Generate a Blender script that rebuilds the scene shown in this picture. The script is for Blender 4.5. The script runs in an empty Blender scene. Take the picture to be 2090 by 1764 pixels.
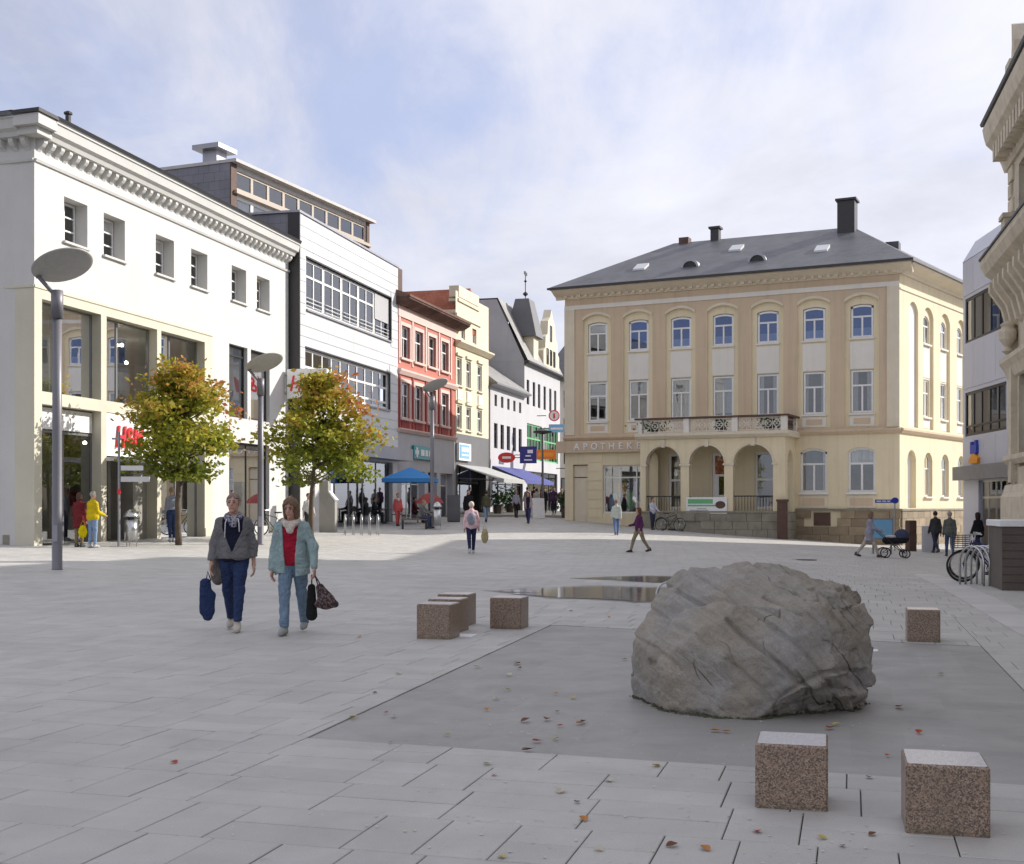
import bpy, bmesh, math, random
import numpy as np
from mathutils import Vector, Matrix, noise

random.seed(7)
RNG = np.random.default_rng(7)
SC = bpy.context.scene
COL = SC.collection
R = math.radians

# ------------------------------------------------------------------ camera, sky, sun, exposure
cam = bpy.data.cameras.new('camera'); cam_o = bpy.data.objects.new('camera', cam); COL.objects.link(cam_o)
cam_o.location = (0, 0, 1.6); cam_o.rotation_euler = (R(90), 0, 0)
cam.sensor_width = 36; cam.lens = 36 * 2500 / 2090
cam.shift_y = 151 / 2090
cam.clip_start = .1; cam.clip_end = 3000
SC.camera = cam_o

SUN_EL = R(28); SUN_AZ = math.atan2(.93, .37)
SUN_DIR = Vector((math.sin(SUN_AZ) * math.cos(SUN_EL), math.cos(SUN_AZ) * math.cos(SUN_EL), math.sin(SUN_EL)))

w = bpy.data.worlds.new('World'); SC.world = w; w.use_nodes = True
nt = w.node_tree; N = nt.nodes; L = nt.links; N.clear()
def wn(t, **kw):
    n = N.new(t)
    for k, v in kw.items(): setattr(n, k, v)
    return n
sky = wn('ShaderNodeTexSky', sky_type='NISHITA'); sky.sun_disc = False
sky.sun_elevation = SUN_EL; sky.sun_rotation = SUN_AZ; sky.air_density = 1.0; sky.dust_density = .1; sky.altitude = 2200; sky.ozone_density = 4.0
tc = wn('ShaderNodeTexCoord'); sep = wn('ShaderNodeSeparateXYZ'); L.new(tc.outputs['Generated'], sep.inputs[0])
def wm(op, a, b=None, c=None, clamp=False):
    n = wn('ShaderNodeMath', operation=op, use_clamp=clamp)
    for i, v in enumerate((a, b, c)):
        if v is None: continue
        if isinstance(v, (int, float)): n.inputs[i].default_value = v
        else: L.new(v, n.inputs[i])
    return n.outputs[0]
zz = wm('ADD', wm('MAXIMUM', sep.outputs[2], 0.0), .16)
px_ = wm('DIVIDE', sep.outputs[0], zz); py_ = wm('DIVIDE', sep.outputs[1], zz)
comb = wn('ShaderNodeCombineXYZ'); L.new(px_, comb.inputs[0]); L.new(py_, comb.inputs[1])
def wnoise(scale, detail, rough, dist, off, str_=(1, 1, 1), rot=0):
    m = wn('ShaderNodeMapping'); L.new(comb.outputs[0], m.inputs[0])
    m.inputs['Location'].default_value = off; m.inputs['Scale'].default_value = str_; m.inputs['Rotation'].default_value = (0, 0, rot)
    n = wn('ShaderNodeTexNoise'); L.new(m.outputs[0], n.inputs['Vector'])
    n.inputs['Scale'].default_value = scale; n.inputs['Detail'].default_value = detail
    n.inputs['Roughness'].default_value = rough; n.inputs['Distortion'].default_value = dist
    return n.outputs['Fac']
n1 = wnoise(.62, 9, .56, .35, (2.8, 1.7, 0), (1, .75, 1), R(35))
n2 = wnoise(2.1, 8, .62, .8, (1.3, 5.2, 0), (1, .45, 1), R(40))
mixn = wm('ADD', wm('MULTIPLY', n1, .66), wm('MULTIPLY', n2, .34))
ramp = wn('ShaderNodeValToRGB'); L.new(mixn, ramp.inputs[0])
ramp.color_ramp.interpolation = 'EASE'
ramp.color_ramp.elements[0].position = .36; ramp.color_ramp.elements[0].color = (.5, .5, .5, 1)
ramp.color_ramp.elements[1].position = .52; ramp.color_ramp.elements[1].color = (.94, .94, .94, 1)
# thin haze veil thickens towards the horizon all the way round
veil = wm('MULTIPLY', wm('POWER', wm('SUBTRACT', 1.0, wm('MAXIMUM', sep.outputs[2], 0.0)), 5.0), 1.0)
mask = wm('MAXIMUM', ramp.outputs[0], veil, clamp=True)
n3 = wnoise(1.5, 6, .6, .5, (8.2, 2.2, 0), (1, .6, 1), R(30))
cr = wn('ShaderNodeMapRange'); L.new(n3, cr.inputs[0]); cr.inputs[1].default_value = .3; cr.inputs[2].default_value = .7
cr.inputs[3].default_value = .80; cr.inputs[4].default_value = 1.08
ccol = wn('ShaderNodeVectorMath', operation='SCALE'); ccol.inputs[0].default_value = (4.3, 4.3, 4.68)
# sunlit cloud is brighter on the sun's side of the sky
dt = wn('ShaderNodeVectorMath', operation='DOT_PRODUCT'); L.new(tc.outputs['Generated'], dt.inputs[0]); dt.inputs[1].default_value = SUN_DIR
glow = wm('ADD', 1.0, wm('MULTIPLY', wm('POWER', wm('MAXIMUM', dt.outputs['Value'], 0.0), 3.0), .55))
L.new(wm('MULTIPLY', cr.outputs[0], glow), ccol.inputs['Scale'])
mx = wn('ShaderNodeMix', data_type='RGBA'); L.new(mask, mx.inputs['Factor']); tint = wn('ShaderNodeMix', data_type='RGBA', blend_type='MULTIPLY'); tint.inputs[0].default_value = 1; L.new(sky.outputs[0], tint.inputs['A']); tint.inputs['B'].default_value = (.97, .90, 1.0, 1); L.new(tint.outputs['Result'], mx.inputs['A']); L.new(ccol.outputs[0], mx.inputs['B'])
bg = wn('ShaderNodeBackground'); L.new(mx.outputs['Result'], bg.inputs[0]); bg.inputs[1].default_value = .1
wo = wn('ShaderNodeOutputWorld'); L.new(bg.outputs[0], wo.inputs[0])

sl = bpy.data.lights.new('sun', 'SUN'); sl.energy = 2.8; sl.angle = R(.5); sl.color = (1, .945, .86)
so = bpy.data.objects.new('sun', sl); COL.objects.link(so); so.rotation_euler = SUN_DIR.to_track_quat('Z', 'Y').to_euler(); so.location = (30, 10, 40)

SC.view_settings.view_transform = 'Standard'; SC.view_settings.look = 'None'
SC.view_settings.exposure = 1.0; SC.view_settings.gamma = 1; SC.view_settings.use_curve_mapping = False
SC.render.engine = 'CYCLES'
SC.cycles.max_bounces = 8; SC.cycles.transparent_max_bounces = 12; SC.cycles.use_denoising = True
SC.cycles.sample_clamp_indirect = 6; SC.cycles.caustics_reflective = False; SC.cycles.caustics_refractive = False

# ------------------------------------------------------------------ materials
MATS = {}
def new_mat(name):
    m = bpy.data.materials.new(name); m.use_nodes = True
    return m, m.node_tree, m.node_tree.nodes['Principled BSDF']
def nd(t, typ, **kw):
    n = t.nodes.new(typ)
    for k, v in kw.items(): setattr(n, k, v)
    return n
def val(t, op, a, b=None, c=None):
    n = nd(t, 'ShaderNodeMath', operation=op)
    for i, v in enumerate((a, b, c)):
        if v is None: continue
        if isinstance(v, (int, float)): n.inputs[i].default_value = v
        else: t.links.new(v, n.inputs[i])
    return n.outputs[0]
def noise_n(t, vec, scale, detail=5, rough=.55, dist=0.):
    n = nd(t, 'ShaderNodeTexNoise'); t.links.new(vec, n.inputs['Vector'])
    n.inputs['Scale'].default_value = scale; n.inputs['Detail'].default_value = detail
    n.inputs['Roughness'].default_value = rough; n.inputs['Distortion'].default_value = dist
    return n.outputs['Fac']
def remap(t, v, a, b, c, d):
    n = nd(t, 'ShaderNodeMapRange'); t.links.new(v, n.inputs[0])
    for i, x in enumerate((a, b, c, d)): n.inputs[i + 1].default_value = x
    return n.outputs[0]
def mixc(t, f, a, b, mode='MIX'):
    n = nd(t, 'ShaderNodeMix', data_type='RGBA', blend_type=mode)
    for s, v in (('Factor', f), ('A', a), ('B', b)):
        i = n.inputs[s] if s != 'Factor' else n.inputs[0]
        if isinstance(v, tuple): i.default_value = v if len(v) == 4 else (*v, 1)
        elif isinstance(v, (int, float)): i.default_value = v
        else: t.links.new(v, i)
    return n.outputs['Result']
def wpos(t):
    return nd(t, 'ShaderNodeNewGeometry').outputs['Position']
def bump(t, b, h, strength, dist):
    n = nd(t, 'ShaderNodeBump'); n.inputs['Strength'].default_value = strength; n.inputs['Distance'].default_value = dist
    t.links.new(h, n.inputs['Height']); t.links.new(n.outputs[0], b.inputs['Normal'])
def surf(name, col, rough=.7, var=.12, scale=2., fine=40., bumpd=.003, metal=0., dirt=0., dirtcol=(.12, .11, .09), rnd=0., spec=.5, streak=0.):
    """plain weathered surface: large tonal drift, fine grain, optional dirt blotches and rain streaks"""
    key = (name,)
    if key in MATS: return MATS[key]
    m, t, b = new_mat(name)
    p = wpos(t)
    a = noise_n(t, p, scale, 6, .6); f = noise_n(t, p, fine, 4, .6)
    k = val(t, 'ADD', remap(t, a, .3, .7, 1 - var, 1 + var), remap(t, f, .3, .7, -var * .5, var * .5))
    if rnd:
        oi = nd(t, 'ShaderNodeObjectInfo'); k = val(t, 'MULTIPLY', k, remap(t, oi.outputs['Random'], 0, 1, 1 - rnd, 1 + rnd))
    sc = nd(t, 'ShaderNodeVectorMath', operation='SCALE'); sc.inputs[0].default_value = col; t.links.new(k, sc.inputs['Scale'])
    c = sc.outputs[0]
    if dirt:
        d = noise_n(t, p, scale * .7, 8, .7, .6)
        c = mixc(t, remap(t, d, .48, .72, 0, dirt), c, dirtcol)
    if streak:
        mp = nd(t, 'ShaderNodeMapping'); t.links.new(p, mp.inputs[0]); mp.inputs['Scale'].default_value = (3.5, 3.5, .16)
        d = noise_n(t, mp.outputs[0], 1.0, 6, .65)
        c = mixc(t, remap(t, d, .5, .75, 0, streak), c, dirtcol)
    t.links.new(c, b.inputs['Base Color'])
    b.inputs['Roughness'].default_value = rough; b.inputs['Metallic'].default_value = metal; b.inputs['Specular IOR Level'].default_value = spec
    if bumpd: bump(t, b, f, .5, bumpd)
    MATS[key] = m
    return m
def plain(name, col, rough=.5, metal=0., emit=0.):
    if name in MATS: return MATS[name]
    m, t, b = new_mat(name)
    oi = nd(t, 'ShaderNodeTexCoord'); f = noise_n(t, oi.outputs['Object'], 9, 4)
    sc = nd(t, 'ShaderNodeVectorMath', operation='SCALE'); sc.inputs[0].default_value = col; t.links.new(remap(t, f, .3, .7, .93, 1.07), sc.inputs['Scale'])
    t.links.new(sc.outputs[0], b.inputs['Base Color'])
    b.inputs['Roughness'].default_value = rough; b.inputs['Metallic'].default_value = metal
    if emit:
        b.inputs['Emission Color'].default_value = (*col, 1); b.inputs['Emission Strength'].default_value = emit
    MATS[name] = m
    return m
def cloth(name, col, scale=26., var=.16, pattern=None):
    if name in MATS: return MATS[name]
    m, t, b = new_mat(name)
    o = nd(t, 'ShaderNodeTexCoord').outputs['Object']
    a = noise_n(t, o, 7, 5, .6); f = noise_n(t, o, 160, 2)
    k = val(t, 'ADD', remap(t, a, .3, .7, 1 - var, 1 + var), remap(t, f, .3, .7, -.06, .06))
    sc = nd(t, 'ShaderNodeVectorMath', operation='SCALE'); sc.inputs[0].default_value = col; t.links.new(k, sc.inputs['Scale'])
    c = sc.outputs[0]
    if pattern:
        v = nd(t, 'ShaderNodeTexVoronoi'); t.links.new(o, v.inputs['Vector']); v.inputs['Scale'].default_value = scale
        c = mixc(t, remap(t, v.outputs['Distance'], .42, .55, 0, 1), c, pattern)
    t.links.new(c, b.inputs['Base Color']); b.inputs['Roughness'].default_value = .88; b.inputs['Specular IOR Level'].default_value = .25
    fold = noise_n(t, o, 8, 3, .5, 2.2)
    bump(t, b, fold, .85, .06)
    MATS[name] = m
    return m
def glass(name, tint=(.8, .83, .85), refl=.10, rough=.015, gc=(.95, .97, 1)):
    if name in MATS: return MATS[name]
    m = bpy.data.materials.new(name); m.use_nodes = True; t = m.node_tree; t.nodes.clear()
    tr = nd(t, 'ShaderNodeBsdfTransparent'); tr.inputs[0].default_value = (*tint, 1)
    gl = nd(t, 'ShaderNodeBsdfGlossy'); gl.inputs['Roughness'].default_value = rough; gl.inputs[0].default_value = (*gc, 1)
    p = wpos(t); n = noise_n(t, p, .9, 3)
    bp = nd(t, 'ShaderNodeBump'); bp.inputs['Strength'].default_value = .06; bp.inputs['Distance'].default_value = .01
    t.links.new(n, bp.inputs['Height']); t.links.new(bp.outputs[0], gl.inputs['Normal'])
    fr = nd(t, 'ShaderNodeFresnel'); fr.inputs[0].default_value = 1.5
    mxs = nd(t, 'ShaderNodeMixShader'); t.links.new(val(t, 'MINIMUM', val(t, 'ADD', fr.outputs[0], refl), 1.), mxs.inputs[0])
    t.links.new(tr.outputs[0], mxs.inputs[1]); t.links.new(gl.outputs[0], mxs.inputs[2])
    o = nd(t, 'ShaderNodeOutputMaterial'); t.links.new(mxs.outputs[0], o.inputs[0])
    MATS[name] = m
    return m

def slab_material(name, col, dark, rough=.62, jointed=True):
    m, t, b = new_mat(name)
    p = wpos(t); g = nd(t, 'ShaderNodeNewGeometry'); oi = nd(t, 'ShaderNodeObjectInfo')
    rr = val(t, 'FRACT', val(t, 'ADD', val(t, 'MULTIPLY', g.outputs['Random Per Island'], 1.0), val(t, 'MULTIPLY', oi.outputs['Random'], 3.7)))
    big = noise_n(t, p, .22, 6, .6, .3); mid = noise_n(t, p, 1.6, 7, .65, .4); fine = noise_n(t, p, 120, 3, .6)
    spk = nd(t, 'ShaderNodeTexVoronoi'); t.links.new(p, spk.inputs['Vector']); spk.inputs['Scale'].default_value = 260
    k = val(t, 'MULTIPLY', remap(t, rr, 0, 1, .945, 1.045), remap(t, big, .3, .7, .9, 1.08))
    k = val(t, 'MULTIPLY', k, remap(t, mid, .3, .75, 1.05, .9)); k = val(t, 'MULTIPLY', k, remap(t, fine, .3, .7, .9, 1.1))
    sc = nd(t, 'ShaderNodeVectorMath', operation='SCALE'); sc.inputs[0].default_value = col; t.links.new(k, sc.inputs['Scale'])
    st = noise_n(t, p, .8, 9, .72, .9)
    c = mixc(t, remap(t, st, .56, .74, 0, .45), sc.outputs[0], dark)
    spots = noise_n(t, p, 7.5, 3, .5)
    c = mixc(t, remap(t, spots, .68, .74, 0, .45), c, tuple(x * .8 for x in dark))
    gum = noise_n(t, p, 21, 2, .5); c = mixc(t, remap(t, gum, .735, .76, 0, .5), c, tuple(min(1, x * 1.5) for x in col))
    c = mixc(t, remap(t, spk.outputs['Distance'], .0, .25, .18, 0), c, (.55, .54, .52))
    t.links.new(c, b.inputs['Base Color'])
    t.links.new(remap(t, mid, .3, .7, rough - .1, rough + .12), b.inputs['Roughness'])
    bump(t, b, fine, .35, .0022)
    return m

def granite_material():
    m, t, b = new_mat('speckled_red_granite')
    o = nd(t, 'ShaderNodeTexCoord').outputs['Object']
    oi = nd(t, 'ShaderNodeObjectInfo'); ad = nd(t, 'ShaderNodeVectorMath', operation='ADD'); t.links.new(o, ad.inputs[0]); t.links.new(val(t, 'MULTIPLY', oi.outputs['Random'], 9.), ad.inputs[1])
    v = nd(t, 'ShaderNodeTexVoronoi'); t.links.new(ad.outputs[0], v.inputs['Vector']); v.inputs['Scale'].default_value = 150
    cr_ = nd(t, 'ShaderNodeValToRGB'); sp_ = nd(t, 'ShaderNodeSeparateColor'); t.links.new(v.outputs['Color'], sp_.inputs[0]); t.links.new(sp_.outputs[0], cr_.inputs[0])
    cr_.color_ramp.interpolation = 'CONSTANT'; e = cr_.color_ramp.elements
    e[0].position = 0; e[0].color = (.03, .025, .022, 1); e[1].position = .30; e[1].color = (.30, .20, .145, 1)
    for pos, c in ((.52, (.40, .28, .20)), (.76, (.21, .13, .09)), (.88, (.52, .41, .32))):
        x = e.new(pos); x.color = (*c, 1)
    n = noise_n(t, ad.outputs[0], 5, 5); nn = noise_n(t, ad.outputs[0], 190, 3)
    c = mixc(t, remap(t, n, .3, .7, .25, .5), cr_.outputs[0], (.26, .195, .14))
    c = mixc(t, remap(t, nn, .35, .7, 0, .3), c, (.12, .085, .065))
    # patchy dark green tone right at the foot of the block
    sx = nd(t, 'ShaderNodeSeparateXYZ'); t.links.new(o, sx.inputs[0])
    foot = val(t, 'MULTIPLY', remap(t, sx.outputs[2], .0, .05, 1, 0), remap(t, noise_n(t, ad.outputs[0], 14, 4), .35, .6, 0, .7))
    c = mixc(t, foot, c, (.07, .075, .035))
    t.links.new(c, b.inputs['Base Color']); b.inputs['Roughness'].default_value = .34
    b.inputs['Specular IOR Level'].default_value = .6
    bump(t, b, nn, .25, .001)
    return m
def granite_skylit_top_material():  # sky sheen on the cube tops is painted in as paler granite
    m, t, b = new_mat('granite_painted_sky_sheen')
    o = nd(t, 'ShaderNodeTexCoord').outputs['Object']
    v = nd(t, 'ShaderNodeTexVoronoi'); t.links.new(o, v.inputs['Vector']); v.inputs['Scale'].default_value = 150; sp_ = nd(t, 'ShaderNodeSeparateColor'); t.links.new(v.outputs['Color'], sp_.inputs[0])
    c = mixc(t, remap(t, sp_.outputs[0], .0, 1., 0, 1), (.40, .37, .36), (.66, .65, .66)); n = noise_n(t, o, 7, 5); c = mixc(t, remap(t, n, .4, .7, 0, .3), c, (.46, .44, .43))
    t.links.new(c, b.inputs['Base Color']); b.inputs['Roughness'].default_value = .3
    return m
def rock_material():
    m, t, b = new_mat('weathered_grey_brown_rock')
    o = nd(t, 'ShaderNodeTexCoord').outputs['Object']
    def dotp(v): n = nd(t, 'ShaderNodeVectorMath', operation='DOT_PRODUCT'); t.links.new(o, n.inputs[0]); n.inputs[1].default_value = v; return n.outputs['Value']
    cb = nd(t, 'ShaderNodeCombineXYZ'); t.links.new(val(t, 'MULTIPLY', dotp((.74, .16, .655)), 9.), cb.inputs[0]); t.links.new(val(t, 'MULTIPLY', dotp((.66, .05, -.75)), 1.1), cb.inputs[1]); t.links.new(val(t, 'MULTIPLY', dotp((-.15, .98, .07)), 1.1), cb.inputs[2])
    strata = noise_n(t, cb.outputs[0], 2.2, 5, .6, .25)
    big = noise_n(t, o, 1.6, 6, .6, .5); med = noise_n(t, o, 7, 7, .66, .4); fine = noise_n(t, o, 70, 4, .65)
    c = mixc(t, remap(t, big, .38, .62, 0, 1), (.41, .365, .30), (.41, .395, .375))
    c = mixc(t, remap(t, strata, .42, .66, 0, .35), c, (.24, .21, .175))
    c = mixc(t, remap(t, med, .55, .75, 0, .5), c, (.40, .325, .23))
    lich = noise_n(t, o, 17, 6, .7); c = mixc(t, remap(t, lich, .6, .72, 0, .4), c, (.45, .44, .41))
    dk = noise_n(t, o, 4.2, 8, .75, .8); c = mixc(t, remap(t, dk, .6, .74, 0, .5), c, (.085, .055, .045))
    c = mixc(t, remap(t, fine, .3, .7, 0, .28), c, (.09, .08, .065))
    def lines(v, wdt): return remap(t, val(t, 'ABSOLUTE', val(t, 'SUBTRACT', v, .5)), 0, wdt, 1, 0)
    cb2 = nd(t, 'ShaderNodeCombineXYZ'); t.links.new(val(t, 'MULTIPLY', dotp((.74, .16, .655)), 3.4), cb2.inputs[0]); t.links.new(val(t, 'MULTIPLY', dotp((.66, .05, -.75)), .55), cb2.inputs[1]); t.links.new(val(t, 'MULTIPLY', dotp((-.15, .98, .07)), .55), cb2.inputs[2])
    gate = remap(t, noise_n(t, o, 1.3, 3), .5, .62, 0, 1); crk = val(t, 'MULTIPLY', lines(noise_n(t, cb2.outputs[0], .8, 2, .4, .05), .009), gate); crk2 = val(t, 'MULTIPLY', lines(noise_n(t, o, 1.1, 3, .5, .5), .006), remap(t, noise_n(t, o, 2.1, 2), .52, .6, 0, 1)); vein = lines(noise_n(t, cb2.outputs[0], 1.7, 2, .4, .05), .005)
    dark = val(t, 'MAXIMUM', crk, val(t, 'MULTIPLY', crk2, .7)); c = mixc(t, val(t, 'MULTIPLY', vein, .35), c, (.55, .53, .48)); c = mixc(t, val(t, 'MULTIPLY', dark, .75), c, (.05, .045, .04))
    t.links.new(c, b.inputs['Base Color']); b.inputs['Roughness'].default_value = .82; b.inputs['Specular IOR Level'].default_value = .3
    hsum = val(t, 'ADD', val(t, 'MULTIPLY', strata, .45), val(t, 'ADD', val(t, 'MULTIPLY', med, .7), val(t, 'MULTIPLY', fine, .4)))
    hsum = val(t, 'SUBTRACT', hsum, val(t, 'MULTIPLY', dark, .8))
    bump(t, b, hsum, .8, .04)
    return m
def leaf_material(name, translucency=.35):
    m = bpy.data.materials.new(name); m.use_nodes = True; t = m.node_tree; b = t.nodes['Principled BSDF']
    at_ = nd(t, 'ShaderNodeAttribute'); at_.attribute_name = 'leafcol'
    t.links.new(at_.outputs['Color'], b.inputs['Base Color']); b.inputs['Roughness'].default_value = .55
    b.inputs['Specular IOR Level'].default_value = .3
    tl = nd(t, 'ShaderNodeBsdfTranslucent'); t.links.new(at_.outputs['Color'], tl.inputs[0])
    ms = nd(t, 'ShaderNodeMixShader'); ms.inputs[0].default_value = translucency
    o = t.nodes['Material Output']; t.links.new(b.outputs[0], ms.inputs[1]); t.links.new(tl.outputs[0], ms.inputs[2]); t.links.new(ms.outputs[0], o.inputs[0])
    return m
def tile_material(name, col, col2, sx, sz, rough=.6, spec=.5):
    """small slates / roof tiles that are too fine to pick apart"""
    m, t, b = new_mat(name)
    o = nd(t, 'ShaderNodeTexCoord').outputs['UV']
    br = nd(t, 'ShaderNodeTexBrick'); t.links.new(o, br.inputs['Vector']); br.inputs['Scale'].default_value = 1
    br.inputs['Brick Width'].default_value = sx; br.inputs['Row Height'].default_value = sz; br.inputs['Mortar Size'].default_value = .012
    br.inputs['Color1'].default_value = (*col, 1); br.inputs['Color2'].default_value = (*col2, 1); br.inputs['Mortar'].default_value = (*[x * .4 for x in col], 1); br.inputs['Bias'].default_value = 0
    p = wpos(t); n = noise_n(t, p, .8, 7, .65)
    c = mixc(t, remap(t, n, .35, .7, 0, .6), br.outputs['Color'], tuple(x * 1.9 for x in col))
    t.links.new(c, b.inputs['Base Color']); b.inputs['Roughness'].default_value = rough; b.inputs['Specular IOR Level'].default_value = spec
    bump(t, b, br.outputs['Fac'], -.5, .01)
    return m

M = dict(
    white_plaster=surf('white_plaster', (.60, .595, .575), .8, .05, .7, 25, .004, streak=.10, dirtcol=(.45, .43, .38)),
    cream_stone=surf('cream_limestone', (.60, .57, .46), .7, .06, .8, 30, .003, streak=.10, dirtcol=(.38, .34, .24)),
    tan_plaster=surf('tan_plaster', (.61, .485, .345), .82, .05, .6, 25, .004, streak=.26, dirtcol=(.30, .24, .17)),
    yellow_plaster=surf('pale_yellow_plaster', (.76, .665, .465), .82, .05, .6, 25, .004, streak=.26, dirtcol=(.36, .30, .21)),
    infill=surf('off_white_infill_plaster', (.76, .73, .67), .82, .05, .8, 25, .003, streak=.14, dirtcol=(.36, .33, .28)),
    trim_cream=surf('cream_trim_plaster', (.70, .625, .49), .8, .06, .9, 30, .003, streak=.14, dirtcol=(.30, .26, .19)),
    stone_block=surf('tan_plinth_stone', (.30, .235, .155), .85, .16, 2.2, 40, .012, dirt=.5, dirtcol=(.14, .115, .085), rnd=.18),
    grey_stone=surf('grey_plinth_stone', (.27, .25, .20), .85, .16, 2.2, 40, .012, dirt=.5, dirtcol=(.15, .135, .105), rnd=.12),
    slate=tile_material('slate_roof', (.085, .085, .096), (.115, .115, .128), .35, .22, .52),
    slate_wall=tile_material('slate_cladding', (.15, .15, .172), (.19, .19, .215), .6, .42, .5),
    redtile=tile_material('red_tile_roof', (.26, .085, .05), (.33, .12, .075), .3, .34, .8, .2),
    browntile=tile_material('brown_tile_roof', (.13, .075, .06), (.17, .10, .08), .3, .34, .8, .2),
    greyroof=tile_material('pale_slate_roof', (.20, .195, .19), (.26, .25, .24), .4, .3, .6),
    white_frame=plain('white_window_frame', (.78, .78, .77), .4),
    grey_frame=plain('grey_metal_frame', (.20, .205, .21), .4, .3),
    dark_frame=plain('dark_metal_frame', (.03, .032, .036), .4, .3),
    brown_frame=plain('brown_metal_frame', (.44, .37, .30), .5),
    panel=surf('white_metal_panel', (.60, .61, .62), .42, .03, .5, 20, .0, rnd=.05),
    lilac_panel=surf('pale_lilac_metal_panel', (.56, .56, .62), .42, .03, .5, 20, .0, rnd=.03),
    glass=glass('window_glass'), shopglass=glass('shop_glass', (.86, .89, .88), .2), blueglass=glass('sky_tinted_glass', (.62, .68, .78), .20, gc=(.36, .47, .80)),  # blueglass has the reflected blue sky put into its colour
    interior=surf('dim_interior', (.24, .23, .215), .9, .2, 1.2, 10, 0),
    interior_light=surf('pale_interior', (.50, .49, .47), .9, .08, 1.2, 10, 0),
    curtain=cloth('white_net_curtain', (.70, .70, .68), 20, .06), blind=plain('pale_roller_blind', (.62, .63, .66), .7), shutter=plain('grey_roller_shutter', (.42, .42, .43), .6),
    steel=plain('brushed_steel', (.52, .53, .54), .28, 1.), galv=surf('galvanised_steel', (.33, .33, .36), .45, .08, 3, 30, 0, metal=.75),
    pole=surf('grey_lilac_pole_paint', (.19, .185, .205), .45, .06, 2, 30, 0, metal=.2), disc=plain('pale_reflector', (.46, .45, .42), .55),
    black=plain('black_plastic', (.018, .018, .02), .5), dark=plain('dark_metal', (.045, .043, .045), .45, .4),
    rubber=plain('black_rubber', (.02, .02, .021), .8), wood=surf('weathered_wood', (.20, .13, .08), .7, .2, 4, 60, .003),
    rust=surf('brown_steel', (.10, .055, .04), .7, .2, 3, 40, .003),
    red_plaster=surf('coral_red_plaster', (.50, .175, .135), .82, .06, .8, 25, .003, streak=.14, dirtcol=(.28, .10, .08)),
    dark_red=surf('dark_red_plaster', (.30, .055, .05), .82, .06, .8, 25, .003),
    rose=surf('pale_rose_trim', (.70, .52, .47), .8, .06, .9, 30, .003),
    pale_grey=surf('pale_grey_plaster', (.48, .48, .50), .8, .05, .8, 25, .003, streak=.16, dirtcol=(.33, .32, .32)),
    cream_plaster=surf('light_cream_plaster', (.67, .61, .47), .82, .06, .8, 25, .003, streak=.18, dirtcol=(.36, .32, .25)),
    grey_ashlar=surf('dark_grey_stone_cladding', (.13, .13, .14), .6, .1, 1, 30, .003), grey_gable=surf('grey_fibre_gable', (.36, .365, .38), .7, .08, .8, 30, .003, streak=.15, dirtcol=(.16, .16, .17)),
    sand=surf('sandstone', (.62, .55, .43), .85, .12, 1.6, 35, .006, dirt=.35, dirtcol=(.20, .165, .115), streak=.2, rnd=.06),
    mortar=surf('joint_sand', (.15, .145, .135), .95, .2, 3, 80, .003),
    slabs=slab_material('paving_slab_stone', (.468, .455, .428), (.35, .337, .315)),
    rink=slab_material('smooth_dark_asphalt', (.325, .315, .297), (.235, .226, .212), .58),
    pale_strip=surf('pale_gutter_stone', (.55, .53, .51), .7, .08, 2, 60, .002, rnd=.08),
    granite=granite_material(), granite_skylit_top=granite_skylit_top_material(), rock=rock_material(),
    bark=surf('tree_bark', (.115, .085, .06), .9, .25, 6, 50, .01), leaf=leaf_material('tree_leaf', .45), fallen=leaf_material('fallen_leaf', .1),
    red=plain('signal_red', (.68, .035, .045), .4), white=plain('clean_white', (.80, .80, .80), .45), turquoise=plain('turquoise_sign', (.0, .27, .28), .4),
    blue=plain('royal_blue', (.03, .06, .42), .5), skyblue=plain('sky_blue_canvas', (.045, .24, .58), .8), navy=plain('navy_sign', (.03, .03, .20), .5), orange=plain('orange_sign', (.75, .20, .03), .5),
    lightblue=plain('light_blue_sign', (.20, .46, .72), .4), green=plain('fresh_green', (.14, .45, .20), .5), awning=plain('pale_grey_awning', (.42, .43, .43), .8), awning_blue=plain('blue_violet_awning', (.07, .08, .27), .8),
    skin=surf('skin', (.52, .30, .22), .55, .05, 12, 90, .001), lamp_glow=plain('shop_spot_lamp', (1., .9, .72), .4, 0, 14.),
    amber=plain('amber_mark', (.85, .32, .02), .5), soil=surf('dark_soil', (.05, .04, .03), .95), plant=plain('plant_green', (.035, .085, .025), .7),
    lilacstone=surf('brown_grey_wall', (.115, .095, .08), .8, .12, 2, 30, .003), concrete=surf('raw_concrete', (.33, .32, .29), .85, .1, 1.5, 30, .004, dirt=.3),
    copper=plain('green_copper_roof', (.19, .26, .23), .7),
)
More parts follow.
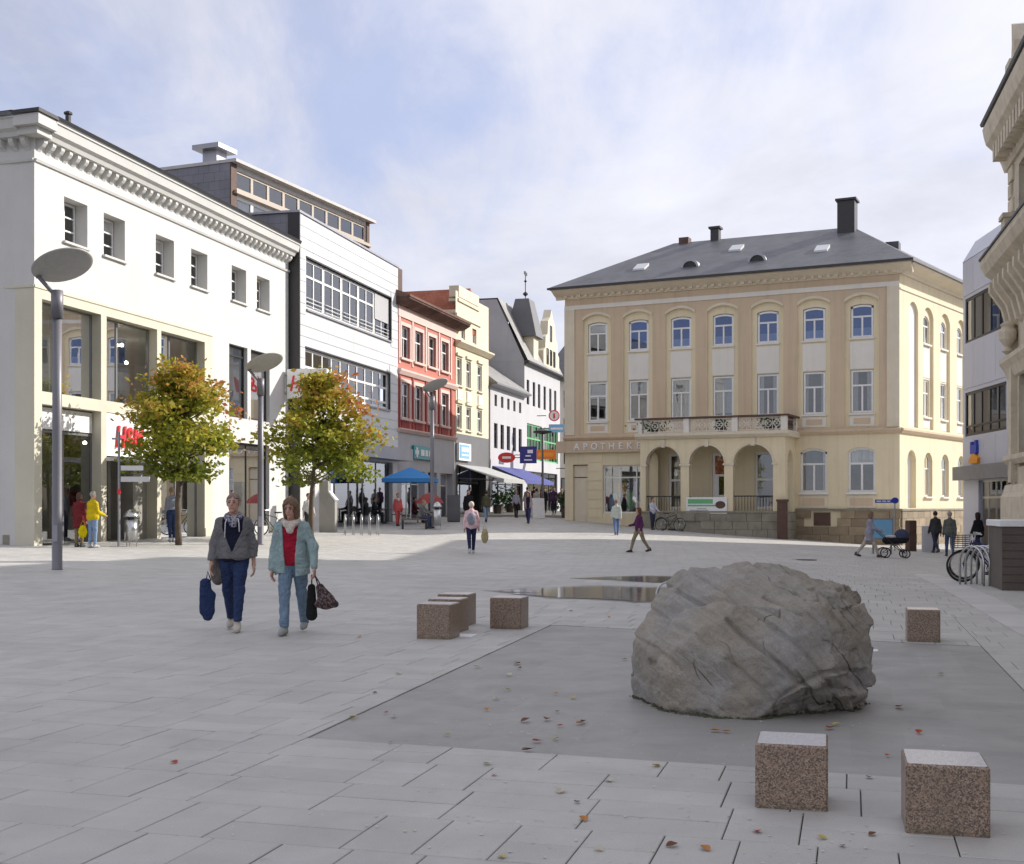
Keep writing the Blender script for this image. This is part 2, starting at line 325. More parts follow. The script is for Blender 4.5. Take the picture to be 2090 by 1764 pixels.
def water_material():
    m, t, b = new_mat('puddle_water')
    b.inputs['Base Color'].default_value = (.16, .155, .15, 1); b.inputs['Roughness'].default_value = .07; b.inputs['IOR'].default_value = 1.33
    p = wpos(t); n = noise_n(t, p, 2.6, 3); bump(t, b, n, .06, .01)
    # a film of water: breaks up into damp paving towards its rim
    mp = nd(t, 'ShaderNodeMapping'); t.links.new(p, mp.inputs[0]); mp.inputs['Scale'].default_value = (.45, 1.6, 1)
    k = noise_n(t, mp.outputs[0], 1.1, 6, .6, .4); at_ = nd(t, 'ShaderNodeAttribute'); at_.attribute_name = 'depth'
    a = remap(t, val(t, 'ADD', k, val(t, 'MULTIPLY', at_.outputs['Fac'], .55)),   .46, .72, 0, .72)
    tr = nd(t, 'ShaderNodeBsdfTransparent'); tr.inputs[0].default_value = (.8, .8, .8, 1)
    ms = nd(t, 'ShaderNodeMixShader'); t.links.new(a, ms.inputs[0]); t.links.new(tr.outputs[0], ms.inputs[1]); t.links.new(b.outputs[0], ms.inputs[2])
    t.links.new(ms.outputs[0], t.nodes['Material Output'].inputs[0])
    return m
M['water'] = water_material()

# ------------------------------------------------------------------ mesh helpers
class MB:
    def __init__(s): s.v = []; s.f = []; s.m = []; s.uv = None
    def add(s, vs, fs, m=0):
        o = len(s.v); s.v += [tuple(p) for p in vs]; s.f += [tuple(o + i for i in f) for f in fs]; s.m += [m] * len(fs); return s
    def box(s, x0, x1, y0, y1, z0, z1, m=0):
        return s.add([(x0, y0, z0), (x1, y0, z0), (x1, y1, z0), (x0, y1, z0), (x0, y0, z1), (x1, y0, z1), (x1, y1, z1), (x0, y1, z1)],
                     [(0, 3, 2, 1), (4, 5, 6, 7), (0, 1, 5, 4), (1, 2, 6, 5), (2, 3, 7, 6), (3, 0, 4, 7)], m)
    def bbox(s, x0, x1, y0, y1, z0, z1, c, m=0):
        """box with a chamfer c on every edge of the top and on the upright corners"""
        r0 = [(x0 + c, y0), (x1 - c, y0), (x1, y0 + c), (x1, y1 - c), (x1 - c, y1), (x0 + c, y1), (x0, y1 - c), (x0, y0 + c)]
        cx, cy = (x0 + x1) / 2, (y0 + y1) / 2
        def ins(p): return (p[0] + (c if p[0] < cx else -c), p[1] + (c if p[1] < cy else -c))
        vs = [(x, y, z0) for x, y in r0] + [(x, y, z1 - c) for x, y in r0] + [(*ins(p), z1) for p in r0]
        fs = [tuple(range(7, -1, -1)), tuple(range(16, 24))]
        for i in range(8):
            j = (i + 1) % 8; fs += [(i, j, 8 + j, 8 + i), (8 + i, 8 + j, 16 + j, 16 + i)]
        return s.add(vs, fs, m)
    def prism(s, pts, axis, a, b, m=0):
        n = len(pts)
        def P(p, t): return {'x': (t, p[0], p[1]), 'y': (p[0], t, p[1]), 'z': (p[0], p[1], t)}[axis]
        return s.add([P(p, a) for p in pts] + [P(p, b) for p in pts], [tuple(range(n)), tuple(range(2 * n - 1, n - 1, -1))] + [(i, (i + 1) % n, n + (i + 1) % n, n + i) for i in range(n)], m)
    def tube(s, path, r, n=8, m=0, cap=True):
        path = [Vector(p) for p in path]; rs = r if isinstance(r, (list, tuple)) else [r] * len(path)
        vs = []; up = None
        for i, p in enumerate(path):
            d = (path[min(i + 1, len(path) - 1)] - path[max(i - 1, 0)]).normalized()
            if up is None: up = d.orthogonal().normalized()
            a = (up - d * up.dot(d))
            a = a.normalized() if a.length > 1e-5 else d.orthogonal().normalized()
            up = a; b = d.cross(a)
            vs += [p + (a * math.cos(2 * math.pi * k / n) + b * math.sin(2 * math.pi * k / n)) * rs[i] for k in range(n)]
        fs = []
        for i in range(len(path) - 1):
            for k in range(n): fs.append((i * n + k, i * n + (k + 1) % n, (i + 1) * n + (k + 1) % n, (i + 1) * n + k))
        if cap: fs += [tuple(range(n - 1, -1, -1)), tuple((len(path) - 1) * n + k for k in range(n))]
        return s.add(vs, fs, m)
    def lathe(s, prof, n=16, c=(0, 0, 0), m=0):
        vs = [(c[0] + r * math.cos(2 * math.pi * k / n), c[1] + r * math.sin(2 * math.pi * k / n), c[2] + z) for r, z in prof for k in range(n)]
        fs = [(i * n + k, i * n + (k + 1) % n, (i + 1) * n + (k + 1) % n, (i + 1) * n + k) for i in range(len(prof) - 1) for k in range(n)]
        fs += [tuple(range(n - 1, -1, -1)), tuple((len(prof) - 1) * n + k for k in range(n))]
        return s.add(vs, fs, m)
    def ring(s, c, r, rt, n=28, k=6, axis='x', m=0, a0=0, a1=360):
        pts = []
        full = abs(a1 - a0) >= 360
        for i in range(n + 1):
            a = R(a0 + (a1 - a0) * i / n); u, v = r * math.cos(a), r * math.sin(a)
            pts.append({'x': (c[0], c[1] + u, c[2] + v), 'y': (c[0] + u, c[1], c[2] + v), 'z': (c[0] + u, c[1] + v, c[2])}[axis])
        return s.tube(pts, rt, k, m, cap=not full)
    def quad(s, a, b, c, d, m=0): return s.add([a, b, c, d], [(0, 1, 2, 3)], m)
    def mesh(s, name, smooth=False, fix=True):
        me = bpy.data.meshes.new(name); me.from_pydata(s.v, [], s.f); me.polygons.foreach_set('material_index', s.m)
        if fix and len(s.f) < 4000:
            bm = bmesh.new(); bm.from_mesh(me); bmesh.ops.recalc_face_normals(bm, faces=bm.faces); bm.to_mesh(me); bm.free()
        if smooth: me.polygons.foreach_set('use_smooth', [True] * len(me.polygons))
        me.update(); return me

def setmats(me, mats):
    idx = [p.material_index for p in me.polygons] if isinstance(mats, (list, tuple)) else None
    me.materials.clear()
    for m in (mats if isinstance(mats, (list, tuple)) else [mats]): me.materials.append(M[m] if isinstance(m, str) else m)
    if idx: me.polygons.foreach_set('material_index', idx)
def ob(name, me, mats=None, parent=None, loc=(0, 0, 0), rz=0.):
    if isinstance(me, MB): me = me.mesh(name)
    if mats is not None: setmats(me, mats)
    o = bpy.data.objects.new(name, me); COL.objects.link(o); o.location = loc; o.rotation_euler = (0, 0, rz)
    if parent is not None: o.parent = parent
    return o
def tag(o, label, cat, group=None, kind=None):
    o['label'] = label; o['category'] = cat
    if group: o['group'] = group
    if kind: o['kind'] = kind
    return o
def thing(name, label, cat, loc=(0, 0, 0), rz=0., group=None):
    o = bpy.data.objects.new(name, None); COL.objects.link(o); o.location = loc; o.rotation_euler = (0, 0, rz); o.empty_display_size = .2
    return tag(o, label, cat, group)
def copy_tree(o, parent=None):
    c = o.copy(); COL.objects.link(c); c.parent = parent
    for ch in list(o.children): copy_tree(ch, c)
    return c
class Fr:
    """facade frame: u runs left to right along the facade, v goes into the building, h is up; given in its root's space"""
    def __init__(s, root, ox=0., oy=0., ang=0.): s.root = root; s.ox = ox; s.oy = oy; s.a = ang
    def p(s, u, v, h): c, n = math.cos(s.a), math.sin(s.a); return (s.ox + u * c - v * n, s.oy + u * n + v * c, h)
    def ob(s, name, me, mats=None, u=0., v=0., h=0.): return ob(name, me, mats, s.root, s.p(u, v, h), s.a)
def planar_uv(me, fx):
    uv = me.uv_layers.new(name='UVMap')
    for poly in me.polygons:
        n = poly.normal
        for li in poly.loop_indices:
            co = me.vertices[me.loops[li].vertex_index].co
            uv.data[li].uv = fx(co, n)
def roof_uv(co, n):
    hx = math.hypot(n.x, n.y)
    if hx < 1e-4: return (co.x, co.y)
    tx, ty = -n.y / hx, n.x / hx
    return (co.x * tx + co.y * ty, co.z / max(.2, hx))
def arch_top(hole, u):
    u0, u1, h0, h1, rise = hole
    if rise <= 0: return h1
    c = (u0 + u1) / 2; hw = (u1 - u0) / 2; x = min(1, abs(u - c) / hw)
    if rise >= hw * .98: return h1 - rise + rise * math.sqrt(max(0, 1 - x * x))
    rad = (hw * hw + rise * rise) / (2 * rise); return h1 - rad + math.sqrt(max(0, rad * rad - (x * hw) ** 2))
def wall(u0, u1, h0, h1, holes, depth, m=0, mr=0, v=0., segs=14):
    """one wall sheet with its openings and their reveals; holes = (u0,u1,h0,h1,rise)"""
    mb = MB(); us = {u0, u1}
    hs = [tuple(h) if len(h) == 5 else (*h, 0) for h in holes]
    for a, b, c, d, r in hs:
        us |= {a, b}
        if r > 0: us |= {a + (b - a) * i / segs for i in range(1, segs)}
    us = sorted(x for x in us if u0 - 1e-6 <= x <= u1 + 1e-6)
    for a, b in zip(us[:-1], us[1:]):
        if b - a < 1e-6: continue
        c = (a + b) / 2; inn = sorted([h for h in hs if h[0] < c < h[1]], key=lambda h: h[2])
        la = lb = h0
        for h in inn:
            if h[2] > la + 1e-6: mb.quad((a, v, la), (b, v, lb), (b, v, h[2]), (a, v, h[2]), m)
            la, lb = arch_top(h, a), arch_top(h, b)
            mb.quad((a, v, la), (b, v, lb), (b, v + depth, lb), (a, v + depth, la), mr)
        if h1 > max(la, lb) + 1e-6 or (h1 > min(la, lb)): mb.quad((a, v, la), (b, v, lb), (b, v, h1), (a, v, h1), m)
    for a, b, c, d, r in hs:
        mb.quad((a, v, c), (b, v, c), (b, v + depth, c), (a, v + depth, c), mr)
        s = d - r
        mb.quad((a, v, c), (a, v, s), (a, v + depth, s), (a, v + depth, c), mr)
        mb.quad((b, v, c), (b, v, s), (b, v + depth, s), (b, v + depth, c), mr)
    return mb
MESHC = {}
def cached(key, fn):
    if key not in MESHC: MESHC[key] = fn()
    return MESHC[key]
def window(fr, u0, u1, h0, h1, v, cols, rows, fm='white_frame', gm='glass', t=.07, ft=.09, rise=0., curtain=None, name='window', panes=True, cdepth=.12):
    """a window part: frame with bars, one pane per light as sub-parts, optional curtain behind.
    cols / rows: bar positions as fractions; rows may be [(frac, mullions_above, mullions_below)] handled by 'T'"""
    W = round(u1 - u0, 3); H = round(h1 - h0, 3)
    T = rows == 'T'
    rws = [0, .64, 1] if T else [0] + list(rows) + [1]
    cls = [0] + list(cols) + [1]
    hole = (0, W, 0, H, rise)
    cells = []
    for j in range(len(rws) - 1):
        cc = [0, 1] if (T and j == 1) else cls
        for i in range(len(cc) - 1): cells.append((cc[i] * W, cc[i + 1] * W, rws[j] * H, rws[j + 1] * H))
    def build():
        mb = MB(); d0, d1 = 0., .07
        if rise > 0:
            n = 14; pts = [(W * i / n, arch_top(hole, W * i / n)) for i in range(n + 1)]
            for i in range(n):
                (a, ha), (b, hb) = pts[i], pts[i + 1]
                mb.prism([(a, ha - ft), (b, hb - ft), (b, hb), (a, ha)], 'y', d0, d1)
        else: mb.box(ft, W - ft, d0, d1, H - ft, H)
        mb.box(ft, W - ft, d0, d1, 0, ft)
        mb.box(0, ft, d0, d1, 0, H - rise); mb.box(W - ft, W, d0, d1, 0, H - rise)
        for r in rws[1:-1]: mb.box(ft, W - ft, d0 - .006, d1 - .004, r * H - t / 2, r * H + t / 2)
        for j in range(len(rws) - 1):
            cc = [] if (T and j == 1) else cls[1:-1]
            for c in cc:
                top = rws[j + 1] * H - (t / 2 if j < len(rws) - 2 else 0)
                if j == len(rws) - 2: top = arch_top(hole, c * W) - ft if rise > 0 else H - ft
                mb.box(c * W - t / 2, c * W + t / 2, d0 + .004, d1 - .008, rws[j] * H + (t / 2 if j else ft), top)
        return mb.mesh(name)
    me = cached(('win', W, H, tuple(cls), tuple(rws), T, t, ft, rise, fm, name), build)
    if not me.materials: setmats(me, fm)
    o = fr.ob(name, me, None, u0, v, h0)
    if panes:
        for (a, b, c, d) in cells:
            def bp(a=a, b=b, c=c, d=d):
                mb = MB()
                if rise > 0 and d > H - rise - .01:
                    n = 8
                    for i in range(n):
                        x0, x1 = a + (b - a) * i / n, a + (b - a) * (i + 1) / n
                        mb.quad((x0, .035, c), (x1, .035, c), (x1, .035, arch_top(hole, x1)), (x0, .035, arch_top(hole, x0)))
                else: mb.quad((a, .035, c), (b, .035, c), (b, .035, d), (a, .035, d))
                return mb.mesh('pane')
            pm = cached(('pane', round(a, 3), round(b, 3), round(c, 3), round(d, 3), W, H, rise, gm), bp)
            if not pm.materials: setmats(pm, gm)
            ob('pane', pm, None, o)
    if curtain:
        kind, frac = curtain
        if kind == 'net':
            def bc():
                mb = MB(); n = 22; zt = H * .97; zb = H * (1 - frac)
                for i in range(n):
                    x0, x1 = W * (.03 + .94 * i / n), W * (.03 + .94 * (i + 1) / n)
                    y0, y1 = cdepth + .03 * math.sin(i * 2.1), cdepth + .03 * math.sin((i + 1) * 2.1)
                    mb.quad((x0, y0, zb), (x1, y1, zb), (x1, y1, zt), (x0, y0, zt))
                return mb.mesh('curtain')
            cm = cached(('net', W, H, frac), bc)
            if not cm.materials: setmats(cm, 'curtain')
        elif kind == 'side':
            def bs():
                mb = MB(); n = 8
                for s in (0, 1):
                    for i in range(n):
                        def X(k): x = W * (.03 + frac * .5 * k / n); return W - x if s else x
                        y0, y1 = cdepth + .03 * math.sin(i * 2.1), cdepth + .03 * math.sin((i + 1) * 2.1)
                        mb.quad((X(i), y0, .02), (X(i + 1) * 1, y1, .02), (X(i + 1), y1, H * .97), (X(i), y0, H * .97))
                return mb.mesh('curtain')
            cm = cached(('side', W, H, frac), bs)
            if not cm.materials: setmats(cm, 'curtain')
        elif kind == 'cafe':
            cm = cached(('cafe', W, H, frac), lambda: MB().box(.05, W - .05, .05, .06, .06, H * frac).mesh('curtain'))
            if not cm.materials: setmats(cm, 'curtain')
        else:
            cm = cached(('blind', W, H, frac, kind), lambda: MB().box(.03, W - .03, cdepth - .03, cdepth - .02, H * (1 - frac), H * .98).mesh('blind'))
            if not cm.materials: setmats(cm, kind)
        ob('curtain' if kind in ('net', 'side', 'cafe') else 'blind', cm, None, o)
    return o
def text_mesh(s, size, shear=0., extrude=.02, bold=0.):
    cu = bpy.data.curves.new('letters', 'FONT'); cu.body = s; cu.size = size; cu.shear = shear; cu.extrude = extrude; cu.offset = bold; cu.align_x = 'CENTER'; cu.resolution_u = 3
    o = bpy.data.objects.new('letters', cu); COL.objects.link(o)
    dg = bpy.context.evaluated_depsgraph_get(); me = bpy.data.meshes.new_from_object(o.evaluated_get(dg))
    bpy.data.objects.remove(o); bpy.data.curves.remove(cu)
    me.materials.clear()
    me.transform(Matrix(((1, 0, 0, 0), (0, 0, -1, 0), (0, 1, 0, 0), (0, 0, 0, 1))))
    return me

# ------------------------------------------------------------------ the ground of the square
def sstep(a, b, x):
    t = min(1., max(0., (x - a) / (b - a))); return t * t * (3 - 2 * t)
def gz(x, y):
    """the square is level near the camera, tilts up to the left and climbs into the street"""
    x = max(-20., min(24., x))
    a = -.025 * x * sstep(14, 26, y) * (1 - sstep(40, 58, y)) if x < 0 else -.02 * x * sstep(20, 42, y)
    b = .026 if x < 4 else max(0., .026 * (1 - (x - 4) / 14))
    t = (y - 38) / 2.5
    return a + b * min(2.5 * math.log1p(math.exp(min(t, 40))) if t < 40 else y - 38, 50)

def axis_pts(lo, hi, step, far):
    n = int((hi - lo) / step); c = [lo + step * i for i in range(n + 1)]
    out = []; d = step
    x = hi
    while x < far: d *= 1.5; x += d; out.append(x)
    pre = []; d = step; x = lo
    while x > -far: d *= 1.5; x -= d; pre.append(x)
    return pre[::-1] + c + out
xs = axis_pts(-30, 30, 1.25, 1200); ys = axis_pts(0, 120, 1.25, 1200)
mb = MB(); mb.v = [(x, y, gz(x, y) - .024) for y in ys for x in xs]
nx = len(xs); mb.f = [(j * nx + i, j * nx + i + 1, (j + 1) * nx + i + 1, (j + 1) * nx + i) for j in range(len(ys) - 1) for i in range(nx - 1)]; mb.m = [0] * len(mb.f)
ground = ob('ground', mb.mesh('ground', smooth=True, fix=False), 'mortar'); ground['kind'] = 'structure'

RINK = [(-1.41, 8.47), (3.42, 6.88), (5.36, 14.0), (.53, 16.5)]     # smooth dark field round the boulder
AR = R(15.5); E1 = (math.cos(AR), -math.sin(AR)); E2 = (math.sin(AR), math.cos(AR)); O0 = (-1.41, 8.47)
def to_w(u, v): return (O0[0] + u * E1[0] + v * E2[0], O0[1] + u * E1[1] + v * E2[1])
def clip(poly, a, b, keep_left):
    out = []; n = len(poly)
    def side(p): s = (b[0] - a[0]) * (p[1] - a[1]) - (b[1] - a[1]) * (p[0] - a[0]); return s if keep_left else -s
    for i in range(n):
        p, q = poly[i], poly[(i + 1) % n]; sp, sq = side(p), side(q)
        if sp >= 0: out.append(p)
        if (sp > 0 > sq) or (sp < 0 < sq):
            t = sp / (sp - sq); out.append((p[0] + (q[0] - p[0]) * t, p[1] + (q[1] - p[1]) * t))
    return out
def parea(p): return .5 * abs(sum(p[i][0] * p[(i + 1) % len(p)][1] - p[(i + 1) % len(p)][0] * p[i][1] for i in range(len(p))))
def outside(poly, quad):
    res = []; cur = poly
    for i in range(len(quad)):
        a, b = quad[i], quad[(i + 1) % len(quad)]
        o = clip(cur, a, b, False)
        if len(o) > 2 and parea(o) > .004: res.append(o)
        cur = clip(cur, a, b, True)
        if len(cur) < 3: break
    return res
def grow(quad, d):
    c = (sum(p[0] for p in quad) / 4, sum(p[1] for p in quad) / 4)
    return [(p[0] + (p[0] - c[0]) / math.hypot(p[0] - c[0], p[1] - c[1]) * d, p[1] + (p[1] - c[1]) / math.hypot(p[0] - c[0], p[1] - c[1]) * d) for p in quad]
# pale gutter line on the right runs in the same direction as the slab columns
G0, G1 = (5.55, 12.0), (9.95, 30.4)
gd = (G1[0] - G0[0], G1[1] - G0[1]); gl = math.hypot(*gd); gd = (gd[0] / gl, gd[1] / gl); gn = (gd[1], -gd[0])
GUT = [(G0[0] + gn[0] * -.0, G0[1]), (G0[0] + gn[0] * .62, G0[1] + gn[1] * .62), (G1[0] + gn[0] * .62, G1[1] + gn[1] * .62), G1]
slabs = []
rows = []; v = -5.0
while v < 74: rows.append((v, v + .63)); v += .63
RQ = grow(RINK, .012); off = 0.
rs = random.Random(3)
def keep(c): return 4.2 < c[1] < 74 and abs(c[0]) < .445 * c[1] + 1.0 and not (c[0] < -14.3 + .251 * (c[1] - 37) and c[1] > 37.5)
for (v0, v1) in rows:
    off -= .1 + rs.uniform(-.03, .03)
    u = -45. + (off % .36); vm = (v0 + v1) / 2
    while u < 45:
        k = rs.random(); wd = .36 if k < .62 else .72     # full-depth slab, or two half-depth slabs side by side
        cells = [(u, u + .36, v0, v1)] if k < .40 else ([(u, u + .36, v0, vm), (u, u + .36, vm, v1)] if k < .62 else [(u, u + .72, v0, vm), (u, u + .72, vm, v1)])
        for a0, a1, b0, b1 in cells:
            c = to_w((a0 + a1) / 2, (b0 + b1) / 2)
            if not keep(c): continue
            q = [to_w(a0, b0), to_w(a1, b0), to_w(a1, b1), to_w(a0, b1)]
            ps = outside(q, RQ) if c[1] < 18 else [q]
            ps = [r for p in ps for r in (outside(p, GUT) if 9 < c[1] < 33 and c[0] > 4 else [p])]
            for p in ps: slabs.append((c[1], p))
        u += wd
def inset_poly(p, d):
    n = len(p); ar = sum(p[i][0] * p[(i + 1) % n][1] - p[(i + 1) % n][0] * p[i][1] for i in range(n)); sg = 1 if ar > 0 else -1; ln = []
    for i in range(n):
        (x0, y0), (x1, y1) = p[i], p[(i + 1) % n]; L_ = math.hypot(x1 - x0, y1 - y0) or 1e-9; ex, ey = (x1 - x0) / L_, (y1 - y0) / L_; ln.append((x0 - ey * d * sg, y0 + ex * d * sg, ex, ey))
    out = []
    for i in range(n):
        a0, b0 = ln[i - 1], ln[i]; det = a0[2] * b0[3] - a0[3] * b0[2]
        if abs(det) < .05: out.append((b0[0], b0[1])); continue
        t = ((b0[0] - a0[0]) * b0[3] - (b0[1] - a0[1]) * b0[2]) / det; out.append((a0[0] + a0[2] * t, a0[1] + a0[3] * t))
    return out
def slab_geo(p, z, mb, joint=.0034, ch=.004):
    n = len(p); a = inset_poly(p, joint); b = inset_poly(p, joint + ch)
    if any(math.hypot(q[0] - r[0], q[1] - r[1]) > .04 for q, r in zip(p, b)):   # sliver: shrink about its middle instead
        cx = sum(q[0] for q in p) / n; cy = sum(q[1] for q in p) / n; a = [(cx + (q[0] - cx) * .97, cy + (q[1] - cy) * .97) for q in p]; b = [(cx + (q[0] - cx) * .94, cy + (q[1] - cy) * .94) for q in p]
    vs = [(x, y, z(x, y) - .022) for x, y in a] + [(x, y, z(x, y) - ch * .8) for x, y in a] + [(x, y, z(x, y)) for x, y in b]
    fs = [tuple(range(2 * n, 3 * n))]
    for i in range(n):
        k = (i + 1) % n; fs += [(i, k, n + k, n + i), (n + i, n + k, 2 * n + k, 2 * n + i)]
    mb.add(vs, fs)
slabs.sort(key=lambda s: s[0])
rest = MB()
for i, (d, p) in enumerate(slabs):
    lift = rs.uniform(-.0015, .0015)
    if i < 300:
        one = MB(); cx, cy = p[0]
        slab_geo([(a - cx, b - cy) for a, b in p], lambda x, y: lift, one)
        ob('paving_slab', one.mesh('paving_slab', fix=False), 'slabs', ground, (cx, cy, 0))
    else: slab_geo(p, lambda x, y: gz(x, y) + lift, rest)
o = ob('paving_slabs', rest.mesh('paving_slabs', fix=False), 'slabs', ground); o['kind'] = 'stuff'
mb = MB(); n = 14
for i in range(n):
    for k in range(n):
        def P(s, t):
            x = (RINK[0][0] * (1 - s) + RINK[1][0] * s) * (1 - t) + (RINK[3][0] * (1 - s) + RINK[2][0] * s) * t
            y = (RINK[0][1] * (1 - s) + RINK[1][1] * s) * (1 - t) + (RINK[3][1] * (1 - s) + RINK[2][1] * s) * t
            return (x, y, -.008)
        mb.quad(P(i / n, k / n), P((i + 1) / n, k / n), P((i + 1) / n, (k + 1) / n), P(i / n, (k + 1) / n))
o = ob('asphalt_field', mb, 'rink'); o['kind'] = 'structure'; o['label'] = 'smooth dark grey asphalt field round the boulder'
gut = thing('gutter', 'pale stone drainage strip running across the paving on the right', 'gutter', (0, 0, 0)); gut['kind'] = 'structure'
nst = int(gl / .62)
for i in range(nst):
    a = i * gl / nst; b = (i + 1) * gl / nst
    p = [(G0[0] + gd[0] * a + gn[0] * w_, G0[1] + gd[1] * a + gn[1] * w_) for w_ in (0, .62)] + [(G0[0] + gd[0] * b + gn[0] * w_, G0[1] + gd[1] * b + gn[1] * w_) for w_ in (.62, 0)]
    one = MB(); slab_geo(p, lambda x, y: gz(x, y) + .002, one); ob('gutter_stone', one.mesh('gutter_stone', fix=False), 'pale_strip', gut)
def puddle(name, outline, label):
    mb = MB(); cx = sum(p[0] for p in outline) / len(outline); cy = sum(p[1] for p in outline) / len(outline)
    zc = max(gz(x, y) for x, y in outline) + .006
    # soft uneven rim
    pts = []
    for i in range(len(outline)):
        a, b = outline[i], outline[(i + 1) % len(outline)]
        for k in range(10):
            t = k / 10; x, y = a[0] + (b[0] - a[0]) * t, a[1] + (b[1] - a[1]) * t
            nn = noise.noise((x * 1.3, y * 2.1, 0)) * .22; pts.append((cx + (x - cx) * (1 + nn * .25), cy + (y - cy) * (1 + nn)))
    n = len(pts); rings = (1., .8, .55, .3, .02)
    mb.v = [(cx + (x - cx) * k, cy + (y - cy) * k, zc) for k in rings for x, y in pts]
    mb.f = [(r * n + i, r * n + (i + 1) % n, (r + 1) * n + (i + 1) % n, (r + 1) * n + i) for r in range(4) for i in range(n)]; mb.m = [0] * len(mb.f)
    me = mb.mesh(name); at_ = me.attributes.new('depth', 'FLOAT', 'POINT'); at_.data.foreach_set('value', [(0., .45, .8, 1., 1.)[i // n] for i in range(5 * n)])
    o = ob(name, me, 'water'); tag(o, label, 'puddle'); o['kind'] = 'structure'
puddle('puddle', [(-.6, 23.0), (1.5, 24.4), (5.2, 23.6), (5.0, 20.4), (2.0, 20.2), (.6, 21.2)], 'long shallow puddle on the paving nearer the granite cubes')
puddle('puddle', [(1.2, 27.2), (3.0, 28.2), (5.8, 27.6), (5.6, 25.6), (3.0, 25.5)], 'narrow shallow puddle on the paving farther from the granite cubes')
mh = tag(ob('manhole_cover', MB().lathe([(.42, 0), (.42, .012), (.36, .012), (.36, .008), (.1, .008)], 20), 'dark', None, (9.42, 39.56, gz(9.42, 39.56) - .002)), 'flat dark manhole cover in the paving beyond the boulder', 'manhole cover')

# ------------------------------------------------------------------ buildings
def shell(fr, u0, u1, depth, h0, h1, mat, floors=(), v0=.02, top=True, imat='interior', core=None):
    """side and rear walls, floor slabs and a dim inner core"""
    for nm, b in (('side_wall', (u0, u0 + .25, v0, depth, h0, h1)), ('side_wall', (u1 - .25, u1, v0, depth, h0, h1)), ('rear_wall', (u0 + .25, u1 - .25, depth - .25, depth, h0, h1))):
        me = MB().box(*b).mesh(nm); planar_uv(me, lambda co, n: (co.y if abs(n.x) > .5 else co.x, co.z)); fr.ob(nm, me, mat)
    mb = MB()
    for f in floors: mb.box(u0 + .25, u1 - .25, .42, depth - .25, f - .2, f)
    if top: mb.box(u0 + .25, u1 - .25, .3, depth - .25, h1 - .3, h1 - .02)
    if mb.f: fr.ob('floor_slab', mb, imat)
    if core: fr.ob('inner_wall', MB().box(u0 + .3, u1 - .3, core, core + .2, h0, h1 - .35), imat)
def poly_roof(fr, pts, faces, mat, name='roof'):
    mb = MB(); mb.add([fr_local(p) for p in pts], faces); me = mb.mesh(name); planar_uv(me, roof_uv); return fr.ob(name, me, mat)
def fr_local(p): return p
def hip(fr, u0, u1, v0, v1, h, rise, inset, mat, hl=True, hr=True, thick=.12, name='roof'):
    vm = (v0 + v1) / 2; a = u0 + (inset if hl else 0); b = u1 - (inset if hr else 0)
    P = [(u0, v0, h), (u1, v0, h), (u1, v1, h), (u0, v1, h), (a, vm, h + rise), (b, vm, h + rise)]
    Q = [(x, y, z - thick) for x, y, z in P[:4]]
    return poly_roof(fr, P + Q, [(0, 1, 5, 4), (1, 2, 5), (2, 3, 4, 5), (3, 0, 4), (0, 6, 7, 1), (1, 7, 8, 2), (2, 8, 9, 3), (3, 9, 6, 0), (6, 9, 8, 7)], mat, name)
def profile(fr, name, u0, u1, prof, mat, end=0.):
    """moulding: prof = (v,h) polygon swept along u"""
    return fr.ob(name, MB().prism(prof, 'x', u0, u1), mat)
def row_of(fr, name, us, dims, mat, v, h):
    me = cached(('row', name, dims, mat), lambda: MB().box(*dims).mesh(name))
    if not me.materials: setmats(me, mat)
    for u in us: fr.ob(name, me, None, u, v, h)
def sill(fr, u0, u1, h, mat='trim_cream', d=.14, t=.09, v=0.):
    me = cached(('sill', round(u1 - u0, 2), mat, d, t), lambda: MB().box(0, u1 - u0, -d, .05, -t, 0).mesh('sill'))
    if not me.materials: setmats(me, mat)
    return fr.ob('sill', me, None, u0, v, h)

# ---- department store on the left
A_ST = math.atan2(1, .251)
st = thing('department_store', 'white three-storey department store with bracketed cornice and large shop windows', 'building', (-14.43, 37, 0), A_ST)
F1 = Fr(st); LS = 18.25
up = [(1.5, 2.77), (3.7, 4.98), (6.98, 8.26), (9.52, 10.79), (12.81, 14.1), (15.09, 16.33)]
bays = [(.38, 3.55), (3.87, 7.08), (7.36, 10.58)]
hu = [(a, b, 9.93, 11.33) for a, b in up]
F1.ob('upper_wall', wall(0, LS, 8.3, 12.75, hu, .5).mesh('upper_wall'), 'white_plaster')
F1.ob('lower_wall', wall(0, 11.2, -1, 8.3, [(a, b, 5.1, 7.92) for a, b in bays] + [(a, b, .30, 4.72) for a, b in bays], .42).mesh('lower_wall'), 'cream_stone')
F1.ob('lower_wall', wall(11.2, LS, -1, 8.3, [(12.59, 14.22, 5.2, 8.14), (14.53, 16.33, 5.2, 8.14), (12.59, 16.3, .75, 4.2)], .3).mesh('lower_wall'), 'white_plaster')
A_S2 = math.atan2(-1, 3.06) - A_ST; LW = 14.
c2, s2 = math.cos(A_S2), math.sin(A_S2)
F2 = Fr(st, -LW * c2, -LW * s2, A_S2)
b2 = [(LW - .82 - 3.3 - 3.9 * k, LW - .82 - 3.9 * k) for k in range(3)]
F2.ob('upper_wall', wall(0, LW, 8.3, 12.75, [], .5).mesh('upper_wall'), 'white_plaster')
F2.ob('lower_wall', wall(0, LW, -1, 8.3, [(a, b, 5.1, 7.92) for a, b in b2] + [(a, b, .75, 4.72) for a, b in b2], .42).mesh('lower_wall'), 'cream_stone')
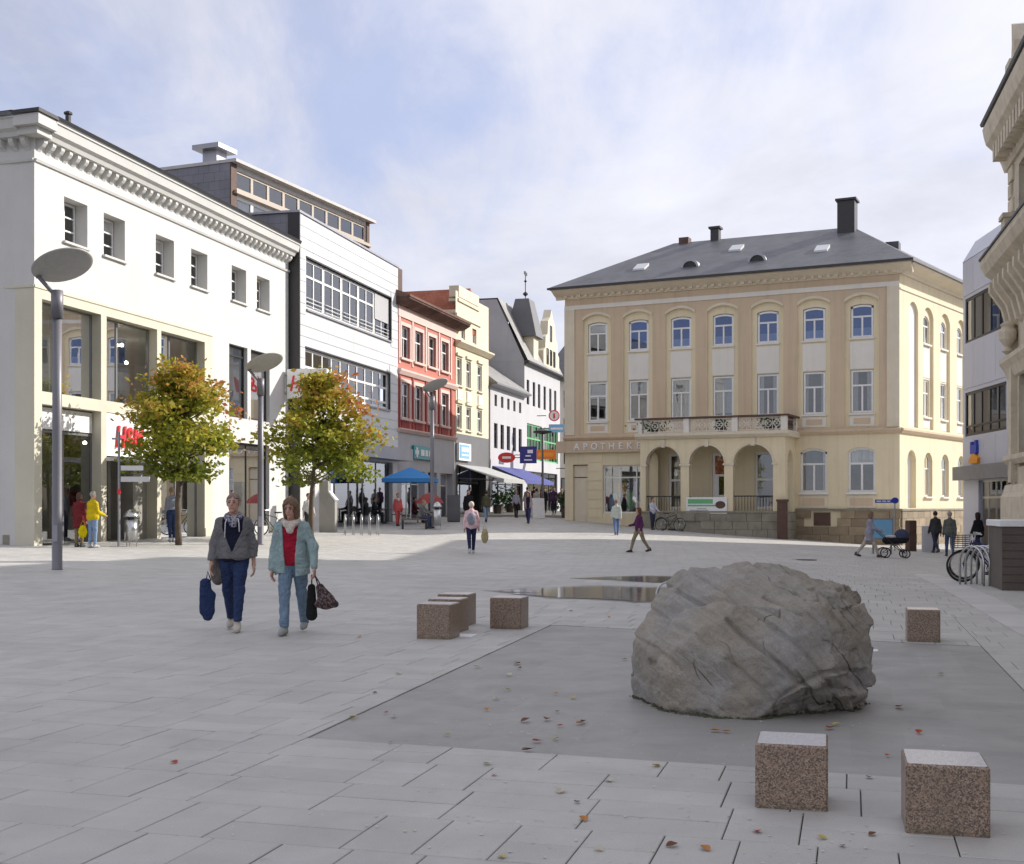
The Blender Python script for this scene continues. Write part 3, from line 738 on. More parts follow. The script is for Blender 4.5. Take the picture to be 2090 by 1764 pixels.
for fr, l0, l1 in ((F1, -.0, LS), (F2, 0., LW)):
    profile(fr, 'cornice', l0 + (.25 if fr is F1 else 0), l1 - (.0 if fr is F1 else .25), [(.0, 12.72), (-.32, 12.72), (-.38, 12.85), (-.5, 12.92), (-.56, 13.2), (-.6, 13.2), (-.6, 13.27), (.3, 13.27), (.3, 12.75)], 'white_plaster')
    profile(fr, 'string_course', l0, l1, [(.02, 12.02), (-.06, 12.02), (-.09, 12.1), (.02, 12.12)], 'white_plaster')
    profile(fr, 'gutter', l0 + (.25 if fr is F1 else 0), l1 - (.0 if fr is F1 else .25), [(-.62, 13.275), (-.66, 13.4), (-.5, 13.4), (-.48, 13.275)], 'dark')
    n = int((l1 - l0) / .43)
    brk = cached('bracket', lambda: MB().prism([(0, .42), (-.26, .42), (-.26, .3), (-.18, .2), (-.07, .14), (0, .05)], 'x', 0, .17).mesh('bracket'))
    if not brk.materials: setmats(brk, 'white_plaster')
    for i in range(n): fr.ob('bracket', brk, None, l0 + .12 + i * (l1 - l0) / n, 0, 12.3)
    profile(fr, 'band', l0, l1 if fr is F2 else 11.2, [(.02, 8.22), (-.03, 8.22), (-.03, 8.3), (.02, 8.3)], 'cream_stone')
def isect(p, d, q, e):
    k = ((q[0] - p[0]) * e[1] - (q[1] - p[1]) * e[0]) / (d[0] * e[1] - d[1] * e[0]); return (p[0] + d[0] * k, p[1] + d[1] * k)
for pj, h0, h1, mt in ((.59, 12.95, 13.265, 'white_plaster'), (.40, 12.73, 12.95, 'white_plaster'), (.65, 13.28, 13.39, 'dark')):
    pa_ = F1.p(.0, -pj, 0); pb_ = F2.p(LW, -pj, 0); pc_ = isect(pa_, (1, 0), pb_, (c2, s2)); st_c = [(0.3, .25), F1.p(.3, -pj, 0)[:2], pc_, F2.p(LW - .3, -pj, 0)[:2]]
    ob('cornice_corner', MB().prism(st_c, 'z', h0, h1), mt, st)
for a, b in up:
    window(F1, a + .05, b - .05, 9.98, 11.3, .42, [.5], [.33, .66], 'white_frame', t=.05, ft=.07)
    sill(F1, a - .06, b + .06, 9.93, 'white_plaster', .1, .07)
for i, (a, b) in enumerate(bays):
    window(F1, a, b, 5.1, 7.92, .34, [.36], [], 'grey_frame', 'shopglass', t=.09, ft=.06, name='shop_window')
    if i != 1:
        window(F1, a, b, .30, 4.72, .34, [.5], [.82], 'grey_frame', 'shopglass', t=.07, ft=.06, name='shop_window')
        F1.ob('fascia_panel', MB().box(a + .05, b - .05, .30, .345, 4.0, 4.66), 'white')
for a, b in b2:
    window(F2, a, b, 5.1, 7.92, .34, [.36], [], 'grey_frame', 'shopglass', t=.09, ft=.06, name='shop_window')
    window(F2, a, b, .75, 4.72, .34, [.5], [], 'grey_frame', 'shopglass', t=.07, ft=.06, name='shop_window')
for (a, b, c, d) in ((12.59, 14.22, 5.2, 8.14), (14.53, 16.33, 5.2, 8.14)):
    window(F1, a, b, c, d, .16, [], [.86], 'dark_frame', 'shopglass', t=.07, ft=.09, name='shop_window', curtain=('blind', .99))
window(F1, 12.59, 16.3, .75, 4.2, .16, [.5], [.93], 'dark_frame', 'shopglass', t=.06, ft=.09, name='shop_window')
# entrance in the middle bay: white lintel box with the red logo, thin canopy, recessed doors
a, b = bays[1]
F1.ob('lintel_panel', MB().box(a + .02, b - .02, .02, .30, 3.28, 4.70), 'white')
F1.ob('canopy', MB().box(a - .05, b + .1, -1.15, .0, 3.10, 3.22).box(a - .05, b + .1, -1.22, -1.15, 3.06, 3.26), 'panel')
F1.ob('entrance_reveal', MB().box(a, a + .08, .42, 2.0, -.5, 3.28).box(b - .9, b, .42, 2.0, -.5, 3.28).box(a, b, .42, 2.2, 3.2, 3.28), 'concrete')
for k in range(2):
    dr = F1.ob('door', MB().box(0, .06, 0, .05, .35, 3.1).box(1.0, 1.06, 0, .05, .35, 3.1).box(.06, 1.0, 0, .05, .35, .45).box(.06, 1.0, 0, .05, 3.0, 3.1), 'steel', a + .12 + k * 1.1, 1.9, 0)
    ob('pane', MB().quad((.06, .02, .45), (1., .02, .45), (1., .02, 3.), (.06, .02, 3.)), 'shopglass', dr)
lg = text_mesh('H&M', .95, .22, .03, .012); o = F1.ob('logo', lg, 'red', 5.2, -.03, 3.58); o.scale = (.82, 1, 1.12); o['label'] = 'red store logo above the entrance'
# inside: floors, columns, back wall, spot lamps
shell(F1, .05, LS, 13.5, -1, 12.7, 'white_plaster', (.28, 4.9, 8.25), v0=.6, imat='interior_light')
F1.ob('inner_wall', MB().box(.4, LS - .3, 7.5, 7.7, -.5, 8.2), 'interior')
for k, u in enumerate((2.6, 6.0, 9.4, 14.4)): F1.ob('column', MB().box(u, u + .55, 1.3, 1.85, -.5, 8.2), 'interior_light')
spot = cached('spot', lambda: MB().lathe([(.02, 0), (.07, .03), (.07, .08), (.02, .12)], 8).mesh('spot_lamp')); setmats(spot, 'lamp_glow')
rl = random.Random(5)
for k in range(26): F1.ob('spot_lamp', spot, None, .8 + rl.random() * 9.6, .9 + rl.random() * 4, (7.3 if k % 3 else 4.1) - rl.random() * .3)
for k in range(14):
    u = .9 + k * .72; fl = 4.9 if k % 2 else .3; cm = ('navy', 'white', 'dark', 'rust', 'red', 'shutter')[k % 6]
    rk = F1.ob('display_stand', MB().box(0, .5, 0, .28, .9, 1.75).tube([(.06, .14, 0), (.06, .14, .9)], .02, 6).tube([(.44, .14, 0), (.44, .14, .9)], .02, 6), cm, u, 1.0 + rl.random() * 1.6, fl)
hip(F1, -.62, LS, -.62, 13.8, 13.38, 2.7, 7.5, 'slate', True, False)
F1.ob('vent_pipe', MB().tube([(3.2, 1.0, 13.4), (3.2, 1.0, 14.5)], .09, 8).lathe([(.14, 0), (.14, .06), (.02, .12)], 8, (3.2, 1.0, 14.5)), 'dark')
for a, b in ((-.05, .36), (10.6, 12.6), (16.3, LS)): F1.ob('plinth', MB().box(a, b, -.03, 0, -1, .75), 'cream_stone')
F2.ob('plinth', MB().box(0, LW - .9, -.03, 0, -1, .72), 'grey_stone')
# hanging sign box at the far end of the store
sg = thing('sign_box', 'white box sign with red script logo hanging off the store wall', 'sign', F1.p(0, 0, 0), 0)
sg.location = (st.matrix_basis @ Vector(F1.p(17.9, 0, 0))).to_tuple(); sg.rotation_euler = (0, 0, A_ST - R(90))
sg.location.z = 6.35
# local: +x points out of the wall towards the square, front faces the camera
ob('box', MB().bbox(.15, 2.05, -.14, .14, 0, 1.3, .02), 'white', sg); ob('bracket', MB().tube([(-.2, 0, .25), (.2, 0, .25)], .04, 8).tube([(-.2, 0, 1.05), (.2, 0, 1.05)], .04, 8), 'galv', sg)
lo = ob('logo', text_mesh('H&M', .92, .24, .012, .012), 'red', sg, (1.1, -.15, .34)); lo.scale = (.86, 1, 1.05)

# ---- panelled office with penthouse, next to the store
of = thing('panelled_office', 'white panel-clad office block with window bands and a set-back penthouse', 'building', (-9.52, 54.7, 0), A_ST)
F3 = Fr(of); L3 = 13.2
ww1 = (.8, 12.05, 10.55, 12.85); ww2 = (.7, 11.85, 6.8, 8.75)
F3.ob('front_wall', wall(0, L3, -.5, 14.72, [ww1, ww2, (3.6, 12.4, .55, 3.95)], .3).mesh('front_wall'), 'panel')
shell(F3, 0, L3, 12, -.5, 14.72, 'slate_wall', (.55, 4.5, 9.3), imat='interior', core=4.0)
F3.ob('edge_trim', MB().box(-.06, .03, -.06, .5, -.5, 14.8), 'dark'); F3.ob('parapet_cap', MB().box(-.08, L3 + .03, -.08, .35, 14.72, 14.82).box(-.1, .3, .35, 12, 14.72, 14.82), 'galv')
rh = .495
for r in range(20):
    h0 = 4.8 + r * rh; h1 = h0 + rh - .024
    if h1 > 14.71: h1 = 14.705
    spans = [(.03, L3)]
    for a, b, c, d in (ww1, ww2):
        if h1 > c - .02 and h0 < d + .02: spans = [(.03, a - .05), (b + .05, L3)]
    for a, b in spans:
        n = max(1, round((b - a) / 3.3)); o_ = (r % 2) * .0
        for k in range(n):
            x0 = a + (b - a) * k / n; x1 = a + (b - a) * (k + 1) / n - .012
            key = ('board', round(x1 - x0, 3), round(h1 - h0, 3)); me = cached(key, lambda: MB().box(0, x1 - x0, -.022, .0, 0, h1 - h0).mesh('panel'))
            if not me.materials: setmats(me, 'panel')
            F3.ob('panel', me, None, x0, -.002, h0)
wu = (ww1[1] - ww1[0]) / 5
for k in range(5):
    a = ww1[0] + k * wu; sh = k == 4
    window(F3, a + .03, a + wu - .03, 10.6, 12.82, .12, [.5], [.66], 'white_frame', 'glass', t=.1, ft=.1, curtain=('shutter', .62) if sh else None, cdepth=.0 if sh else .12)
    for q in range(3): pass
    rail = cached('rail3', lambda: (lambda m: [m.tube([(.1, -.03, z), (wu - .16, -.03, z)], .018, 5) for z in (.12, .3, .48)] and m)(MB()).mesh('window_rail'))
    if not rail.materials: setmats(rail, 'white_frame')
    F3.ob('window_rail', rail, None, a + .03, .08, 10.6)
window(F3, *ww2, .12, [k / 10 for k in range(1, 10)], [.18, .58], 'white_frame', 'glass', t=.11, ft=.12)
for (a, b, c, d) in (ww1, ww2): F3.ob('sill', MB().box(a - .04, b + .04, -.1, .1, c - .1, c - .02), 'galv'); F3.ob('head_trim', MB().box(a - .06, b + .06, -.05, .1, d, d + .07).box(b + .0, b + .07, -.05, .1, c, d), 'dark')
F3.ob('canopy', MB().box(3.2, L3, -.9, -.01, 4.05, 4.7), 'pale_grey'); F3.ob('white_infill', MB().box(.02, 3.55, -.06, -.004, -.5, 4.7), 'white_plaster')
window(F3, 3.6, 12.4, .55, 3.95, .2, [.12, .33, .55, .77], [], 'grey_frame', 'shopglass', t=.08, ft=.08, name='shop_window')
for u in (5.2, 8.1, 10.6): F3.ob('display_board', MB().box(u, u + 1.2, .9, 1.0, .9, 3.0), 'lightblue' if u < 6 else 'shutter')
# penthouse
PA = math.atan2(1, .407); pr = Vector((-13.1, 57.0)) - Vector((-9.52, 54.7))
ca, sa = math.cos(-A_ST), math.sin(-A_ST)
F4 = Fr(of, pr.x * ca - pr.y * sa, pr.x * sa + pr.y * ca, PA - A_ST); L4 = 13.2
F4.ob('penthouse_wall', wall(0, L4, 13, 17.6, [(.45, 12.9, 16.45, 17.35), (.45, 12.9, 14.75, 16.15)], .25).mesh('penthouse_wall'), 'pale_strip')
shell(F4, 0, L4, 7, 13, 17.6, 'slate_wall', (14.7,), imat='interior', core=3.)
window(F4, .45, 12.9, 16.45, 17.35, .06, [k / 9 for k in range(1, 9)], [], 'brown_frame', 'glass', t=.2, ft=.1)
window(F4, .45, 12.9, 14.75, 16.15, .06, [k / 9 for k in range(1, 9)], [], 'white_frame', 'glass', t=.22, ft=.14, curtain=('net', .95))
F4.ob('eave', MB().box(-.05, L4 + .3, -.35, 7.1, 17.6, 17.75), 'pale_strip'); F4.ob('ledge', MB().box(.2, L4, -.22, .02, 16.2, 16.36), 'brown_frame')
F4.ob('vent_hood', MB().box(-.4, .4, 1.2, 2.0, 17.7, 18.5).box(-.75, .75, .85, 2.35, 18.5, 18.72), 'galv', 1.0, 0, 0)
for a, b in ((-.04, .42), (L4 - .25, L4 + .04)): F4.ob('corner_post', MB().box(a, b, -.06, .0, 13, 17.6), 'rust')

# ---- the row of houses going up the street
A_RD = math.atan2(1, .28)
rd = thing('red_house', 'coral red townhouse with white window surrounds and pale ground floor', 'building', (-6.3, 67.5, 0), A_RD)
FR = Fr(rd); LR = 10.15
cs = [1.15, 3.3, 5.6, 7.95]
wa = [(c - .68, c + .68, 9.85, 11.65) for c in cs]; wb = [(c - .68, c + .68, 6.5, 8.5) for c in cs]
FR.ob('front_wall', wall(0, LR, 5.75, 12.75, wa + wb, .18).mesh('front_wall'), 'red_plaster')
FR.ob('ground_floor_wall', wall(0, LR, -.5, 5.75, [(.6, 4.4, .6, 3.6), (5.0, 6.6, .6, 3.6), (7.2, 9.6, .6, 3.6)], .5).mesh('ground_floor_wall'), 'pale_grey')
shell(FR, 0, LR, 12, -.5, 12.75, 'pale_grey', (.6, 5.6, 9.3), core=3.)
for i, c in enumerate(cs):
    for (h0, h1) in ((9.85, 11.65), (6.5, 8.5)):
        window(FR, c - .66, c + .66, h0, h1, .1, [.5], 'T', 'white_frame', 'glass', curtain=(('net', .5) if (i + int(h0)) % 3 == 0 else None))
        FR.ob('window_surround', MB().box(c - .86, c - .68, -.07, .02, h0 - .05, h1 + .2).box(c + .68, c + .86, -.07, .02, h0 - .05, h1 + .2).box(c - .68, c + .68, -.07, .02, h1 + .004, h1 + .2), 'rose'); sill(FR, c - .9, c + .9, h0, 'rose', .16, .12)
    FR.ob('apron_panel', MB().box(c - .6, c + .6, -.05, .0, 5.95, 6.3), 'dark_red')
for u in [.12, 2.2, 4.45, 6.8, 9.1]: FR.ob('pilaster', MB().box(u, u + .22, -.06, .0, 5.9, 8.95), 'dark_red'); FR.ob('pilaster', MB().box(u, u + .22, -.05, .0, 9.5, 12.2), 'rose')
profile(FR, 'string_course', 0, LR, [(.0, 8.9), (-.1, 8.9), (-.22, 9.1), (-.22, 9.2), (0, 9.24)], 'rose'); profile(FR, 'string_course', 0, LR, [(0, 5.7), (-.08, 5.7), (-.2, 5.85), (-.2, 5.92), (0, 5.94)], 'rose')
profile(FR, 'frieze', 0, LR, [(0, 12.1), (-.07, 12.1), (-.07, 12.7), (0, 12.7)], 'rose'); profile(FR, 'cornice', -.3, LR + .6, [(.0, 12.7), (-.35, 12.7), (-.8, 12.98), (-.8, 13.12), (.3, 13.12)], 'browntile')
hip(FR, -.3, LR + .6, -.85, 12, 13.2, 2.3, 3, 'browntile', False, True)
for k, (a, b) in enumerate(((.6, 4.4), (5.0, 6.6), (7.2, 9.6))): window(FR, a, b, .6, 3.6, .4, [.5] if k != 1 else [], [.75], 'white_frame' if k != 1 else 'dark_frame', 'shopglass', name='shop_window')
s_ = FR.ob('shop_sign', MB().box(2.2, 5.4, -.16, -.03, 4.3, 5.05), 'turquoise'); FR.ob('sign_mark', MB().box(2.35, 2.95, -.18, -.165, 4.55, 4.8).box(2.53, 2.77, -.18, -.165, 4.4, 4.95).box(3.3, 3.9, -.18, -.165, 4.5, 4.85).box(4.05, 4.5, -.18, -.165, 4.5, 4.85).box(4.65, 5.2, -.18, -.165, 4.5, 4.85), 'white')

cr_ = thing('cream_house', 'tall cream townhouse with gabled top and red tiled roof behind the red house', 'building', (-3.55, 77.2, 0), A_RD)
FC = Fr(cr_); LC = 7.2
cc = [.75, 2.7, 5.15]
FC.ob('front_wall', wall(0, LC, 6.2, 15.2, [(c - .5, c + .5, 9.25, 11.) for c in cc] + [(c - .5, c + .5, 6.5, 8.) for c in cc] + [(1.05, 1.95, 12.3, 13.3), (3.5, 4.4, 12.3, 13.3)], .18).mesh('front_wall'), 'cream_plaster')
FC.ob('ground_floor_wall', wall(0, LC, -.5, 6.2, [(.4, 6.6, .7, 4.2)], .6).mesh('ground_floor_wall'), 'grey_ashlar')
shell(FC, 0, LC, 11, -.5, 14, 'cream_plaster', (.7, 6.1, 9.1), core=2.5)
for c in cc:
    for h0, h1 in ((9.25, 11.), (6.5, 8.)):
        window(FC, c - .48, c + .48, h0, h1, .1, [.5], 'T', 'white_frame', 'glass'); FC.ob('window_head', MB().box(c - .65, c + .65, -.12, 0, h1 + .12, h1 + .3), 'cream_plaster'); sill(FC, c - .6, c + .6, h0, 'cream_plaster')
    FC.ob('apron_panel', MB().box(c - .45, c + .45, -.06, 0, 8.35, 9.0), 'infill')
for a in (1.05, 3.5): window(FC, a, a + .9, 12.3, 13.3, .1, [.5], [], 'white_frame', 'glass')
profile(FC, 'cornice', -.1, LC + .15, [(0, 11.7), (-.1, 11.7), (-.4, 11.95), (-.4, 12.05), (0, 12.1)], 'cream_plaster')
FC.ob('gable_block', MB().box(0, 5.3, -.1, .6, 13.6, 13.8).box(.4, 4.9, -.1, .6, 14.6, 14.78).box(.5, 4.8, -.05, .6, 14.9, 15.6), 'cream_plaster')
poly_roof(FC, [(-.3, .1, 12.9), (-.3, 11, 12.9), (3.4, 11, 15.9), (3.4, .1, 15.9), (LC + .3, .1, 12.9), (LC + .3, 11, 12.9)], [(0, 1, 2, 3), (3, 2, 5, 4), (0, 3, 4), (1, 5, 2)], 'redtile')
FC.ob('chimney', MB().box(.2, 1.1, 4, 4.9, 13.5, 16.9), 'rust')
FC.ob('chimney', MB().box(1.9, 3.2, 6, 7, 15, 17.4), 'white_plaster')
window(FC, .4, 6.6, .7, 4.2, .5, [.33, .66], [.7], 'dark_frame', 'shopglass', name='shop_window')
bs = FC.ob('shop_sign', MB().box(.1, 2.6, -.2, -.03, 4.5, 5.6), 'white'); FC.ob('sign_face', MB().box(.25, 2.2, -.22, -.2, 4.65, 5.5), 'lightblue'); FC.ob('sign_mark', MB().box(.5, .9, -.235, -.22, 5.05, 5.35).box(1.0, 1.4, -.235, -.22, 5.05, 5.35).box(1.5, 1.95, -.235, -.22, 5.05, 5.35).box(.5, 1.95, -.235, -.22, 4.8, 4.9), 'white')
def awning(fr, u0, u1, h, out, drop, mat, name='awning'):
    mb = MB().prism([(0, h), (-out, h - drop), (-out, h - drop - .05), (0, h - .06)], 'x', u0, u1); fr.ob(name, mb, mat)
    fr.ob('awning_valance', MB().box(u0, u1, -out - .02, -out, h - drop - .25, h - drop), mat)
    fr.ob('awning_arm', MB().tube([(u0 + .3, 0, h - .9), (u0 + .3, -out + .05, h - drop - .08)], .025, 6).tube([(u1 - .3, 0, h - .9), (u1 - .3, -out + .05, h - drop - .08)], .025, 6), 'galv')
awning(FC, .2, 6.9, 4.25, 2.6, .9, 'awning')

A_S5 = math.atan2(1, .27)
h5 = thing('low_grey_house', 'low pale grey house with small attic windows and blue awning', 'building', (-1.5, 84.5, 0), A_S5)
FG = Fr(h5); LG = 9.45
c5 = [1.4 + k * 1.68 for k in range(5)]
FG.ob('front_wall', wall(0, LG, -.5, 10.1, [(c - .32, c + .32, 8.6, 9.4) for c in c5] + [(c - .46, c + .46, 5.65, 7.4) for c in c5] + [(.6, 8.9, .9, 3.9)], .2).mesh('front_wall'), 'pale_grey')
shell(FG, 0, LG, 10, -.5, 10.1, 'grey_gable', (.9, 5.0, 8.2), core=2.5)
for c in c5:
    window(FG, c - .32, c + .32, 8.6, 9.4, .12, [], [], 'dark_frame', 'glass', ft=.05); window(FG, c - .46, c + .46, 5.65, 7.4, .12, [.5], [.66], 'dark_frame', 'glass', ft=.06, t=.05)
window(FG, .6, 8.9, .9, 3.9, .2, [.25, .5, .75], [.75], 'dark_frame', 'shopglass', name='shop_window')
hip(FG, -.1, LG + .1, -.5, 10.2, 10.15, 3.9, 3, 'greyroof', False, False)
profile(FG, 'eave', -.1, LG + .1, [(0, 9.85), (-.3, 9.95), (-.55, 10.0), (-.55, 10.12), (0, 10.12)], 'grey_frame')
awning(FG, .5, 8.9, 4.4, 2.4, 1.0, 'awning_blue')
o = FG.ob('round_sign', MB().prism([(.6 * math.cos(R(a)), .36 * math.sin(R(a))) for a in range(0, 360, 15)], 'y', -.08, .08), 'red'); o.location = FG.p(.6, -1.0, 4.95); o.rotation_euler.z = R(-72)
o2 = ob('sign_mark', MB().box(-.3, .3, -.1, -.085, -.08, .08), 'white', o)
ob('bracket', MB().tube([(0, 0, 0), (1.2, .15, 0)], .03, 6), 'dark', o)
FG.ob('wall_letters', MB().box(2.2, 2.5, -.05, 0, 4.6, 5.1).box(2.6, 3.0, -.05, 0, 4.6, 5.1).box(3.1, 3.4, -.05, 0, 4.6, 5.0), 'grey_frame')

h6 = thing('gabled_house', 'ornate white gabled house with slate turret and tall grey side wall up the street', 'building', (.95, 93.6, 0), A_S5)
FH = Fr(h6); LH = 12.2
c6 = [1.1, 3.0, 4.7, 6.6, 8.6, 10.4]
FH.ob('front_wall', wall(0, LH, -.5, 12.7, [(c - .4, c + .4, 9.45, 11.35) for c in c6] + [(.8, 5.6, 5.2, 8.0), (6.4, 11.4, 5.2, 8.0), (.8, 11.2, 1.2, 4.3)], .2).mesh('front_wall'), 'pale_grey')
shell(FH, 0, LH, 11, -.5, 12.7, 'grey_gable', (1.2, 4.9, 8.8), core=2.5)
for c in c6: window(FH, c - .4, c + .4, 9.45, 11.35, .1, [.5], 'T', 'dark_frame', 'glass', ft=.06, t=.05)
for a, b in ((.8, 5.6), (6.4, 11.4)): window(FH, a, b, 5.2, 8.0, .1, [.2, .4, .6, .8], [.6], 'green', 'glass', ft=.12, t=.12)
window(FH, .8, 11.2, 1.2, 4.3, .1, [.25, .5, .75], [], 'dark_frame', 'shopglass', name='shop_window')
FH.ob('gable_wall', MB().prism([(0.02, 12.7), (2.2, 17.5), (8, 17.5), (11, 12.7)], 'x', -.02, .25), 'grey_gable')
poly_roof(FH, [(-.05, -.3, 12.75), (LH, -.3, 12.75), (LH, 2.1, 17.6), (-.05, 2.1, 17.6), (LH, 8, 17.6), (-.05, 8, 17.6), (LH, 11, 12.7), (-.05, 11, 12.7)], [(0, 1, 2, 3), (3, 2, 4, 5), (5, 4, 6, 7)], 'greyroof')
profile(FH, 'eave', -.05, LH, [(0, 12.4), (-.2, 12.45), (-.4, 12.6), (-.4, 12.74), (0, 12.74)], 'dark')
FH.ob('ornate_gable', MB().prism([(5.6, 12.7), (11.2, 12.7), (11.2, 14.2), (10.6, 14.5), (10.5, 15.4), (9.8, 15.7), (9.6, 16.8), (8.9, 17.2), (8.4, 17.9), (7.9, 17.2), (7.2, 16.8), (7.0, 15.7), (6.3, 15.4), (6.2, 14.5), (5.6, 14.2)], 'y', -.15, .5), 'cream_plaster')
for u, h in ((6.9, 13.2), (8.1, 13.2), (9.3, 13.2), (8.1, 15.2)): window(FH, u - .3, u + .35, h, h + 1.3, -.2, [], [], 'dark_frame', 'glass', ft=.06)
FH.ob('dormer', MB().box(2.5, 4.0, -.1, 1.8, 13.1, 14.9), 'cream_plaster')
tr_ = FH.ob('turret_roof', MB().add([(2.1, -.4, 14.9), (4.6, -.4, 14.9), (4.6, 2.1, 14.9), (2.1, 2.1, 14.9), (2.5, .3, 17.9), (4.3, .3, 17.9), (4.3, 1.4, 17.9), (2.5, 1.4, 17.9)], [(0, 1, 5, 4), (1, 2, 6, 5), (2, 3, 7, 6), (3, 0, 4, 7), (4, 5, 6, 7), (0, 3, 2, 1)]), 'grey_ashlar')
FH.ob('weather_vane', MB().tube([(3.4, .8, 17.8), (3.4, .8, 20.2)], .035, 6).lathe([(.02, 0), (.2, .15), (.2, .25), (.02, .4)], 10, (3.4, .8, 18.2)).lathe([(.02, 0), (.13, .1), (.02, .25)], 10, (3.4, .8, 19.3)).box(3.0, 3.9, .78, .82, 19.9, 20.15), 'dark')

h7 = thing('street_end_house', 'pale house with dark slate roof closing the end of the street', 'building', (4.2, 113.0, 0), R(-6))
FE = Fr(h7)
c7 = [.9, 2.5, 4.1, 5.7]
FE.ob('front_wall', wall(-1.5, 8, -.5, 13.2, [(c - .4, c + .4, h, h + 1.7) for c in c7 for h in (5.4, 8.0, 10.6)] + [(.3, 7.2, 1.2, 4.2)], .2).mesh('front_wall'), 'infill')
shell(FE, -1.5, 8, 9, -.5, 13.2, 'infill', (1.2, 4.9, 7.6, 10.2), core=2.)
for c in c7:
    for h in (5.4, 8., 10.6): window(FE, c - .4, c + .4, h, h + 1.7, .1, [.5], [.66], 'white_frame', 'glass', ft=.06, t=.05, panes=False)
window(FE, .3, 7.2, 1.2, 4.2, .1, [.3, .6], [], 'dark_frame', 'shopglass', name='shop_window')
hip(FE, -1.8, 8.3, -.4, 9.3, 13.2, 4.2, 2.5, 'slate', True, True)

def hang_sign(name, loc, rz, w_, h_, mat, label, marks=None, mm='white', t=.1):
    s = thing(name, label, 'sign', loc, rz)
    ob('panel', MB().box(-w_ / 2, w_ / 2, -t / 2, t / 2, 0, h_), mat, s)
    if marks:
        mb = MB()
        for a, b, c, d in marks: mb.box(a, b, -t / 2 - .015, -t / 2 - .002, c, d)
        ob('mark', mb, mm, s)
    ob('bracket', MB().tube([(-w_ / 2, 0, h_ * .5), (-w_ / 2 - .7, .12, h_ * .5)], .03, 6), 'dark', s)
    return s
hang_sign('hanging_sign', (1.2, 90.5, 4.75), R(-8), 1.25, 1.25, 'navy', 'dark blue square shop sign with white figures above the blue awning', [(-.3, .3, .2, .3), (-.2, .2, .5, .6), (-.05, .35, .75, 1.0)])
hang_sign('hanging_sign', (2.6, 94.2, 5.2), R(-8), 1.6, .75, 'orange', 'orange rectangular shop sign beyond the blue square sign', [(-.6, .6, .2, .5)], 'amber')
hang_sign('hanging_sign', (3.35, 91.5, 7.1), R(-5), 1.2, .6, 'lightblue', 'pale blue rectangular sign below the round sign in the street', [(-.45, .45, .2, .35)])
rsn = thing('round_sign', 'round white sign with red ring hanging over the street', 'sign', (3.15, 91.5, 8.35), R(-5))
ob('disc', MB().prism([(.42 * math.cos(R(a)), .42 * math.sin(R(a))) for a in range(0, 360, 15)], 'y', -.05, .05), 'white', rsn)
ob('ring', MB().ring((0, -.06, 0), .38, .04, 24, 6, 'y'), 'red', rsn); ob('mark', MB().box(-.07, .07, -.07, -.052, -.2, .16), 'red', rsn); ob('bracket', MB().tube([(-.6, 0, 0), (-1.3, .1, 0)], .03, 6), 'dark', rsn)
hang_sign('hanging_sign', (4.9, 96., 4.3), R(-5), 1.5, .5, 'black', 'black narrow shop sign beyond the pharmacy corner', [(-.55, .5, .18, .3)])

# ---- the yellow pharmacy building with arcaded porch
A_Y = math.atan2(-8, 16.6)
ye = thing('pharmacy_building', 'ochre yellow corner building with slate hip roof and arcaded porch', 'building', (3.02, 70, 0), A_Y)
FY = Fr(ye); LY = 18.43
cy_ = [1.96, 4.41, 6.87, 9.24, 11.67, 14.11, 16.55]
FY.ob('front_wall', wall(0, LY, 5.4, 13.5, [(c - .86, c + .86, 5.68, 12.42, .3) for c in cy_], .14, 0, 1).mesh('front_wall'), ['tan_plaster', 'yellow_plaster'])
gfh = [(13.42, 14.8, 2.3, 4.62, .22), (15.86, 17.24, 2.3, 4.62, .22), (6.2, 7.54, 1.45, 4.45), (8.66, 9.82, 1.3, 4.45), (11.0, 12.34, 1.45, 4.45), (2.35, 5.3, 1.2, 3.9), (.5, 1.4, .6, 3.95)]
FY.ob('ground_floor_wall', wall(0, LY, -.9, 5.4, gfh, .22).mesh('ground_floor_wall'), 'yellow_plaster')
shell(FY, .02, LY - .1, 13.4, -.9, 13.5, 'yellow_plaster', (1.2, 5.5, 9.3), v0=.3, core=2.4)
rw = random.Random(2)
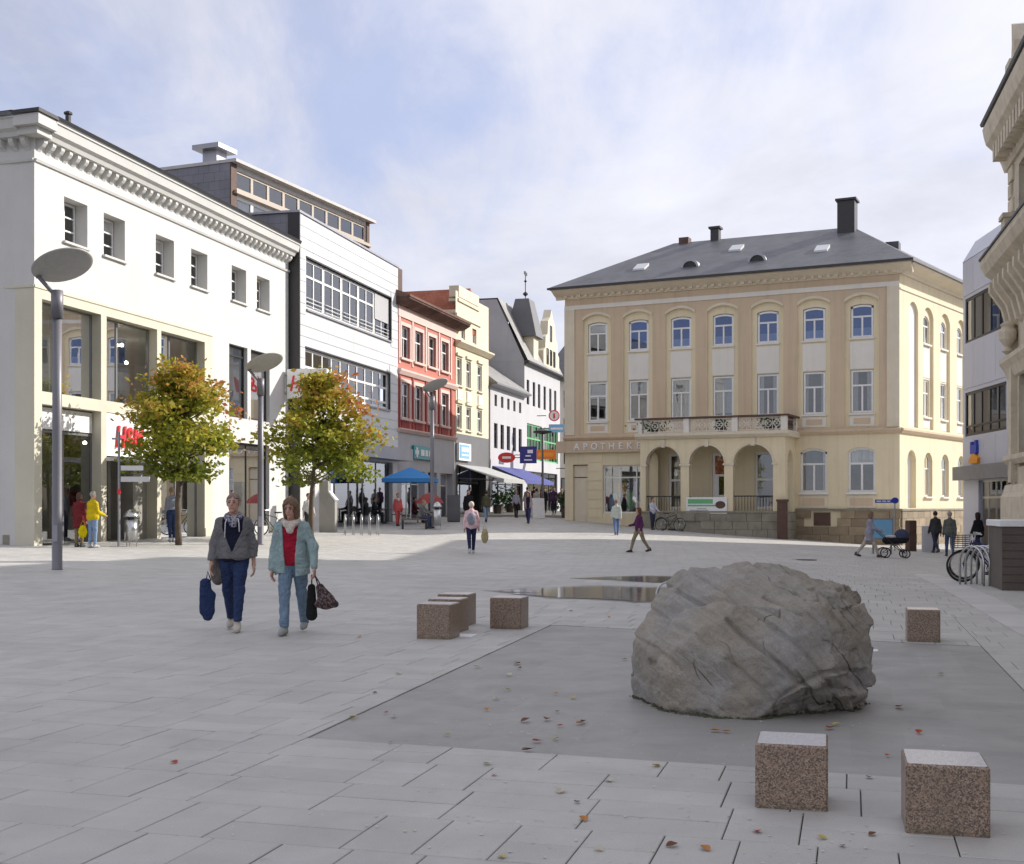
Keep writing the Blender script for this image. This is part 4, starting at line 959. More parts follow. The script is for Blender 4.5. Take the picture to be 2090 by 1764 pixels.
for i, c in enumerate(cy_):
    FY.ob('niche_wall', wall(c - .86, c + .86, 5.5, 12.5, [(c - .58, c + .58, 6.38, 8.62), (c - .58, c + .58, 10.25, 11.98, .1)], .14, v=.14).mesh('niche_wall'), 'yellow_plaster')
    FY.ob('infill_panel', MB().box(c - .6, c + .6, .115, .139, 8.66, 10.08), 'infill')
    FY.ob('apron_panel', MB().box(c - .62, c + .62, .11, .139, 5.72, 6.24), 'infill'); FY.ob('apron_field', MB().box(c - .42, c + .42, .095, .109, 5.83, 6.12), 'tan_plaster')
    FY.ob('archivolt', (lambda m: [m.prism([(a, arch_top((c - .86, c + .86, 5.68, 12.42, .3), a) - .005), (b, arch_top((c - .86, c + .86, 5.68, 12.42, .3), b) - .005), (b, arch_top((c - .86, c + .86, 5.68, 12.42, .3), b) + .14), (a, arch_top((c - .86, c + .86, 5.68, 12.42, .3), a) + .14)], 'y', -.05, .0) for a, b in [(c - .86 + 1.72 * k / 10, c - .86 + 1.72 * (k + 1) / 10) for k in range(10)]] and m)(MB()), 'trim_cream')
    window(FY, c - .56, c + .56, 10.27, 11.95, .2, [.5], 'T', 'white_frame', 'blueglass' if i else 'glass', t=.09, ft=.1, rise=.1, curtain=('blind', .3) if i == 0 else ('cafe', .3))
    cu = [('blind', .42), ('blind', .33), ('net', .96), ('net', .9), ('side', .5), ('side', .35), ('side', .55)][i]
    window(FY, c - .56, c + .56, 6.4, 8.6, .2, [.5], 'T', 'white_frame', 'glass', t=.09, ft=.1, curtain=cu)
    sill(FY, c - .64, c + .64, 10.25, 'infill', .09, .08, v=.14); sill(FY, c - .66, c + .66, 6.38, 'infill', .1, .09, v=.14)
for a in (0., LY - .62): FY.ob('corner_pilaster', MB().box(a, a + .62, -.07, .0, 5.62, 12.76), 'trim_cream')
FY.ob('upper_band', MB().box(0, LY, -.07, .0, 12.76, 13.0), 'infill')
profile(FY, 'string_course', -.05, LY + .05, [(0, 5.3), (-.08, 5.3), (-.2, 5.45), (-.2, 5.55), (0, 5.6)], 'tan_plaster')
CORN = [(0, 13.36), (-.12, 13.36), (-.16, 13.5), (-.5, 13.62), (-.82, 13.78), (-.82, 13.92), (.2, 13.92), (.2, 13.5)]
profile(FY, 'cornice', -.5, LY + .65, CORN, 'trim_cream')
row_of(FY, 'dentil', [.05 + k * .41 for k in range(45)], (0, .2, -.3, -.0, -.16, 0), 'trim_cream', 0., 13.58)
for (a, b, c, d, r) in gfh[:2]:
    window(FY, a, b, c, d, .12, [.5], 'T', 'white_frame', 'glass', t=.1, ft=.12, rise=r, curtain=('side', .3) if a < 14 else ('net', .35))
    sill(FY, a - .08, b + .08, c, 'white_frame', .14, .1); FY.ob('apron_panel', MB().box(a - .04, b + .04, -.05, 0, 1.5, 2.15), 'trim_cream'); FY.ob('apron_field', MB().box(a + .12, b - .12, -.062, -.051, 1.62, 2.0), 'tan_plaster')
for (a, b, c, d) in (gfh[2], gfh[4]): window(FY, a, b, c, d, .1, [], [.52], 'white_frame', 'glass', t=.12, ft=.12)
dr = window(FY, 8.66, 9.82, 1.3, 4.45, .1, [], [.62], 'white_frame', 'glass', t=.12, ft=.14, name='door', curtain=('red', .36))
ob('door_panel', MB().box(.14, 1.02, .0, .06, .14, .9).box(.14, .34, 0, .06, .9, 1.9).box(.8, 1.02, 0, .06, .9, 1.9), 'white_frame', dr)
window(FY, 2.35, 5.3, 1.2, 3.9, .12, [.33, .66], [.74], 'white_frame', 'shopglass', t=.07, ft=.08, name='shop_window')
for k, (mn, z0, z1) in enumerate((('lightblue', 1.3, 2.3), ('amber', 2.1, 2.9), ('green', 1.4, 2.4), ('white', 1.25, 1.8), ('navy', 2.2, 3.0))):
    FY.ob('display_poster', MB().box(2.5 + k * .52, 2.95 + k * .52, .55 + .1 * (k % 2), .58 + .1 * (k % 2), z0, z1), mn)
FY.ob('door_leaf', MB().box(.52, 1.38, .16, .21, .6, 3.2).box(.52, 1.38, .16, .21, 3.25, 3.9), 'trim_cream')
FY.ob('fascia', MB().box(-.45, 5.35, -.26, .0, 4.62, 5.28), 'tan_plaster')
ltr = 'APOTHEKE'
for k, ch in enumerate(ltr): FY.ob('letter', text_mesh(ch, .52, 0, .02, .006), 'white', .85 + k * .53, -.29, 4.78)
# rusticated joints of the corner shop front
for k in range(7): FY.ob('rustic_course', MB().box(1.45, 2.3, -.03, .0, .95 + k * .52, 1.43 + k * .52), 'yellow_plaster')
# plinth of squared stones
def stone_course(fr, u0, u1, h0, h1, v, mat, rows_, wlen, seed, skip=()):
    q = random.Random(seed); rhh = (h1 - h0) / rows_
    for r in range(rows_):
        u = u0 - (wlen * .5 if r % 2 else 0)
        while u < u1 - .05:
            l = wlen * q.uniform(.75, 1.25); a, b = max(u, u0), min(u + l, u1)
            if b - a > .12 and not any(a < s[1] and b > s[0] and h0 + r * rhh < s[3] and h0 + (r + 1) * rhh > s[2] for s in skip):
                p = q.uniform(.0, .025); fr.ob('stone_block', MB().bbox(0, b - a - .012, -.08 - p, .0, 0, rhh - .012, .012), mat, a, v, h0 + r * rhh)
            u += l
stone_course(FY, 13.2, LY + .08, -.75, 1.4, -.02, 'stone_block', 5, .85, 4, [(14.1, 15.0, .55, 1.3)])
FY.ob('plinth_cap', MB().box(13.2, LY + .14, -.16, 0, 1.36, 1.46), 'grey_stone')
bw = FY.ob('basement_window', MB().box(14.12, 14.98, -.06, -.01, .58, 1.26), 'rust')
stone_course(FY, 0, 5.4, -.2, .95, -.005, 'yellow_plaster', 3, 1.1, 5, [(2.3, 5.3, .9, 2), (.45, 1.45, -.3, 2)])
# porch
FP = Fr(ye, 0, -2.3, 0)
arches = [(5.68, 7.63), (8.09, 9.98), (10.45, 12.54)]
ah = [(a, b, 1.3, 4.78, (b - a) / 2) for a, b in arches]
FP.ob('porch_wall', wall(5.38, 13.15, 1.3, 5.15, ah, .42, segs=20).mesh('porch_wall'), 'yellow_plaster')
FPR = Fr(ye, 13.15, -2.3, R(90)); FPR.ob('porch_side_wall', wall(0, 2.3, 1.3, 5.15, [(.6, 1.75, 1.3, 4.5, .57)], .42, segs=16).mesh('porch_side_wall'), 'yellow_plaster')
FPL = Fr(ye, 5.38, 0, R(-90)); FPL.ob('porch_side_wall', wall(0, 2.3, 1.3, 5.15, [(.6, 1.75, 1.3, 4.5, .57)], .42, segs=16).mesh('porch_side_wall'), 'yellow_plaster')
for a, b in arches:
    for x in (a, b): FP.ob('impost', MB().box(x - .24 if x == a else x - .06, x + .06 if x == a else x + .24, -.05, .46, 3.72, 3.82), 'trim_cream')
    FP.ob('keystone', MB().prism([((a + b) / 2 - .1, 4.7), ((a + b) / 2 + .1, 4.7), ((a + b) / 2 + .15, 5.12), ((a + b) / 2 - .15, 5.12)], 'y', -.07, .1), 'trim_cream')
    FP.ob('archivolt', (lambda m: [m.prism([((a + b) / 2 + (b - a) / 2 * q * math.cos(R(t + dt)), 4.78 - (b - a) / 2 + (b - a) / 2 * q * math.sin(R(t + dt))) for q, dt in ((1.001, 0), (1.001, 12), (1.09, 12), (1.09, 0))], 'y', -.035, .0) for t in range(0, 180, 12)] and m)(MB()), 'trim_cream')
FP.ob('porch_deck', MB().box(5.38, 13.15, .0, 2.28, 1.12, 1.3), 'grey_stone')
profile(FP, 'balcony_slab', 5.15, 13.4, [(0, 5.15), (-.12, 5.15), (-.28, 5.3), (-.28, 5.46), (2.28, 5.46), (2.28, 5.15)], 'trim_cream')
stone_course(FP, 5.38, 13.2, -.9, 1.25, .02, 'grey_stone', 5, .95, 8, [(6.9, 7.8, -.2, .45)]); FP.ob('porch_base', MB().box(5.4, 13.1, .02, 2.25, -1, 1.12), 'grey_stone')
stone_course(FPR, 0, 2.28, -.9, 1.25, .02, 'grey_stone', 5, .95, 9)
FP.ob('base_cap', MB().box(5.3, 13.3, -.1, .1, 1.25, 1.34), 'grey_stone'); FP.ob('basement_grille', MB().box(6.95, 7.75, -.04, .01, -.15, .4), 'black')
# balcony balustrade
posts = [5.25, 7.85, 10.45, 12.98]
for u in posts: FP.ob('balcony_post', MB().box(u, u + .3, -.24, .06, 5.46, 6.18), 'infill')
FP.ob('balcony_post', MB().box(12.98, 13.28, 1.9, 2.2, 5.46, 6.18), 'infill')
FP.ob('handrail', MB().box(5.15, 13.4, -.3, .12, 6.18, 6.27).box(13.0, 13.4, .12, 2.28, 6.18, 6.27), 'rust')
def scrollwork(w_):
    m = MB().box(0, w_, -.01, .01, .66, .7).box(0, w_, -.01, .01, .04, .08); n = int(w_ / .42)
    for k in range(n):
        x = (k + .5) * w_ / n; m.ring((x, 0, .37), .17, .022, 14, 5, 'y'); m.ring((x - .08, 0, .37), .07, .018, 10, 5, 'y'); m.ring((x + .08, 0, .37), .07, .018, 10, 5, 'y'); m.tube([(x - w_ / n / 2, 0, .08), (x - w_ / n / 2, 0, .66)], .018, 5)
        m.tube([(x, 0, .54), (x, 0, .66)], .018, 5); m.tube([(x, 0, .2), (x, 0, .08)], .018, 5)
    return m
for a, b in zip(posts[:-1], posts[1:]): FP.ob('iron_panel', scrollwork(b - a - .3), 'infill', a + .3, -.1, 5.46)
FPB = Fr(ye, 13.13, -2.24, R(90)); FPB.ob('iron_panel', scrollwork(1.9), 'rust', .1, 0, 5.46)
for a, b in (arches[0], arches[2]): FP.ob('railing', (lambda m: [m.tube([(a + .1 + k * (b - a - .2) / 12, .2, 1.3), (a + .1 + k * (b - a - .2) / 12, .2, 2.1)], .014, 5) for k in range(13)] and m.box(a, b, .17, .23, 2.08, 2.14))(MB()), 'dark')
# roof
rf = poly_roof(FY, [(-.6, -.95, 13.95), (LY + .75, -.95, 13.95), (LY + 3.9, 14.3, 13.95), (-.6, 14.3, 13.95), (4.3, 6.7, 17.5), (14.9, 6.7, 17.45),
    (-.6, -.95, 13.83), (LY + .75, -.95, 13.83), (LY + 3.9, 14.3, 13.83), (-.6, 14.3, 13.83)], [(0, 1, 5, 4), (1, 2, 5), (2, 3, 4, 5), (3, 0, 4), (0, 6, 7, 1), (1, 7, 8, 2), (3, 9, 6, 0), (6, 9, 8, 7)], 'slate')
FY.ob('roof_gutter', MB().box(-.65, LY + .8, -1.06, -.94, 13.82, 13.93), 'dark')
def roof_h(v): return 13.95 + (v + .95) * (3.5 / 7.65)
for u, v in ((7.1, 1.3), (10.86, 1.3)):
    n = 12; m = MB(); vs = []
    for k in range(n + 1):
        a = math.pi * k / n; vs += [(u + .52 * math.cos(a), v - .35, roof_h(v) - .22 + .52 * math.sin(a)), (u + .40 * math.cos(a), v - .35, roof_h(v) - .22 + .40 * math.sin(a)), (u + .52 * math.cos(a), v + 1.3, roof_h(v) - .22 + .52 * math.sin(a))]
    for k in range(n): i = 3 * k; m.add([vs[i], vs[i + 1], vs[i + 4], vs[i + 3]], [(0, 1, 2, 3)]); m.add([vs[i], vs[i + 3], vs[i + 5], vs[i + 2]], [(0, 1, 2, 3)])
    d = FY.ob('round_dormer', m, 'galv'); ob('pane', MB().add([(u + .4 * math.cos(math.pi * k / n), v - .3, roof_h(v) - .22 + .4 * math.sin(math.pi * k / n)) for k in range(n + 1)], [tuple(range(n + 1))]), 'black', d).location = (0, 0, 0)
for u, v in ((4.0, 1.25), (8.9, 3.6), (14.1, 1.75)):
    m = MB().prism([(v, roof_h(v) + .1), (v + .8, roof_h(v + .8) + .16), (v + .8, roof_h(v + .8) - .05), (v, roof_h(v) - .05)], 'x', u - .35, u + .35); FY.ob('skylight', m, 'panel')
def chimney(u, v, w_, h0, h1, mat, cap=True):
    m = MB().box(u - w_ / 2, u + w_ / 2, v - w_ / 2, v + w_ / 2, h0, h1)
    if cap: m.box(u - w_ / 2 - .1, u + w_ / 2 + .1, v - w_ / 2 - .1, v + w_ / 2 + .1, h1, h1 + .12)
    FY.ob('chimney', m, mat)
chimney(14.75, 5.9, .95, 15.8, 18.7, 'dark'); chimney(6.9, 6.7, .5, 17.1, 18.1, 'dark'); chimney(5.0, 6.7, .6, 17.0, 17.75, 'rust', False)
FY.ob('roof_hatch', MB().box(16.9, 17.6, 5.4, 6.2, 15.3, 16.15), 'slate')
# right-hand side facade
FS = Fr(ye, LY, 0, math.atan2(1, .766) - A_Y); LSD = 13.6
cs_ = [4.31, 7.05, 9.85, 12.4]
nich = [(1.3, 2.72, 5.68, 12.2, .5)] + [(c - .8, c + .8, 5.68, 12.2, .5) for c in cs_]
FS.ob('side_facade', wall(0, LSD, 5.4, 13.5, nich, .14).mesh('side_facade'), 'yellow_plaster')
gs = [(1.1, 2.4, 1.5, 4.5, .5)] + [(c - .62, c + .62, 2.1, 4.45, .4) for c in cs_]
FS.ob('side_ground_floor_wall', wall(0, LSD, -.9, 5.4, gs, .28).mesh('side_ground_floor_wall'), 'yellow_plaster')
FS.ob('blind_niche', MB().box(1.2, 2.8, .145, .2, 5.6, 12.3), 'infill'); FS.ob('blind_niche', MB().box(1.0, 2.5, .28, .3, 1.4, 4.6), 'infill')
for i, c in enumerate(cs_):
    FS.ob('niche_wall', wall(c - .8, c + .8, 5.5, 12.3, [(c - .52, c + .52, 6.35, 8.35), (c - .52, c + .52, 10.25, 11.75, .3)], .14, v=.14).mesh('niche_wall'), 'yellow_plaster')
    FS.ob('infill_panel', MB().box(c - .54, c + .54, .115, .139, 8.45, 10.1), 'infill'); FS.ob('apron_panel', MB().box(c - .54, c + .54, .115, .139, 5.75, 6.2), 'infill')
    window(FS, c - .52, c + .52, 10.25, 11.75, .2, [.5], 'T', 'white_frame', 'glass', t=.08, ft=.09, rise=.3); window(FS, c - .52, c + .52, 6.35, 8.35, .2, [.5], 'T', 'white_frame', 'glass', t=.08, ft=.09, curtain=('net', .5) if i % 2 else None)
    window(FS, c - .62, c + .62, 2.1, 4.45, .18, [.5], 'T', 'white_frame', 'glass', t=.08, ft=.1, rise=.4); sill(FS, c - .7, c + .7, 2.1, 'infill'); sill(FS, c - .6, c + .6, 6.35, 'infill', v=.14); sill(FS, c - .6, c + .6, 10.25, 'infill', v=.14)
profile(FS, 'string_course', 0, LSD, [(0, 5.3), (-.08, 5.3), (-.2, 5.45), (-.2, 5.55), (0, 5.6)], 'tan_plaster'); profile(FS, 'cornice', -.3, LSD, CORN, 'trim_cream'); profile(FS, 'upper_band', 0, LSD, [(0, 12.6), (-.05, 12.6), (-.05, 12.68), (0, 12.68)], 'trim_cream')
stone_course(FS, .1, LSD, -.75, 1.4, -.02, 'stone_block', 5, .85, 14); FS.ob('plinth_cap', MB().box(0, LSD, -.16, 0, 1.36, 1.46), 'grey_stone')

# ---- pale metal-clad bank on the right
A_B = math.atan2(-1, -.06)
bk = thing('metal_clad_bank', 'modern bank building with pale lilac metal panels and dark-framed window bands', 'building', (21, 57, 0), A_B)
FB = Fr(bk); LB = 13.8
w1 = (.28, 9.5, 9.1, 11.15); w2 = (.28, 5.85, 4.8, 6.82)
FB.ob('front_wall', wall(0, LB, -.9, 12.9, [w1, w2, (2.2, 9., -.35, 2.75)], .25).mesh('front_wall'), 'lilac_panel')
shell(FB, 0, LB, 10, -.9, 12.9, 'lilac_panel', (-.35, 3.6, 8.), core=3.0, imat='interior_light')
FB.ob('parapet', MB().prism([(-.05, 12.9), (.55, 13.9), (.75, 13.9), (.75, 12.9)], 'x', 0, LB), 'lilac_panel')
window(FB, *w1, .04, [k / 8 for k in range(1, 8)], [], 'dark_frame', 'glass', t=.09, ft=.12); window(FB, *w2, .04, [k / 5 for k in range(1, 5)], [.22], 'dark_frame', 'glass', t=.09, ft=.12)
for (h0, h1) in ((7.0, 8.95), (11.3, 12.88), (3.45, 4.68)):
    for k in range(9):
        me = cached(('mp', h1 - h0), lambda: MB().box(0, 1.5, -.03, 0, 0, h1 - h0).mesh('panel'))
        if not me.materials: setmats(me, 'lilac_panel')
        FB.ob('panel', me, None, .04 + k * 1.52, -.003, h0)
FB.ob('canopy', MB().box(0, LB, -.5, -.035, 2.78, 3.4), 'galv'); window(FB, 2.2, 9., -.35, 2.75, .1, [.15, .3, .5, .75], [.75], 'steel', 'shopglass', name='shop_window', t=.09)
FB.ob('logo_blue', MB().box(1.5, 2.35, -.16, -.034, 3.95, 4.35).box(1.5, 1.7, -.16, -.034, 4.35, 4.5).box(2.1, 2.3, -.16, -.034, 4.35, 4.55), 'blue')
FB.ob('logo_amber', MB().prism([(1.3, 3.55), (2.5, 3.5), (2.6, 3.75), (2.1, 3.95), (1.75, 3.92), (1.35, 3.7)], 'y', -.17, -.034), 'amber')

# ---- richly moulded sandstone town hall, only its far end is in view
A_O = math.atan2(-1, -.23)
orn = thing('town_hall', 'sandstone historic building with heavy bracketed cornices at the right edge', 'building', (17.1, 42, 0), A_O)
FO = Fr(orn); LO = 42.
oh = [(1.55 + k * 3.0, 2.95 + k * 3.0, h, h + d, r) for k in range(13) for h, d, r in ((2.9, 3.4, .7), (6.5, 0.0, 0), (10.9, 2.0, 0)) if d] 
FO.ob('front_wall', wall(0, LO, -.9, 14.2, oh, .3).mesh('front_wall'), 'sand')
shell(FO, 0.02, LO, 26, -.9, 14.2, 'sand', (2.2, 6.6, 10.2), core=2.5)
for k in range(3):
    window(FO, 1.55 + k * 3, 2.95 + k * 3, 2.9, 6.3, .2, [.5], 'T', 'white_frame', 'glass', rise=.7); window(FO, 1.55 + k * 3, 2.95 + k * 3, 10.9, 12.9, .2, [.5], 'T', 'white_frame', 'glass')
profile(FO, 'cornice', -.7, LO, [(0, 13.2), (-.1, 13.2), (-.2, 13.5), (-.4, 13.9), (-.7, 14.2), (-.78, 14.5), (-.82, 14.75), (-.75, 14.85), (.5, 14.85), (.5, 13.2)], 'sand')
row_of(FO, 'bracket', [.1 + k * .55 for k in range(18)], (0, .28, -.6, 0, -.55, 0), 'sand', 0, 13.95)
profile(FO, 'gutter', -.75, LO, [(-.86, 14.86), (-.9, 14.95), (.3, 14.95), (.3, 14.86)], 'dark')
FO.ob('attic', MB().box(2.2, LO, -.3, .5, 14.95, 15.7).box(1.7, 2.5, -.45, .5, 14.95, 16.1).prism([(1.9, 16.1), (2.4, 16.1), (2.5, 16.7), (2.2, 17.3), (2.0, 17.4), (2.05, 16.7)], 'y', -.3, .1), 'sand')
profile(FO, 'mid_cornice', -1.0, LO, [(0, 9.1), (-.15, 9.1), (-.35, 9.45), (-.7, 9.7), (-.85, 10.0), (-.85, 10.2), (0, 10.35)], 'sand'); profile(FO, 'lead_cap', -1.02, LO, [(-.9, 10.2), (-.9, 10.28), (0, 10.45), (0, 10.36)], 'dark')
FO.ob('attic_pedestal', MB().box(.25, .95, -.35, 0, 10.4, 11.3).box(.18, 1.02, -.42, 0, 11.3, 11.45), 'sand')
for k in range(8): FO.ob('console', MB().prism([(0, 9.2), (-.75, 9.2), (-.75, 8.9), (-.35, 8.3), (-.2, 7.7), (0, 7.6)], 'x', .15 + k * .95, .45 + k * .95), 'sand')
FO.ob('carved_urn', MB().lathe([(.08, 0), (.2, .1), (.1, .25), (.28, .5), (.3, .75), (.2, .9), (.25, 1.0), (.08, 1.1)], 14, (1.3, -.3, 6.65)), 'sand')
profile(FO, 'balcony_moulding', -.12, LO, [(0, 5.9), (-.1, 5.95), (-.22, 6.25), (-.36, 6.45), (-.36, 6.6), (0, 6.65)], 'sand')
profile(FO, 'string_course', -.15, LO, [(0, 3.0), (-.12, 3.0), (-.25, 3.15), (-.25, 3.3), (0, 3.35)], 'sand')
profile(FO, 'base_moulding', -.2, LO, [(0, -.9), (-.3, -.9), (-.3, 1.9), (-.22, 2.05), (-.16, 2.3), (0, 2.35)], 'sand')
for k in range(14): FO.ob('quoin', MB().bbox(-.06, .75 if k % 2 else .5, -.09, .25, 0, .5, .03), 'sand', 0, 0, 2.4 + k * .52)
for k in range(4): FO.ob('quoin', MB().bbox(-.06, .75 if k % 2 else .5, -.09, .25, 0, .5, .03), 'sand', 0, 0, 11.0 + k * .54)
FO.ob('pilaster', MB().box(.85, 1.25, -.2, 0, 2.4, 8.9), 'sand')
hip(FO, -.4, LO, -.3, 26, 15.05, 5.5, 10, 'slate', True, False)

# ------------------------------------------------------------------ signed-distance modelling for organic shapes
def surface_nets(f, org, h):
    s = f < 0
    nx, ny, nz = f.shape
    c = np.zeros((nx - 1, ny - 1, nz - 1), np.int8)
    for i in (0, 1):
        for j in (0, 1):
            for k in (0, 1): c += s[i:nx - 1 + i, j:ny - 1 + j, k:nz - 1 + k]
    act = np.argwhere((c > 0) & (c < 8)); idx = -np.ones(c.shape, np.int64); idx[tuple(act.T)] = np.arange(len(act))
    acc = np.zeros((len(act), 3)); cnt = np.zeros(len(act))
    cor = [(i, j, k) for i in (0, 1) for j in (0, 1) for k in (0, 1)]
    for a in cor:
        for ax in range(3):
            if a[ax]: continue
            b = list(a); b[ax] = 1
            pa = act + a; pb = act + b; fa = f[tuple(pa.T)]; fb = f[tuple(pb.T)]
            m = (fa < 0) != (fb < 0); t = fa[m] / (fa[m] - fb[m])
            acc[m] += pa[m] + (pb[m] - pa[m]) * t[:, None]; cnt[m] += 1
    V = acc / cnt[:, None] * h + np.array(org)
    faces = []
    for ax in range(3):
        u, v = [(1, 2), (2, 0), (0, 1)][ax]
        sl0 = [slice(None)] * 3; sl1 = [slice(None)] * 3; sl0[ax] = slice(0, -1); sl1[ax] = slice(1, None)
        A, B = s[tuple(sl0)], s[tuple(sl1)]
        e = np.argwhere(A != B)
        e = e[(e[:, u] > 0) & (e[:, v] > 0) & (e[:, u] < f.shape[u] - 1) & (e[:, v] < f.shape[v] - 1)]
        if not len(e): continue
        flip = ~A[tuple(e.T)]
        q = []
        for du, dv in ((-1, -1), (0, -1), (0, 0), (-1, 0)):
            p = e.copy(); p[:, u] += du; p[:, v] += dv; q.append(idx[tuple(p.T)])
        q = np.stack(q, 1); q[flip] = q[flip][:, ::-1]; faces.append(q)
    return V, np.concatenate(faces) if faces else np.zeros((0, 4), int)
def sd(P, prims, k=.03):
    d = None
    for p in prims:
        if p[0] == 'c':
            a, b = np.array(p[1], float), np.array(p[2], float); ab = b - a; L2 = max(ab @ ab, 1e-9)
            t = np.clip(((P - a) @ ab) / L2, 0, 1); q = P - a - t[..., None] * ab
            if len(p) > 5: q = q / np.array(p[5])
            e = np.sqrt((q ** 2).sum(-1)) - (p[3] + (p[4] - p[3]) * t)
        else:
            c, r = np.array(p[1], float), np.array(p[2], float); q = (P - c) / r; k0 = np.sqrt((q ** 2).sum(-1)) + 1e-9; k1 = np.sqrt(((P - c) / r ** 2 * 1.0) ** 2).sum(-1) if False else np.sqrt((((P - c) / r ** 2) ** 2).sum(-1)) + 1e-9
            e = k0 * (k0 - 1) / k1
        if d is None: d = e
        else:
            hh = np.clip(.5 + .5 * (d - e) / k, 0, 1); d = d * (1 - hh) + e * hh - k * hh * (1 - hh)
    return d
def bounds(prims, pad):
    lo = np.full(3, 1e9); hi = -lo
    for p in prims:
        if p[0] == 'c':
            for q, r in ((p[1], p[3]), (p[2], p[4])):
                r = r * max(1, max(p[5]) if len(p) > 5 else 1); lo = np.minimum(lo, np.array(q) - r); hi = np.maximum(hi, np.array(q) + r)
        else: lo = np.minimum(lo, np.array(p[1]) - p[2]); hi = np.maximum(hi, np.array(p[1]) + p[2])
    return lo - pad, hi + pad
def sculpt(prims, vox, k=.03, cut=None, fold=0., seed=0, fz=5.5):
    """smooth union of capsules and ellipsoids, trimmed by cut(P, d), as vertex and face arrays"""
    lo, hi = bounds(prims, vox * 2.5 + k * .3); n = np.ceil((hi - lo) / vox).astype(int) + 1
    g = np.stack(np.meshgrid(*[lo[i] + vox * np.arange(n[i]) for i in range(3)], indexing='ij'), -1)
    d = sd(g, prims, k)
    if cut: d = cut(g, d)
    V, Fc = surface_nets(d, lo, vox)
    if fold and len(V):
        for i in range(len(V)):
            x, y, z = V[i]; a = fold * noise.noise((x * 7 + seed, y * 7, z * fz + seed)) + fold * .45 * noise.noise((x * 13 + z * 9, y * 13 + seed, z * fz * 2.4))
            V[i] += a * np.array((x, y, 0)) / (math.hypot(x, y) + .06)
    return V, Fc
def join_geo(parts):
    vs, fs, o = [], [], 0
    for V, Fc in parts:
        vs.append(V); fs.append(Fc + o); o += len(V)
    return np.concatenate(vs), np.concatenate(fs)
def geo_ob(name, geo, mat, parent, smooth=True):
    V, Fc = geo; me = bpy.data.meshes.new(name); me.from_pydata(V.tolist(), [], Fc.tolist())
    if smooth: me.polygons.foreach_set('use_smooth', [True] * len(me.polygons))
    me.update(); return ob(name, me, mat, parent)

